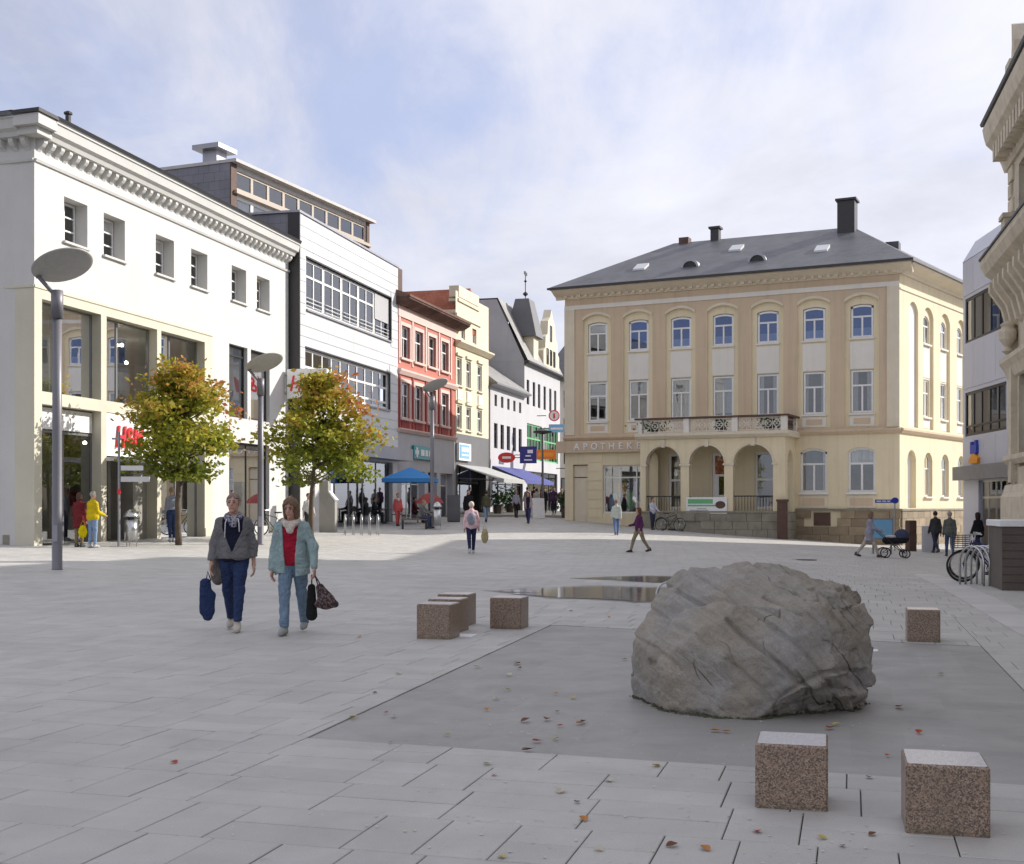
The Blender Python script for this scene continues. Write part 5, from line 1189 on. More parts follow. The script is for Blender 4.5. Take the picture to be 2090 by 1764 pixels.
# ------------------------------------------------------------------ boulder
def boulder():
    pl = []
    def plane(n, p): n = np.array(n, float); n /= np.linalg.norm(n); pl.append((n, float(n @ np.array(p, float))))
    sil = [(-.97, .14), (-.965, .26), (-.89, .53), (-.67, .80), (-.43, 1.06), (-.01, 1.125), (.29, 1.10), (.75, .97), (.88, .80), (1.03, .59), (.99, .12)]
    for (x0, z0), (x1, z1) in zip(sil[:-1], sil[1:]):
        nx_, nz_ = -(z1 - z0), (x1 - x0); plane((nx_, (-.12 if nz_ > .02 else 0), nz_), ((x0 + x1) / 2, 0, (z0 + z1) / 2))
    plane((-.16, -.88, .40), (-.1, -.93, .16)); plane((-.05, -.80, .62), (0, -.66, .78)); plane((.62, -.74, .12), (.70, -.72, .42)); plane((.30, -.86, .1), (.35, -.90, .35))
    plane((.34, -.62, -.70), (.60, -.62, .24)); plane((.75, -.2, -.5), (.97, -.2, .2)); plane((-.80, -.56, .16), (-.80, -.42, .34)); plane((-.45, -.52, -.72), (-.72, -.50, .12))
    plane((-.2, -.6, -.75), (-.25, -.93, .07)); plane((.55, -.55, .62), (.62, -.42, .78)); plane((-.5, -.55, .66), (-.52, -.42, .80))
    plane((0, 1, .25), (0, .98, .5)); plane((.65, .72, .2), (.72, .55, .5)); plane((-.65, .72, .2), (-.7, .5, .45)); plane((0, .6, .8), (0, .5, .95))
    q = random.Random(31)
    for _ in range(12):   # chipped facets, mostly on the broken right-hand side
        a, e = q.uniform(-2.9, .2), q.uniform(-.25, .4); n_ = np.array((math.cos(a) * math.cos(e), math.sin(a) * math.cos(e), math.sin(e)))
        m_ = min((dd - nn @ np.array((0, 0, .5))) / max(1e-6, nn @ n_) for nn, dd in pl if nn @ n_ > .05); plane(n_, np.array((0, 0, .5)) + n_ * m_ * q.uniform(.96, .99))
    vox = .0145; lo = np.array((-1.2, -1.2, -.12)); n = (np.array((2.4, 2.4, 1.4)) / vox).astype(int)
    g = np.stack(np.meshgrid(*[lo[i] + vox * np.arange(n[i]) for i in range(3)], indexing='ij'), -1)
    d = None
    for nn, dd in pl:
        e = g @ nn - dd
        if d is None: d = e
        else:
            k = .014; h = np.clip(.5 - .5 * (d - e) / k, 0, 1); d = d * (1 - h) + e * h + k * h * (1 - h)
    d = np.maximum(d, -(g[..., 2] + .06))
    V, Fc = surface_nets(d, lo, vox)
    me = bpy.data.meshes.new('boulder'); me.from_pydata(V.tolist(), [], Fc.tolist()); me.update()
    nor = np.array([v.normal[:] for v in me.vertices]); S = np.array((.74, .16, .655)); out = V.copy()   # bedding normal: layers dip to the lower right
    cracks = ((-.30, .022, .02), (-.05, .02, .02), (.18, .022, .035), (.40, .02, .03), (.62, .02, .045), (.82, .022, .035))
    for i, (p, q) in enumerate(zip(V, nor)):
        x, y, z = p; w_ = float(S @ p) + .05 * noise.noise((x * 1.7, y * 1.7, z * 1.7))
        a = .06 * noise.noise((x * 1.5 + 4, y * 1.5, z * 1.5)) + .03 * noise.noise((x * 4, y * 4 + 9, z * 4)) + .014 * noise.noise((x * 10, y * 10, z * 10)) + .007 * noise.noise((x * 26, y * 26, z * 26))
        # stepped bedding, rougher and broken on the right
        st_ = (w_ * 6.0) % 1.0; rough = sstep(.15, .75, x + .15 * noise.noise((x * 3, z * 3, 2)))
        a += .022 * (st_ - .5) * (.35 + .9 * rough)
        v_ = noise.cell((x * 4.5 + noise.noise((x * 3, y * 3, z * 3)), y * 4.5, z * 6)); a += rough * .035 * (v_ - .5)
        for c0, wd, dp in cracks:
            k = abs(w_ - c0) / wd
            if k < 1 and noise.noise((x * 2.1 + c0 * 7, y * 2, z * 2.3)) > -.18: a -= dp * (1 - k) ** .6
        # a curved hollow across the upper left and one lower right
        for (cx, cz, r0, wd, dp, x0, x1) in ((-.25, .35, .58, .035, .04, -.85, .1), (.55, -.25, .62, .03, .035, .05, .8)):
            k = abs(math.hypot(x - cx, z - cz) - r0) / wd
            if k < 1 and x0 < x < x1 and z > cz: a -= dp * (1 - k)
        out[i] = p + q * a
    for i, v in enumerate(me.vertices): v.co = out[i]
    me.polygons.foreach_set('use_smooth', [True] * len(me.polygons)); me.update()
    o = ob('boulder', me, 'rock', None, (1.94, 9.95, 0)); o.scale = (.985, .98, .945); tag(o, 'big weathered grey-brown boulder lying on the dark asphalt field', 'boulder')
    foot = [v for v in out if .0 < v[2] < .035]; q = random.Random(5); mb = MB()  # mossy clumps, their dark colour doubles as contact shade round the base
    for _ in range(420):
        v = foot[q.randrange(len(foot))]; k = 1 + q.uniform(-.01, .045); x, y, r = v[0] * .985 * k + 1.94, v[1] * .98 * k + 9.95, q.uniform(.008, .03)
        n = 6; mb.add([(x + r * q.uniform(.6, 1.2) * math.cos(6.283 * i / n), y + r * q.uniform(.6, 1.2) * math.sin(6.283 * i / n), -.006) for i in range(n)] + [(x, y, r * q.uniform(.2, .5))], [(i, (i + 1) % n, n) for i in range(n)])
    m_ = ob('moss', mb.mesh('moss', fix=False), surf('mossy_grit_and_shade', (.075, .075, .045), .95, .35, 20, 60, .004)); m_['kind'] = 'stuff'; tag(m_, 'moss and grit with painted contact shade round the foot of the boulder', 'moss', None, 'stuff')
boulder()

# ------------------------------------------------------------------ granite seat cubes
def cube(x, y, s, h, label, a=14.5):
    mb = MB().bbox(-s / 2, s / 2, -s / 2, s / 2, 0, h, .011); mb.m[1] = 1
    o = ob('granite_cube', mb, ['granite', 'granite_skylit_top'], None, (x, y, -.004), -R(a)); tag(o, label, 'seat', 'granite seat cubes on the square')
def cube_at(xl, yf, s, h, label):
    a = R(14.5); cx = xl + math.cos(a) * s / 2 + math.sin(a) * s / 2; cy = yf - math.sin(a) * s / 2 + math.cos(a) * s / 2; cube(cx, cy, s, h, label)
cube_at(1.29, 6.50, .375, .345, 'red granite cube directly in front of the boulder')
cube_at(1.925, 5.99, .39, .345, 'red granite cube nearest the camera at the lower right')
cube_at(-1.15, 14.75, .42, .425, 'red granite cube in front of its row of three left of the boulder')
cube_at(-1.07, 15.55, .42, .425, 'middle red granite cube of the row of three left of the boulder')
cube_at(-1.0, 16.4, .42, .425, 'rearmost red granite cube of the row of three left of the boulder')
cube_at(-.29, 15.98, .42, .41, 'single red granite cube between the row of three and the boulder')
cube_at(4.66, 14.44, .37, .385, 'red granite cube standing alone right behind the boulder')
for x, y, l in ((-.62, 15.15, 'small pale square plate set in the paving beside the row of cubes'), (3.98, 13.6, 'small pale square plate in the asphalt right of the boulder')):
    tag(ob('ground_plate', MB().bbox(-.16, .16, -.16, .16, -.02, .004, .004) if x < 0 else MB().bbox(-.08, .08, -.08, .08, -.02, .004, .004), 'white', None, (x, y, 0.0), -R(14.5)), l, 'ground plate')

# ------------------------------------------------------------------ trees
def tree(x, y, z0, H, crown_lo, rad, label, seed, lean=0.):
    q = random.Random(seed); T = thing('maple_tree', label, 'tree', (x, y, z0), 0, 'young autumn trees in front of the store')
    mb = MB(); top = H * .72
    trunk = [(lean * t * t + .03 * math.sin(t * 5 + seed), .03 * math.cos(t * 4), t * top) for t in [k / 8 for k in range(9)]]
    mb.tube(trunk, [.115 - .085 * k / 8 for k in range(9)], 9)
    tips = []; ch = H - crown_lo
    def env(t): pts = ((0, .4), (.1, .78), (.28, 1.08), (.45, .9), (.6, .7), (.72, .8), (.86, .5), (1, .08)) if seed == 8 else ((0, .4), (.12, .8), (.3, 1.02), (.5, 1.0), (.7, .78), (.88, .42), (1, .06)); return float(np.interp(t, [p[0] for p in pts], [p[1] for p in pts]))
    for k in range(60):
        t = q.random() ** .85; a = q.random() * 6.283; r = rad * env(t) * q.uniform(.3, 1.0) * (1 + .3 * math.sin(a * 3 + seed + 2.5 * t) + .12 * math.sin(a * 5 + 2 * seed + t * 7))
        tips.append((r * math.cos(a) + lean, r * math.sin(a), crown_lo + t * ch))
    for tp in tips[:34]:
        h = max(crown_lo * .8, min(top, tp[2] - .55)); i = h / top; b = (lean * i * i, 0, h); m_ = ((b[0] + tp[0]) / 2 + q.uniform(-.1, .1), (b[1] + tp[1]) / 2, (h + tp[2]) / 2 - .05)
        mb.tube([b, m_, tp], [.035, .02, .006], 5)
    ob('trunk', mb.mesh('trunk', smooth=True), 'bark', T)
    cl = []
    for tp in tips:
        for _ in range(3): cl.append((tp[0] + q.gauss(0, .26), tp[1] + q.gauss(0, .26), tp[2] + q.gauss(0, .2)))
    rg = np.random.default_rng(seed); nl = 54
    C = np.repeat(np.array(cl), nl, 0); n = len(C)
    P = C + rg.normal(0, 1, (n, 3)) * np.array((.25, .25, .15)); P[:, 2] = np.maximum(P[:, 2], crown_lo - .2 + rg.uniform(-.12, .12, n))
    d = rg.normal(0, 1, (n, 3)); d[:, 2] = d[:, 2] * .5 - .25; d /= np.linalg.norm(d, axis=1)[:, None]
    u = np.cross(d, rg.normal(0, 1, (n, 3))); u /= np.linalg.norm(u, axis=1)[:, None]; L_ = rg.uniform(.045, .125, n)[:, None]
    V = np.stack([P - d * L_, P + u * L_ * .62, P + d * L_, P - u * L_ * .62], 1).reshape(-1, 3); F_ = np.arange(4 * n).reshape(-1, 4)
    me = bpy.data.meshes.new('crown'); me.from_pydata(V.tolist(), [], F_.tolist()); me.update()
    t = (P[:, 2] - crown_lo) / ch; rr = np.hypot(P[:, 0], P[:, 1]) / rad
    # turned leaves sit on the outermost, topmost twigs; clump-wise drift
    drift = np.repeat(rg.normal(0, .16, len(cl)), nl); turn = t * .75 + rr * .42 + drift + rg.normal(0, .12, n)
    pal = np.array([(.19, .23, .03), (.32, .34, .04), (.45, .41, .055), (.46, .30, .055), (.52, .22, .07), (.50, .15, .09)])
    ii = np.clip((turn - .42) * 4.6, 0, 4.99); i0 = ii.astype(int); f = (ii - i0)[:, None]
    c = pal[i0] * (1 - f) + pal[np.minimum(i0 + 1, 5)] * f; c *= rg.uniform(.75, 1.25, (n, 1))
    at_ = me.color_attributes.new('leafcol', 'FLOAT_COLOR', 'CORNER'); at_.data.foreach_set('color', np.repeat(np.concatenate([c, np.ones((n, 1))], 1), 4, 0).ravel())
    o = ob('crown', me, 'leaf', T); o['kind'] = 'stuff'
    return T
tree(-10.76, 39.5, gz(-10.76, 39.5) - .03, 5.7, 2.35, 1.66, 'autumn tree with red-tipped round crown before the store entrance, left one', 3, .12)
tree(-7.35, 44.6, gz(-7.35, 44.6) - .03, 5.8, 2.3, 1.85, 'autumn tree with uneven layered crown before the sign box, right one', 8, .42)

# ------------------------------------------------------------------ street furniture
def street_lamp(x, y, H, label, sc=1., rz=0.):
    t = thing('street_lamp', label, 'street lamp', (x, y, gz(x, y)), rz, 'reflector lamps on the square')
    ob('pole', MB().lathe([(.118, 0), (.108, .02), (.1, H * .5), (.092, H * .9)], 16).mesh('pole', True), 'pole', t)
    ob('collar', MB().lathe([(.125, H * .9), (.125, H), (.09, H + .01)], 16).mesh('collar', True), 'pole', t)
    ob('service_door', MB().box(-.05, .05, -.125, -.09, .6, .95), 'galv', t)
    ob('arm', MB().tube([(0, 0, H - .15), (-.38, -.1, H + .30)], .045, 8), 'pole', t)
    d = ob('reflector', MB().lathe([(.02, .05), (.3, .045), (.62, .02), (.645, 0), (.62, -.02), (.3, -.035), (.02, -.045)], 32).mesh('reflector', True), 'disc', t, (.16, -.12, H + .52)); d.rotation_euler = (R(-15), R(-22), 0); 
    ob('spot_head', MB().lathe([(.05, 0), (.075, .1), (.07, .2), (.03, .24)], 10), 'pole', t, (-.36, -.1, H + .24))
    return t
street_lamp(-9.7, 26.12, 5.95, 'tall lamp post with tilted disc reflector nearest the camera, far left')
street_lamp(-8.42, 41.02, 5.56, 'lamp post with tilted disc reflector between the two trees')
street_lamp(-3.8, 58.3, 6.3, 'lamp post with tilted disc reflector by the blue parasol')
sp = thing('street_lamp', 'slim lamp post with small round top up the shopping street', 'street lamp', (1.9, 76.0, gz(1.9, 76)), 0)
ob('pole', MB().lathe([(.08, 0), (.06, 5.1)], 10), 'pole', sp); ob('lamp_top', MB().lathe([(.08, 5.1), (.6, 5.2), (.6, 5.28), (.1, 5.42)], 14), 'dark', sp)

sgp = thing('bus_stop_sign', 'thin sign post with small panels in front of the store entrance', 'sign post', (-12.13, 37.8, gz(-12.13, 37.8)))
ob('pole', MB().lathe([(.045, 0), (.04, 3.55)], 10), 'galv', sgp); ob('panel', MB().box(.06, .75, -.02, .02, 2.35, 2.5), 'panel', sgp); ob('panel', MB().box(.06, .95, -.02, .02, 2.0, 2.16), 'panel', sgp); ob('finial', MB().box(-.22, .1, -.015, .015, 3.3, 3.36), 'galv', sgp); ob('clamp', MB().lathe([(.06, 1.62), (.06, 1.78)], 10), 'red', sgp)
def litter_bin(x, y, label, h=1.15):
    t = thing('litter_bin', label, 'litter bin', (x, y, gz(x, y)), 0, 'steel litter bins')
    ob('body', MB().lathe([(.2, .18), (.2, h * .72)], 18).mesh('body', True), 'steel', t); ob('hood', MB().lathe([(.23, h * .80), (.23, h * .84), (.15, h * .93), (.04, h)], 18).mesh('hood', True), 'steel', t); ob('neck', MB().lathe([(.1, h * .72), (.1, h * .80)], 12), 'dark', t)
    for k in range(3): ob('leg', MB().tube([(.17 * math.cos(2.1 * k), .17 * math.sin(2.1 * k), 0), (.17 * math.cos(2.1 * k), .17 * math.sin(2.1 * k), .2)], .02, 6), 'steel', t)
litter_bin(-11.85, 38.1, 'steel litter bin beside the sign post at the store'); litter_bin(-3.5, 57.3, 'steel litter bin with domed hood beside the seated man', 1.3)
ste = thing('concrete_stele', 'slant-topped concrete stele with white panel beside the right tree', 'stele', (-8.1, 54.0, gz(-8.1, 54)), R(-10))
ob('slab', MB().prism([(-.36, -.1), (.36, -.1), (.36, 1.35), (.05, 1.75), (.05, 2.25), (-.36, 2.25)], 'y', -.18, .18), 'concrete', ste); ob('panel', MB().prism([(.36, 1.37), (.05, 1.77), (.09, 1.82), (.42, 1.42)], 'y', -.2, .2), 'white', ste)
def bike_rack(x, y, n, pitch, rz, label, r=.28, h=.82):
    t = thing('bike_rack', label, 'bike rack', (x, y, gz(x, y)), rz, 'hoop bike racks')
    for k in range(n):
        pts = [(k * pitch, -r, -.02), (k * pitch, -r, h - r)] + [(k * pitch, -r * math.cos(R(a)), h - r + r * math.sin(R(a))) for a in range(15, 180, 15)] + [(k * pitch, r, h - r), (k * pitch, r, -.02)]
        ob('hoop', MB().tube(pts, .022, 7).mesh('hoop', True), 'steel', t)
    return t
bike_rack(-6.95, 51.0, 5, .34, R(12), 'steel hoop bike rack beside the concrete stele', .36, .85)
bike_rack(9.42, 25.1, 5, .15, R(22), 'steel hoop bike rack beside the capped wall on the right', .34, .8)
hp = tag(ob('steel_hoop', MB().ring((0, 0, .36), .17, .014, 24, 6, 'y'), 'steel', None, (2.2, 17.2, 0)), 'single pale steel ring standing behind the boulder', 'ring'); 
ob('foot', MB().tube([(0, 0, -.02), (0, 0, .2)], .02, 6), 'steel', hp)

def bicycle(x, y, rz, label, frame='dark', basket=True, lean=0.):
    t = thing('bicycle', label, 'bicycle', (x, y, gz(x, y)), rz, 'parked bicycles'); t.rotation_euler = (lean, 0, rz); Rw = .345
    for cx in (-.52, .54):
        wl = ob('wheel', MB().ring((cx, 0, Rw), Rw - .02, .022, 30, 6, 'y').mesh('wheel', True), 'rubber', t)
        m = MB().ring((cx, 0, Rw), Rw - .05, .01, 30, 5, 'y').lathe([(.001, -.04), (.03, -.04), (.03, .04), (.001, .04)], 8, (cx, 0, Rw))
        for k in range(14): a = 2 * math.pi * k / 14; m.tube([(cx, .02 * (-1) ** k, Rw), (cx + (Rw - .05) * math.cos(a), 0, Rw + (Rw - .05) * math.sin(a))], .003, 4, cap=False)
        ob('rim', m, 'steel', wl)
    bb = (-.05, 0, .30); hd = (.36, 0, .78); st_ = (-.18, 0, .72)
    ob('frame', MB().tube([bb, hd], .018, 7).tube([bb, st_], .016, 7).tube([st_, (.34, 0, .84)], .016, 7).tube([bb, (-.52, .03, Rw)], .011, 6).tube([st_, (-.52, .03, Rw)], .010, 6), frame, t)
    ob('fork', MB().tube([(.33, 0, .9), (.38, 0, .74), (.54, .045, Rw)], .013, 6).tube([(.38, 0, .74), (.54, -.045, Rw)], .013, 6), frame, t)
    ob('handlebar', MB().tube([(.33, 0, .88), (.31, 0, 1.02)], .013, 6).tube([(.22, -.28, 1.04), (.3, -.24, 1.05), (.33, 0, 1.02), (.3, .24, 1.05), (.22, .28, 1.04)], .013, 6), 'steel', t)
    ob('saddle', MB().prism([(-.36, .09), (-.38, 0), (-.36, -.09), (-.2, -.05), (-.07, -.02), (-.07, .02), (-.2, .05)], 'z', .9, .96), 'black', t); ob('seat_post', MB().tube([st_, (-.22, 0, .9)], .013, 6), 'steel', t)
    ob('crank', MB().ring((-.05, .03, .30), .09, .008, 16, 4, 'y').tube([(-.05, .04, .30), (.05, .05, .17)], .01, 5).box(.02, .1, .05, .13, .155, .185), 'dark', t)
    ob('mudguard', MB().ring((-.52, 0, Rw), Rw + .025, .018, 12, 5, 'y', a0=20, a1=160), 'dark', t)
    if basket:
        m = MB()
        for k in range(7): z = 0.74 + k * .045; m.tube([(.42, -.17, z), (.74, -.17, z), (.74, .17, z), (.42, .17, z), (.42, -.17, z)], .006, 4)
        for a, b in ((.42, -.17), (.58, -.17), (.74, -.17), (.74, 0), (.74, .17), (.58, .17), (.42, .17)): m.tube([(a, b, .73), (a, b, 1.02)], .006, 4)
        m.box(.42, .74, -.17, .17, .73, .745); ob('basket', m, 'dark', t)
    return t
bicycle(10.25, 26.35, R(176), 'black bicycle with front basket parked by the capped wall', 'dark', True, R(4))
bicycle(10.75, 27.6, R(170), 'second dark bicycle parked behind the basket bicycle', 'navy', False, R(-4))
bicycle(8.15, 63.2, R(-35), 'dark bicycle parked in front of the left porch arch', 'dark', False, R(-3))
bicycle(-9.6, 49.2, R(160), 'bicycle parked against the store wall behind the walking women', 'dark_frame', False)

wl = thing('capped_wall', 'dark brown low wall with pale cap at the right edge', 'wall', (9.36, 23.4, -.03), R(-13))
ob('wall_body', MB().box(0, 2.6, 0, 1.6, -.1, 1.24), 'lilacstone', wl); ob('cap', MB().bbox(-.05, 2.65, -.05, 1.65, 1.24, 1.36, .015), 'white', wl)
for k in range(8): ob('board', MB().box(.0, 2.6, -.02, -.002, .02 + k * .152, .16 + k * .152), 'lilacstone', wl)

def post(x, y, r, h, mat, label, name='post', cat='post'):
    o = ob(name, MB().lathe([(r, -.05), (r, h - .06), (r * .8, h), (.01, h)], 14).mesh(name, False), mat, None, (x, y, gz(x, y))); return tag(o, label, cat)
dp = tag(ob('advertising_pillar', MB().box(-.22, .22, -.22, .22, -.3, 1.9).box(-.26, .26, -.26, .26, 1.9, 2.02), 'rust', None, (13.72, 62.15, gz(13.72, 62.15)), A_Y), 'dark brown square pillar at the right end of the porch', 'pillar')
tag(ob('steel_pillar', MB().bbox(-.18, .18, -.18, .18, -.1, 1.3, .03), 'rust', None, (16.9, 51.9, gz(16.9, 51.9)), .2), 'rusty brown pillar beside the grey cabinet', 'pillar')
eb = thing('utility_cabinet', 'pale grey utility cabinet beside the rusty pillar', 'cabinet', (17.55, 51.4, gz(17.55, 51.4)), R(-12)); ob('body', MB().bbox(-.32, .32, -.2, .2, -.1, 1.1, .02), 'pale_grey', eb); ob('door', MB().box(-.27, .27, -.215, -.201, .1, 1.0), 'pale_grey', eb)
bsn = thing('street_sign', 'blue street name sign on a thin post before the pharmacy corner', 'street sign', (16.0, 51.2, gz(16, 51.2)), R(6))
ob('pole', MB().lathe([(.03, -.1), (.03, 2.12)], 8), 'galv', bsn); ob('panel', MB().box(-.85, .05, -.015, .015, 2.0, 2.14), 'blue', bsn); ob('panel', MB().prism([(.16 * math.cos(R(a)), 2.1 + .13 * math.sin(R(a))) for a in range(0, 360, 20)], 'y', -.03, -.016), 'blue', bsn)
ob('lettering', MB().box(-.8, -.6, -.018, -.0155, 2.04, 2.1).box(-.56, -.38, -.018, -.0155, 2.04, 2.1).box(-.34, -.2, -.018, -.0155, 2.04, 2.1), 'white', bsn)
isn = thing('information_board', 'blue square notice board behind the pram', 'notice board', (14.05, 46.5, gz(14.05, 46.5)), R(5)); ob('frame', MB().box(-.42, .42, -.04, .04, .55, 1.35), 'galv', isn); ob('panel', MB().box(-.37, .37, -.06, -.041, .6, 1.3), 'lightblue', isn); ob('leg', MB().box(-.38, -.32, -.03, .03, -.1, .55), 'galv', isn); ob('leg', MB().box(.32, .38, -.03, .03, -.1, .55), 'galv', isn)
# banner in the middle porch arch and plants on the balcony
def yw(u, v): c, s = math.cos(A_Y), math.sin(A_Y); return (3.02 + u * c - v * s, 70 + u * s + v * c)
bx_, by_ = yw(9.05, -2.36); bn = thing('banner', 'white and green printed banner hung in the middle porch arch', 'banner', (bx_, by_, 1.2), A_Y)
ob('sheet', MB().box(-1.1, 1.1, -.01, .01, 0, .86), 'white', bn); ob('print', MB().box(-1.0, .35, -.013, -.0105, .52, .76).box(-1.0, .5, -.013, -.0105, .38, .46), 'green', bn); ob('print', MB().box(-.9, .1, -.013, -.0105, .14, .2).box(-.5, .0, -.013, -.0105, .24, .29), 'shutter', bn); ob('picture', MB().prism([(.75 + .27 * math.cos(R(a)), .46 + .2 * math.sin(R(a))) for a in range(0, 360, 20)], 'y', -.014, -.0105), 'rust', bn)
def plant(loc, r, label, seed, h=.5):
    q = np.random.default_rng(seed); t = thing('potted_plant', label, 'plant', loc, 0, 'plants on the porch balcony'); ob('pot', MB().lathe([(.12, 0), (.16, .22), (.13, .22)], 12), 'rust', t)
    n = 260; P = q.normal(0, 1, (n, 3)) * np.array((r * .45, r * .25, h * .3)) + np.array((0, 0, h * .75)); d = q.normal(0, 1, (n, 3)); d /= np.linalg.norm(d, axis=1)[:, None]; u = np.cross(d, q.normal(0, 1, (n, 3))); u /= np.linalg.norm(u, axis=1)[:, None]
    V = np.stack([P - d * .09, P + u * .045, P + d * .09, P - u * .045], 1).reshape(-1, 3); me = bpy.data.meshes.new('foliage'); me.from_pydata(V.tolist(), [], np.arange(4 * n).reshape(-1, 4).tolist()); me.update(); ob('foliage', me, 'plant', t)
for k, (u, r) in enumerate(((6.1, .9), (12.4, .75), (9.75, .35))): x, y = yw(u, -2.05); plant((x, y, 5.46), r, ('dark bushy plant at the left end of the porch balcony', 'dark bushy plant at the right end of the porch balcony', 'small plant in the middle of the porch balcony')[k], 40 + k)

# café corner
pa = thing('parasol', 'sky blue square café parasol in front of the red house', 'parasol', (-5.25, 63.4, gz(-5.25, 63.4)))
ob('pole', MB().lathe([(.03, 0), (.03, 2.75)], 8), 'white_frame', pa); ob('base', MB().lathe([(.3, 0), (.3, .08), (.05, .12)], 14), 'concrete', pa)
ob('canopy', MB().add([(1.55 * math.cos(R(45 + 90 * k)) * 1.25, 1.55 * math.sin(R(45 + 90 * k)) * 1.1, 2.35) for k in range(4)] + [(0, 0, 2.95)] + [(1.55 * math.cos(R(45 + 90 * k)) * 1.25, 1.55 * math.sin(R(45 + 90 * k)) * 1.1, 2.15) for k in range(4)], [(0, 1, 4), (1, 2, 4), (2, 3, 4), (3, 0, 4), (0, 5, 6, 1), (1, 6, 7, 2), (2, 7, 8, 3), (3, 8, 5, 0)]), 'skyblue', pa)
def cafe_chair(x, y, rz, label, mat='dark'):
    t = thing('cafe_chair', label, 'chair', (x, y, gz(x, y)), rz, 'café chairs by the blue parasol'); ob('seat', MB().bbox(-.21, .21, -.21, .21, .43, .47, .01), mat, t); ob('backrest', MB().box(-.2, .2, .18, .21, .6, .88), mat, t)
    for a in (-.18, .18):
        ob('leg', MB().tube([(a, -.18, 0), (a, -.18, .44)], .014, 6), 'dark', t); ob('leg', MB().tube([(a, .22, 0), (a, .19, .9)], .014, 6), 'dark', t)
def cafe_table(x, y, label):
    t = thing('cafe_table', label, 'table', (x, y, gz(x, y)), 0, 'café tables by the blue parasol'); ob('table_top', MB().lathe([(.34, .72), (.34, .75)], 18), 'wood', t); ob('column', MB().lathe([(.03, 0), (.03, .72)], 8), 'dark', t); ob('foot', MB().lathe([(.22, 0), (.2, .03), (.03, .06)], 12), 'dark', t)
cafe_table(-6.6, 64.2, 'round café table left of the parasol pole'); cafe_table(-4.6, 65.2, 'round café table right of the parasol pole')
for x, y, a, l in ((-7.2, 64.0, 80, 'café chair left of the left table'), (-6.1, 64.9, -140, 'café chair behind the left table'), (-5.2, 65.3, 90, 'café chair left of the right table'), (-4.0, 65.0, -90, 'café chair right of the right table')): cafe_chair(x, y, R(a), l)
rp = thing('parasol', 'small folded dark red parasol beside the seated man', 'parasol', (-4.05, 60.4, gz(-4.05, 60.4)), R(20)); ob('pole', MB().lathe([(.025, 0), (.025, 1.5)], 8), 'dark', rp); ob('canopy', MB().lathe([(.75, 1.15), (.55, 1.4), (.3, 1.58), (.03, 1.68)], 10), 'dark_red', rp)
bnch = thing('bench', 'simple dark bench the man sits on beside the lamp post', 'bench', (-4.5, 57.75, gz(-4.5, 57.75)), R(4)); ob('seat', MB().bbox(-.75, .55, -.22, .22, .42, .48, .01), 'wood', bnch)
for a in (-.65, .45): ob('leg', MB().box(a - .05, a + .05, -.2, .2, -.05, .42), 'dark', bnch)
ab = thing('pavement_board', 'white pavement board standing by the slim lamp post', 'pavement board', (1.55, 72.5, gz(1.55, 72.5)), R(8)); ob('face', MB().prism([(-.25, 0), (.0, 1.2), (.03, 1.2), (-.2, 0)], 'x', -.36, .36), 'white', ab); ob('face', MB().prism([(.25, 0), (.04, 1.2), (.07, 1.2), (.3, 0)], 'x', -.36, .36), 'white', ab)
pb = thing('pavement_board', 'dark blue-grey pavement board in front of the cream house', 'pavement board', (-3.15, 66.3, gz(-3.15, 66.3)), R(12)); ob('face', MB().box(-.35, .35, -.04, .04, .05, 1.45), 'grey_ashlar', pb); ob('foot', MB().box(-.3, .3, -.25, .25, 0, .05), 'dark', pb)
def planter(x, y, label):
    t = thing('planter', label, 'planter', (x, y, gz(x, y)), 0, 'planters in the street'); ob('tub', MB().lathe([(.28, 0), (.36, .6), (.3, .6)], 14), 'lilacstone', t)
    q = np.random.default_rng(int(y * 10)); n = 300; P = q.normal(0, 1, (n, 3)) * np.array((.3, .3, .28)) + np.array((0, 0, 1.0)); d = q.normal(0, 1, (n, 3)); d /= np.linalg.norm(d, axis=1)[:, None]; u = np.cross(d, q.normal(0, 1, (n, 3))); u /= np.linalg.norm(u, axis=1)[:, None]
    V = np.stack([P - d * .12, P + u * .06, P + d * .12, P - u * .06], 1).reshape(-1, 3); me = bpy.data.meshes.new('foliage'); me.from_pydata(V.tolist(), [], np.arange(4 * n).reshape(-1, 4).tolist()); me.update(); ob('foliage', me, 'plant', t)
planter(3.3, 74.2, 'planted tub at the pharmacy corner'); planter(-.9, 80.5, 'planted tub under the blue awning, nearer one'); planter(-.1, 83.2, 'planted tub under the blue awning, farther one')

# ------------------------------------------------------------------ fallen leaves
q = random.Random(12)
LEAFM = []
for col, nm in (((.42, .06, .03), 'red'), ((.48, .20, .04), 'orange'), ((.50, .40, .10), 'yellow'), ((.16, .07, .035), 'brown'), ((.55, .50, .38), 'pale')):
    out = [(0, -.05), (.014, -.042), (.026, -.02), (.03, .0), (.025, .02), (.012, .038), (0, .055), (-.013, .037), (-.027, .02), (-.031, 0), (-.024, -.022), (-.013, -.042)]
    me = bpy.data.meshes.new('leaf'); vs = [(x, y, .003 + .5 * abs(x) * (1 + 8 * y) + 3.2 * max(0, y) ** 2) for x, y in out] + [(0, 0, .004)] + [(0, -.09, .008), (.003, -.05, .005)]
    me.from_pydata(vs, [], [(i, (i + 1) % 12, 12) for i in range(12)] + [(0, 13, 14)]); at_ = me.color_attributes.new('leafcol', 'FLOAT_COLOR', 'CORNER'); at_.data.foreach_set('color', list((*col, 1)) * len(me.loops)); setmats(me, 'fallen'); LEAFM.append((nm, me))
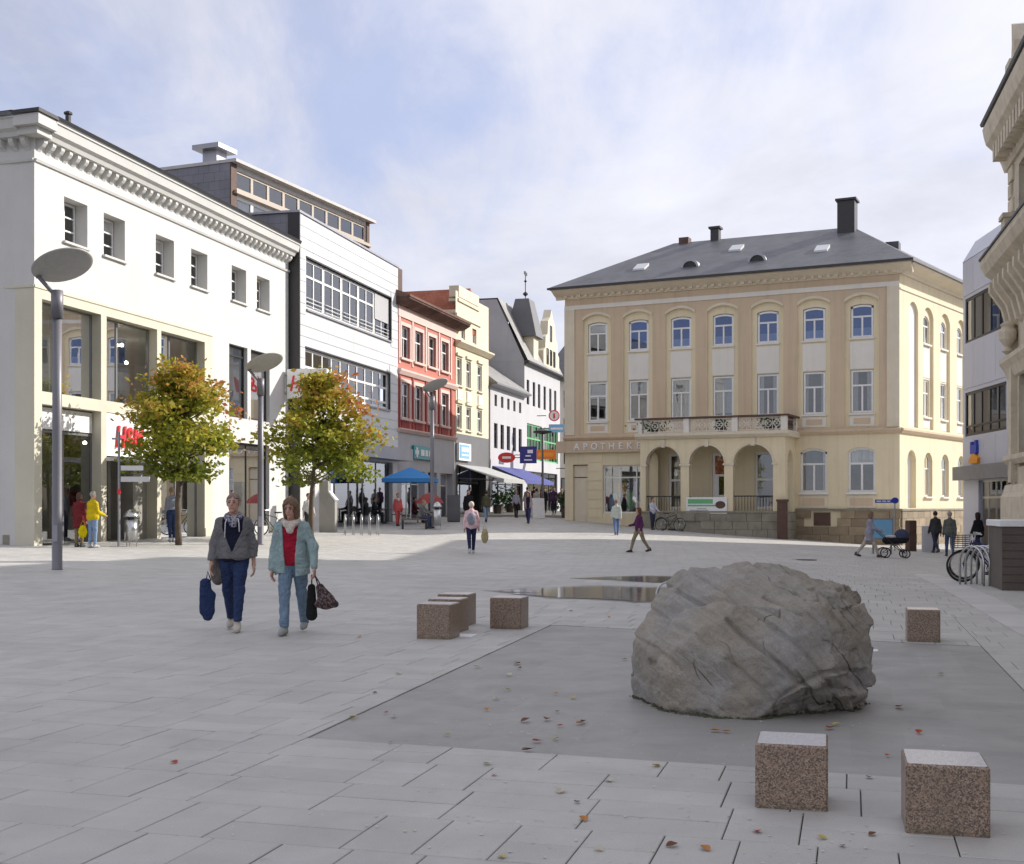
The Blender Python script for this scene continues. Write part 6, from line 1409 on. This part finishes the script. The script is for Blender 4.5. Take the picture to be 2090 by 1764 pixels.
spots = [(2.28, 7.05), (2.1, 7.2), (.75, 5.75), (.9, 5.7), (1.2, 6.0), (1.55, 5.75), (1.75, 5.95), (.35, 6.6), (2.75, 5.6), (-.2, 9.6), (.1, 9.1), (.35, 8.9), (.5, 9.0), (-.9, 9.3), (-1.2, 9.25), (.3, 8.4), (.1, 8.0)]
while len(spots) < 74:
    y = q.uniform(5.5, 13.) if q.random() < .75 else q.uniform(12, 19); x = q.gauss(.02 * y + .6, .15 * y)
    if abs(x) < .41 * y: spots.append((x, y))
for i, (x, y) in enumerate(spots):
    nm, me = LEAFM[q.choice((0, 0, 1, 1, 2, 3, 3, 4, 4))]
    o = ob('fallen_leaf', me, None, None, (x, y, .001), q.uniform(0, 6.3)); s = q.uniform(.45, .9) * (1.0 if y < 8 else 1.15); o.scale = (s, s * q.uniform(.7, 1.), s); o.rotation_euler = (q.uniform(-.12, .12), q.uniform(-.12, .12), q.uniform(0, 6.3)); o.location.z = .004
    tag(o, 'small %s fallen leaf lying on the paving' % nm, 'leaf', '%s fallen leaves on the paving' % nm)

# ------------------------------------------------------------------ people
def A3(*p): return np.array(p, float)
def rotx(p, o, a): c, s = math.cos(a), math.sin(a); q = p - o; return o + A3(q[0], q[1] * c - q[2] * s, q[1] * s + q[2] * c)
def person(label, x, y, yaw, H, vox=.03, legs=((20, 6), (-14, 22)), arms=((-12, 6, 12), (14, 6, 14)), g=1.0, jacket=None, jmat=None, hem=-.10, openw=0., vneck=0., top=(.3, .3, .3), pants=(.03, .05, .12), shoe=(.05, .05, .05), hair=(.08, .05, .03),
           hairlen=0., scarf=None, scarf_pat=None, lean=0., head_yaw=0., head_pitch=0., sit=False, group='people on the square', seat_z=0., flare=0., pcut=.10, wide=0., pat=None):
    """standing, walking or sitting figure: continuous skin body, clothes and hair as parts. Local -y is forward."""
    s = H / 1.70; t = thing('person', label, 'person', (x, y, gz(x, y) + seat_z), yaw, group)
    near = vox < .02
    # --- skeleton
    hips, knees, ankles = [], [], []
    for i, sx in enumerate((-1, 1)):
        th, kn = R(legs[i][0]), R(legs[i][1]); hp_ = A3(sx * .086, 0, 0); k_ = hp_ + .43 * A3(-sx * .015, -math.sin(th), -math.cos(th)); a_ = k_ + .42 * A3(-sx * .04, -math.sin(th - kn), -math.cos(th - kn))
        hips.append(hp_); knees.append(k_); ankles.append(a_)
    zp = -min(a_[2] for a_ in ankles) + .085
    up_ = A3(0, 0, zp); hips = [p + up_ for p in hips]; knees = [p + up_ for p in knees]; ankles = [p + up_ for p in ankles]; pel = up_
    ln = R(lean)
    def T(p): return rotx(pel + A3(*p), pel, ln)
    sh = [T((sx * (.155 + wide), .01, .432)) for sx in (-1, 1)]; el, wr, hdv = [], [], []
    for i, sx in enumerate((-1, 1)):
        sw, ab_, eb_ = [R(v) for v in arms[i]]
        d1 = A3(sx * math.sin(ab_), -math.sin(sw) * math.cos(ab_), -math.cos(sw) * math.cos(ab_)); e_ = sh[i] + .285 * d1
        d2 = A3(sx * math.sin(ab_) * .3, -math.sin(sw + eb_), -math.cos(sw + eb_)); w__ = e_ + .255 * d2; el.append(e_); wr.append(w__); hdv.append(d2)
    hc = T((0, -.02, .665)); nk = T((0, .005, .52))
    cyw, syw = math.cos(R(head_yaw)), math.sin(R(head_yaw))
    def Hd(px, py, pz):
        cp, sp_ = math.cos(R(head_pitch)), math.sin(R(head_pitch)); py, pz = py * cp - pz * sp_, py * sp_ + pz * cp
        return hc + A3(px * cyw - py * syw, px * syw + py * cyw, pz)
    sc_ = lambda prims: [(p[0], tuple(np.array(p[1]) * s), tuple(np.array(p[2]) * s), *[v * s for v in p[3:5]], *p[5:]) if p[0] == 'c' else (p[0], tuple(np.array(p[1]) * s), tuple(np.array(p[2]) * s)) for p in prims]
    # --- skin body
    head = [('e', Hd(0, .005, .025), (.074, .092, .088)), ('e', Hd(0, -.022, -.045), (.056, .066, .066)), ('c', nk - A3(0, 0, .06), Hd(0, .015, -.06), .058, .052), ('c', Hd(0, -.092, .012), Hd(0, -.106, -.018), .010, .015), ('e', Hd(-.076, .005, -.005), (.012, .02, .03)), ('e', Hd(.076, .005, -.005), (.012, .02, .03)), ('e', Hd(0, -.072, -.095), (.024, .02, .018))]
    tor = [('e', T((0, .0, .31)), (.115 * g, .08 * g, .17)), ('e', T((0, 0, .1)), (.12 * g, .085 * g, .15)), ('c', sh[0], sh[1], .035, .035)]
    limb = []
    for i in (0, 1): limb += [('c', sh[i], el[i], .036, .032), ('c', el[i], wr[i], .032, .024), ('c', hips[i], knees[i], .07, .045), ('c', knees[i], ankles[i], .045, .032)]
    hands = []
    for i, sx in enumerate((-1, 1)):
        d = hdv[i]; side = A3(0, -1, 0) - d * (A3(0, -1, 0) @ d); side /= np.linalg.norm(side) + 1e-9; nrm = np.cross(d, side); palm = wr[i] + d * .05
        pr_ = [('c', wr[i] - d * .03, wr[i] + d * .01, .025, .026), ('c', palm + side * .022, palm - side * .022, .02, .02), ('c', wr[i] + d * .08 + side * .024, wr[i] + d * .08 - side * .024, .015, .014)]
        for k_, (o_, l_) in enumerate(((.03, .062), (.010, .072), (-.010, .066), (-.029, .05))):
            b0 = wr[i] + d * .09 + side * o_; b1 = b0 + d * l_ * .55 + nrm * sx * .012; b2_ = b1 + d * l_ * .36 + nrm * sx * .028; pr_ += [('c', b0, b1, .0095, .009), ('c', b1, b2_, .009, .0075)]
        t0 = wr[i] + d * .035 + side * .03; t1 = t0 + d * .03 + side * .022; pr_ += [('c', t0, t1, .013, .011), ('c', t1, t1 + d * .035 + side * .004, .011, .008)]
        hands.append(pr_)
    body = [sculpt(sc_(head + tor + limb + ([] if near else [('c', wr[i], wr[i] + hdv[i] * .11, .03, .026) for i in (0, 1)])), vox if not near else .0115, .025 * s)]
    if near: body += [sculpt(sc_(h_), .0048, .006 * s) for h_ in hands]
    geo_ob('body', join_geo(body), 'skin', t)
    if near:
        for sx in (-1, 1):
            geo_ob('eye', sculpt(sc_([('e', Hd(sx * .031, -.083, .014), (.014, .009, .008))]), .003, .002), plain('eye_dark', (.05, .04, .035), .3), t)
            geo_ob('eyebrow', sculpt(sc_([('c', Hd(sx * .016, -.09, .036), Hd(sx * .045, -.08, .034), .006, .004)]), .003, .002), cloth('hair_%.2f_%.2f_%.2f' % tuple(hair), hair), t)
        geo_ob('mouth', sculpt(sc_([('c', Hd(-.022, -.083, -.064), Hd(.022, -.083, -.064), .0065, .0065)]), .003, .002), plain('lips', (.36, .13, .11), .5), t)
    # --- hair
    hr = [('e', Hd(0, .014, .036), (.089, .104, .10))]
    if hairlen: hr += [('e', Hd(0, .015, .03), (.1, .112, .105)), ('e', Hd(-.07, .02, -.02 - hairlen * .3), (.035, .06, .05 + hairlen * .5)), ('e', Hd(.07, .02, -.02 - hairlen * .3), (.035, .06, .05 + hairlen * .5)), ('e', Hd(0, .06, -.02 - hairlen * .4), (.085, .055, .08 + hairlen * .5))]
    def hcut(P, d):
        q = P / s - hc; cp, sp_ = math.cos(R(head_pitch)), math.sin(R(head_pitch))
        xl = q[..., 0] * cyw + q[..., 1] * syw; yl = -q[..., 0] * syw + q[..., 1] * cyw; zl = q[..., 2]
        yl, zl = yl * cp + zl * sp_, -yl * sp_ + zl * cp
        # leave the face free: forehead up to the hairline, cheeks back to the ears
        line = .078 - 7. * xl ** 2 + .012 * np.sin(xl * 95 + 1.3)
        face = np.maximum(np.maximum(yl + (.030 if not hairlen else .045), zl - line), np.abs(xl) - (.2 if not hairlen else .060 + .012 * np.sin(zl * 60)))
        d = np.maximum(d, -face * s)
        if near: d = d + .0035 * np.sin(xl * 210 + 6 * np.sin(zl * 40)) * s
        return d if hairlen else np.maximum(d, -(zl + .035 + .35 * np.minimum(yl, .0)) * s)
    geo_ob('hair', sculpt(sc_(hr), vox * .55 if near else vox * .8, .02 * s, hcut, .012 if near else 0, 3), cloth('hair_%.2f_%.2f_%.2f' % tuple(hair), hair), t)
    # --- trousers, shoes
    pm_ = cloth('trousers_%.2f_%.2f_%.2f' % tuple(pants), pants)
    tp = [('e', pel + A3(0, .012, .02), (.162 * g, .118 * g, .14))]
    for i in (0, 1): tp += [('c', hips[i] + A3(0, 0, -.02), knees[i], .098 * (g * .6 + .4), .066), ('c', knees[i], ankles[i] + A3(0, 0, -.03), .066, .046 + flare)]
    geo_ob('trousers', sculpt(sc_(tp), vox * .85, .03 * s, (None if sit else lambda P, d: np.maximum(d, -(P[..., 2] - pcut * s))), .02 if near else 0, 11, 11), pm_, t)
    for i in (0, 1):
        a_ = ankles[i]; dz = max(0, a_[2] - .085); tz = .035 + dz * .35; hz = max(.04, a_[2] - .05)
        sp_ = [('c', (a_[0], a_[1] + .045, hz), (a_[0] * 1.1, a_[1] - .075, tz + .02), .04, .045), ('c', (a_[0] * 1.1, a_[1] - .075, tz + .012), (a_[0] * 1.15, a_[1] - .145, tz), .043, .034), ('c', tuple(a_ + A3(0, .01, -.02)), tuple(a_ + A3(0, .01, .01)), .046, .046)]
        geo_ob('shoe', sculpt(sc_(sp_), min(vox, .02) * .7, .02 * s, lambda P, d: np.maximum(d, -(P[..., 2] - .004))), plain('shoe_%.2f_%.2f_%.2f' % tuple(shoe), shoe, .6), t)
    # --- top and jacket
    def torso(e): return [('e', T((0, .004, .33)), (.148 * g + e, .104 * g + e, .175)), ('e', T((0, -.01, .14)), (.15 * g + e, .122 * g + e, .2)), ('c', sh[0] + A3(.02, 0, -.01), T((0, .005, .45)), .05 + e, .07 + e), ('c', sh[1] + A3(-.02, 0, -.01), T((0, .005, .45)), .05 + e, .07 + e), ('c', nk - A3(0, 0, .06), nk - A3(0, 0, .01), .066 + e, .055 + e)]
    def sleeves(e): return [q_ for i in (0, 1) for q_ in (('c', sh[i], el[i], .047 + e, .047 + e), ('c', el[i], wr[i] - hdv[i] * .012, .048 + e, .038 + e))]
    tmat = cloth('top_%.2f_%.2f_%.2f' % tuple(top), top)
    inner = torso(0.) + [('e', pel + A3(0, -.006, .02), (.165 * g, .128 * g, .15))] + ([] if jacket else sleeves(0))
    th_ = (pel[2] + (hem if not jacket else -.06)) * s
    geo_ob('top', sculpt(sc_(inner), vox * .85, .04 * s, lambda P, d: np.maximum(d, -(P[..., 2] - th_)), .012 if near else 0, 5), tmat, t)
    if jacket:
        jm = cloth('jacket_%.2f_%.2f_%.2f' % tuple(jacket), jacket, 30, .16, pat); e = .018
        pr_ = torso(e) + sleeves(.012) + [('e', pel + A3(0, 0, .02), (.185 * g + e * .5, .145 * g + e * .5, .18))]
        if hem < -.14: pr_ += [('c', pel + A3(-.06, 0, 0), pel + A3(-.075, 0, hem - .08), .125 * g, .135 * g), ('c', pel + A3(.06, 0, 0), pel + A3(.075, 0, hem - .08), .125 * g, .135 * g)]
        hz_ = (pel[2] + hem) * s; pz = pel[2]
        def jcut(P, d):
            d = np.maximum(d, -(P[..., 2] - hz_ + .02 * np.sin(P[..., 0] * 17)))
            if openw or vneck:
                zz_ = P[..., 2] / s - pz; ww_ = np.full(zz_.shape, -1.0)
                if openw: ww_ = openw * (.75 + .4 * np.clip((zz_ - .0) / .45, 0, 1))
                if vneck: ww_ = np.maximum(ww_, np.clip((zz_ - vneck) * .42, -.2, .12))
                ins = np.maximum(np.abs(P[..., 0]) / s - ww_, P[..., 1] / s + .0) * s
                d = np.maximum(d, -ins)
            return d
        geo_ob('jacket', sculpt(sc_(pr_), vox * .85, .035 * s, jcut, .014 if near else 0, 8, 8), jm, t)
        if near:   # turned collar and cuffs give the cloth an edge
            if hem > -.1: geo_ob('hem_band', sculpt(sc_([('e', pel + A3(0, 0, .02), (.185 * g + .016, .145 * g + .016, .18))]), .011, .02, lambda P, d: np.maximum(np.maximum(d, -(P[..., 2] - hz_)), P[..., 2] - hz_ - .055 * s), .006, 8, 8), jm, t)
            geo_ob('collar', sculpt(sc_([('c', T((-.075, -.03, .50)), T((-.06, .055, .535)), .024, .026), ('c', T((-.06, .055, .535)), T((.06, .055, .535)), .026, .026), ('c', T((.06, .055, .535)), T((.075, -.03, .50)), .026, .024)]), .012, .02), jm, t)
    if scarf:
        rg_ = [('c', T((.085 * math.cos(R(a)), .075 * math.sin(R(a)) - .005, .50 + .02 * math.sin(R(a)))), T((.085 * math.cos(R(a + 40)), .075 * math.sin(R(a + 40)) - .005, .50 + .02 * math.sin(R(a + 40)))), .036, .036) for a in range(0, 360, 40)]
        rg_ += [('c', T((-.05, -.09, .485)), T((.02, -.125, .40)), .04, .034), ('c', T((.055, -.09, .485)), T((.0, -.125, .40)), .038, .034)]
        geo_ob('scarf', sculpt(sc_(rg_), vox * .7, .02, None, .012 if near else 0, 2), cloth('scarf_%.2f_%.2f_%.2f' % tuple(scarf), scarf, 34, .2, scarf_pat), t)
    return t, dict(s=s, wr=[w_ * s for w_ in wr], hd=hdv, sh=[q_ * s for q_ in sh], pel=pel * s)
def hold(t, p): c, s_ = math.cos(t.rotation_euler.z), math.sin(t.rotation_euler.z); return (t.location.x + p[0] * c - p[1] * s_, t.location.y + p[0] * s_ + p[1] * c, t.location.z + p[2])
def bag(name, label, loc, rz, prims, mat, handle, hm=None, vox=.014, k=.03, fold=.012):
    b = thing(name, label, 'bag', loc, rz); geo_ob('pouch', sculpt(prims, vox, k, None, fold, 4), mat, b)
    if handle: ob('handle', MB().tube(handle, .009, 6).mesh('handle', True), hm or mat, b)
    return b

# the two women walking towards the camera
pL, jl = person('woman in grey zip jacket and blue patterned scarf walking towards the camera', -3.56, 15.66, R(6), 1.745, .0135, legs=((-12, 16), (12, 3)), arms=((8, 14, 14), (-8, 13, 20)), g=1.16, jacket=(.175, .17, .175), hem=-.02, vneck=.06, top=(.012, .014, .035), pants=(.03, .05, .125), shoe=(.50, .46, .40),
    hair=(.26, .20, .17), scarf=(.07, .08, .20), scarf_pat=(.38, .36, .36), head_yaw=-8, pcut=.13, wide=.012)
h0_ = hold(pL, jl['wr'][0] + jl['hd'][0] * .10)
bag('carrier_bag', 'dark blue carrier bag hanging from the grey-jacketed woman\'s hand', (h0_[0] - .02, h0_[1] - .01, h0_[2]), 0, [('c', (-.04, 0, -.14), (-.02, 0, -.5), .055, .075, (1.3, .55, 1)), ('c', (.02, 0, -.3), (-.01, .0, -.58), .06, .05, (1.25, .5, 1))], cloth('blue_bag', (.022, .04, .11)), [(-.03, 0, -.12), (-.01, 0, .0), (.03, 0, -.12)])
sl_ = hold(pL, A3(-.20, .03, .74)); bag('shoulder_bag', 'grey shoulder bag at the hip of the grey-jacketed woman', sl_, R(10), [('e', (0, 0, 0), (.10, .05, .16)), ('e', (.01, 0, .08), (.085, .045, .12))], cloth('grey_bag', (.16, .14, .13)), [(-.05, 0, .15), (-.02, -.03, .4), (.05, 0, .7)])
pR, jr = person('woman in teal jacket and crimson jumper with cream scarf walking towards the camera', -2.74, 15.32, R(-4), 1.70, .0135, legs=((14, 3), (-16, 18)), arms=((-6, 12, 14), (12, 24, 6)), g=1.18, jacket=(.30, .40, .40), hem=-.17, openw=.085, top=(.36, .012, .035), pants=(.19, .27, .37), shoe=(.30, .32, .30),
    hair=(.20, .13, .085), hairlen=.10, scarf=(.62, .56, .48), lean=9, head_yaw=-6, head_pitch=14, flare=.012, wide=.012)
h1_ = hold(pR, jr['wr'][1] + jr['hd'][1] * .10)
bag('handbag', 'brown patterned handbag swinging from the teal-jacketed woman\'s hand', (h1_[0] + .05, h1_[1], h1_[2]), 0, [('c', (.02, 0, -.16), (.09, 0, -.32), .055, .11, (1, .6, 1)), ('c', (-.01, 0, -.36), (.2, 0, -.36), .045, .045)], cloth('patterned_bag', (.20, .13, .12), 38, .2, (.05, .04, .045)), [(-.0, 0, -.15), (-.05, 0, .0), (.07, 0, -.2)])
bag('pouch_bag', 'black pouch hanging beside the brown patterned handbag', (h1_[0] - .04, h1_[1] + .03, h1_[2]), 0, [('c', (0, 0, -.16), (.0, 0, -.5), .05, .07, (1, .7, 1))], cloth('black_bag', (.014, .014, .014)), [(0, 0, -.12), (0, 0, 0.)])
WALK = ((22, 5), (-16, 24)); WALK2 = ((-15, 22), (21, 5)); STAND = ((3, 2), (-3, 3))
person('person in bright yellow jacket and blue jeans standing at the shop window', -12.56, 36.7, R(150), 1.67, .024, legs=STAND, arms=((10, 6, 60), (4, 8, 20)), g=1.12, jacket=(.62, .46, .01), hem=-.1, pants=(.22, .32, .48), shoe=(.4, .4, .4), hair=(.35, .32, .28))
by_p, jb = person('person in dark red coat standing beside the yellow jacket', -13.05, 36.95, R(165), 1.62, .024, legs=STAND, arms=((4, 6, 8), (4, 8, 10)), g=1.05, jacket=(.16, .02, .025), hem=-.32, pants=(.22, .17, .10), shoe=(.03, .03, .03), hair=(.10, .06, .04), hairlen=.06)
hb = hold(by_p, jb['wr'][0]); bag('shopping_bag', 'small yellow shopping bag held beside the dark red coat', (-12.83, 36.62, hb[2] - .12), 0, [('e', (0, 0, -.2), (.14, .06, .2))], cloth('yellow_bag', (.62, .50, .0)), [(-.08, 0, -.03), (0, 0, .14), (.08, 0, -.03)], None, .03)
person('man in grey-blue shirt and jeans with white shoes under the left tree', -11.55, 41.6, R(-150), 1.82, .024, legs=STAND, arms=((-6, 5, 30), (2, 6, 8)), top=(.30, .33, .40), pants=(.035, .06, .15), shoe=(.7, .7, .7), hair=(.35, .27, .2))
person('person dressed all in coral red by the café', -5.69, 61.0, R(25), 1.62, .026, legs=((6, 3), (-5, 8)), jacket=(.62, .12, .12), hem=-.16, top=(.6, .55, .5), vneck=.3, pants=(.55, .10, .10), shoe=(.05, .05, .05), hair=(.16, .1, .07), scarf=(.6, .55, .5))
person('man in grey jacket sitting on the bench by the lamp post', -4.32, 57.78, R(80), 1.72, .026, legs=((80, 84), (86, 78)), arms=((35, 8, 40), (38, 8, 45)), jacket=(.17, .165, .155), hem=-.1, pants=(.07, .09, .17), hair=(.28, .22, .18), lean=14, sit=True, seat_z=.02)
person('white-haired woman in pale pink cardigan walking away with a rucksack', -1.29, 38.92, R(184), 1.64, .02, legs=((12, 4), (-10, 16)), arms=((10, 14, 10), (-4, 12, 8)), g=1.08, jacket=(.78, .55, .58), hem=-.12, pants=(.025, .03, .08), shoe=(.5, .5, .5), hair=(.74, .66, .54))
rk_ = thing('rucksack', 'grey-blue rucksack on the back of the woman in pink', 'rucksack', (-1.29, 38.74, gz(-1.29, 38.92) + .93), R(4)); geo_ob('pouch', sculpt([('e', (0, -.02, .18), (.13, .09, .20)), ('e', (0, -.05, .08), (.10, .07, .10))], .022, .04, None, .01), cloth('rucksack', (.27, .28, .34)), rk_)
bag('tote_bag', 'beige tote bag carried by the woman in pink', (-.86, 38.88, gz(-1, 39) + .78), 0, [('e', (0, 0, -.22), (.12, .05, .24))], cloth('beige_bag', (.42, .36, .20)), [(-.06, 0, -.02), (-.03, 0, .14), (.06, 0, -.02)], None, .024)
person('man in black coat standing behind the woman in pink', -2.15, 60.5, R(20), 1.80, .026, legs=STAND, jacket=(.012, .012, .016), hem=-.2, pants=(.03, .03, .04), hair=(.06, .04, .03))
person('man in olive jacket and pale jeans walking into the street', -1.4, 66.0, R(190), 1.70, .026, legs=WALK, jacket=(.11, .105, .06), pants=(.25, .33, .45), hair=(.04, .035, .03))
person('woman in dark top and pale cardigan walking out of the street', .85, 64.5, R(-8), 1.68, .026, legs=WALK2, jacket=(.42, .32, .32), openw=.1, hem=-.14, top=(.02, .02, .04), pants=(.04, .05, .13), hair=(.25, .12, .06), hairlen=.1)
person('person in pale top and black skirt beside the pavement board', .25, 72.9, R(15), 1.62, .03, legs=STAND, top=(.40, .38, .46), pants=(.02, .018, .02), hair=(.25, .2, .15), hairlen=.08)
person('person in black standing at the pharmacy corner', 3.5, 78.8, R(200), 1.80, .03, legs=STAND, jacket=(.014, .014, .018), hem=-.2, pants=(.018, .018, .022))
person('woman in pale mint jacket and jeans walking to the pharmacy', 4.6, 53.96, R(178), 1.60, .024, legs=WALK, jacket=(.50, .55, .50), hem=-.12, pants=(.13, .19, .35), shoe=(.1, .1, .15), hair=(.25, .15, .09))
person('woman in plum top and khaki trousers walking across the square', 4.31, 41.62, R(-70), 1.56, .022, legs=((24, 6), (-20, 18)), arms=((18, 8, 60), (-8, 8, 24)), top=(.10, .025, .09), pants=(.27, .23, .15), shoe=(.04, .035, .03), hair=(.16, .08, .04), hairlen=.12)
person('person in white and blue shirt standing by the bicycle at the porch', 7.3, 63.6, R(30), 1.66, .026, legs=STAND, top=(.55, .56, .66), pants=(.04, .045, .08), hair=(.06, .05, .04), arms=((30, 10, 40), (20, 8, 40)))
pw_, jw = person('woman in grey-lilac coat and beige trousers pushing a pram', 12.5, 42.85, R(84), 1.64, .022, legs=((24, 4), (-24, 16)), arms=((28, 6, 42), (28, 6, 42)), jacket=(.30, .30, .38), hem=-.28, pants=(.46, .42, .38), shoe=(.06, .05, .05), hair=(.22, .15, .1), hairlen=.14, lean=4)
person('person in dark jacket with a bag walking away past the cabinet', 17.35, 50.2, R(188), 1.74, .024, legs=WALK, jacket=(.05, .05, .055), hem=-.1, pants=(.035, .04, .07), hair=(.04, .03, .03))
person('person in grey-green jacket and jeans walking towards the bank', 16.55, 46.32, R(170), 1.72, .024, legs=WALK2, jacket=(.12, .13, .12), hem=-.12, pants=(.07, .11, .23), hair=(.35, .33, .3))
person('woman in black coat with a rucksack near the bank entrance', 18.75, 49.3, R(205), 1.74, .024, legs=WALK, jacket=(.012, .013, .018), hem=-.18, pants=(.03, .035, .07), hair=(.03, .02, .02), hairlen=.12, g=1.08)
person('person in white shirt standing behind the woman in teal', -8.35, 50.2, R(40), 1.70, .026, legs=STAND, top=(.62, .62, .62), pants=(.04, .04, .05), hair=(.06, .05, .04))
person('person in grey top partly hidden behind the woman in teal', -9.15, 50.6, R(-20), 1.62, .028, legs=STAND, top=(.2, .2, .22), pants=(.05, .05, .06), hair=(.05, .04, .03))
fx = random.Random(21)
cols = [((.02, .02, .025), 'black'), ((.05, .05, .09), 'navy'), ((.12, .03, .04), 'dark red'), ((.10, .10, .10), 'grey'), ((.03, .05, .04), 'dark green'), ((.20, .17, .14), 'beige'), ((.30, .30, .33), 'pale grey'), ((.14, .08, .05), 'brown'), ((.05, .14, .15), 'teal'), ((.55, .54, .52), 'white'), ((.09, .04, .11), 'purple'), ((.40, .30, .06), 'mustard')]
for k, (x, y) in enumerate(((2.2, 82.), (2.75, 86.5), (1.6, 88.5), (3.1, 92.), (2.4, 96.), (3.4, 84.5), (1.0, 80.), (2.0, 84.2), (3.0, 88.6), (1.55, 77.5), (2.75, 79.8), (2.3, 90.5))):
    c, nm = cols[k]; person('passer-by in %s up the shopping street' % nm, x, y, R(fx.choice((0, 180)) + fx.uniform(-20, 20)), fx.uniform(1.6, 1.8), .036, legs=WALK if k % 2 else STAND, jacket=c, hem=-.14, pants=(.03, .03, .05), hair=(.07, .05, .04), group='passers-by up the street')
for k, (x, y, yw_) in enumerate(((-7.2, 64.0, 80), (-5.2, 65.3, 90), (-4.0, 65.0, -90))):
    c = ((.04, .04, .05), (.10, .02, .025), (.03, .03, .04))[k]; person(('guest in charcoal sitting left of the parasol', 'guest in dark red sitting behind the parasol pole', 'guest in black sitting right of the parasol')[k], x, y, R(yw_), 1.7, .03, legs=((84, 84), (84, 80)), arms=((30, 8, 50), (30, 8, 50)), jacket=c, pants=(.03, .03, .04), sit=True, seat_z=.03, group='café guests')
# pram
pr_t = thing('pram', 'black pram with hood pushed by the woman in lilac', 'pram', (13.38, 42.95, gz(13.38, 42.95)), R(-6))
for cx, r in ((-.32, .19), (.38, .15)):
    for yy in (-.24, .24):
        wl_ = ob('wheel', MB().ring((cx, yy, r), r - .02, .022, 20, 6, 'y').mesh('wheel', True), 'rubber', pr_t); m = MB()
        for k in range(6): a = k * 1.047; m.tube([(cx, yy, r), (cx + (r - .03) * math.cos(a), yy, r + (r - .03) * math.sin(a))], .008, 4)
        ob('rim', m, 'steel', wl_)
ob('chassis', MB().tube([(-.32, -.24, .19), (.1, -.22, .5), (.38, -.22, .15)], .014, 6).tube([(-.32, .24, .19), (.1, .22, .5), (.38, .22, .15)], .014, 6).tube([(.38, -.22, .15), (-.2, -.24, .62), (-.62, -.24, 1.0), (-.62, .24, 1.0), (-.2, .24, .62), (.38, .22, .15)], .014, 6), 'dark', pr_t)
geo_ob('carrycot', sculpt([('c', (-.22, 0, .62), (.34, 0, .66), .17, .18, (1, 1.1, .85))], .02, .03, lambda P, d: np.maximum(d, P[..., 2] - .72)), cloth('pram_black', (.02, .02, .024)), pr_t)
geo_ob('hood', sculpt([('e', (.28, 0, .72), (.27, .23, .30))], .02, .03, lambda P, d: np.maximum(d, -(P[..., 2] - .70))), cloth('pram_hood', (.05, .06, .11)), pr_t)
geo_ob('blanket', sculpt([('e', (-.08, 0, .74), (.22, .17, .07))], .02, .02), cloth('pram_blanket', (.5, .5, .54)), pr_t)
# crumbs of leaf and petal blown over the paving: far too small and many to count
ql = random.Random(77); mb = MB()
for k in range(520):
    y = 5.4 + 13 * ql.random() ** 1.6; x = ql.gauss(.8, .17 * y)
    if abs(x) > .42 * y: continue
    r = ql.uniform(.004, .013); a = ql.uniform(0, 6.3); n = 5
    mb.add([(x + r * ql.uniform(.5, 1.2) * math.cos(a + 6.283 * i / n), y + r * ql.uniform(.5, 1.2) * math.sin(a + 6.283 * i / n), .004 + ql.uniform(0, .005)) for i in range(n)], [tuple(range(n))])
lit = ob('leaf_litter', mb.mesh('leaf_litter', fix=False), plain('leaf_crumbs', (.62, .56, .46), .8)); lit['kind'] = 'stuff'; tag(lit, 'pale crumbs of leaf litter strewn over the paving', 'leaf litter', None, 'stuff')
for sx, z1 in ((-1, 1.20), (1, 1.27)): ob('hood_cord', MB().tube([(sx * .062, -.112, 1.46), (sx * .085, -.150, 1.38), (sx * .09, -.165, z1)], .006, 6).mesh('hood_cord', True), 'white', pL)
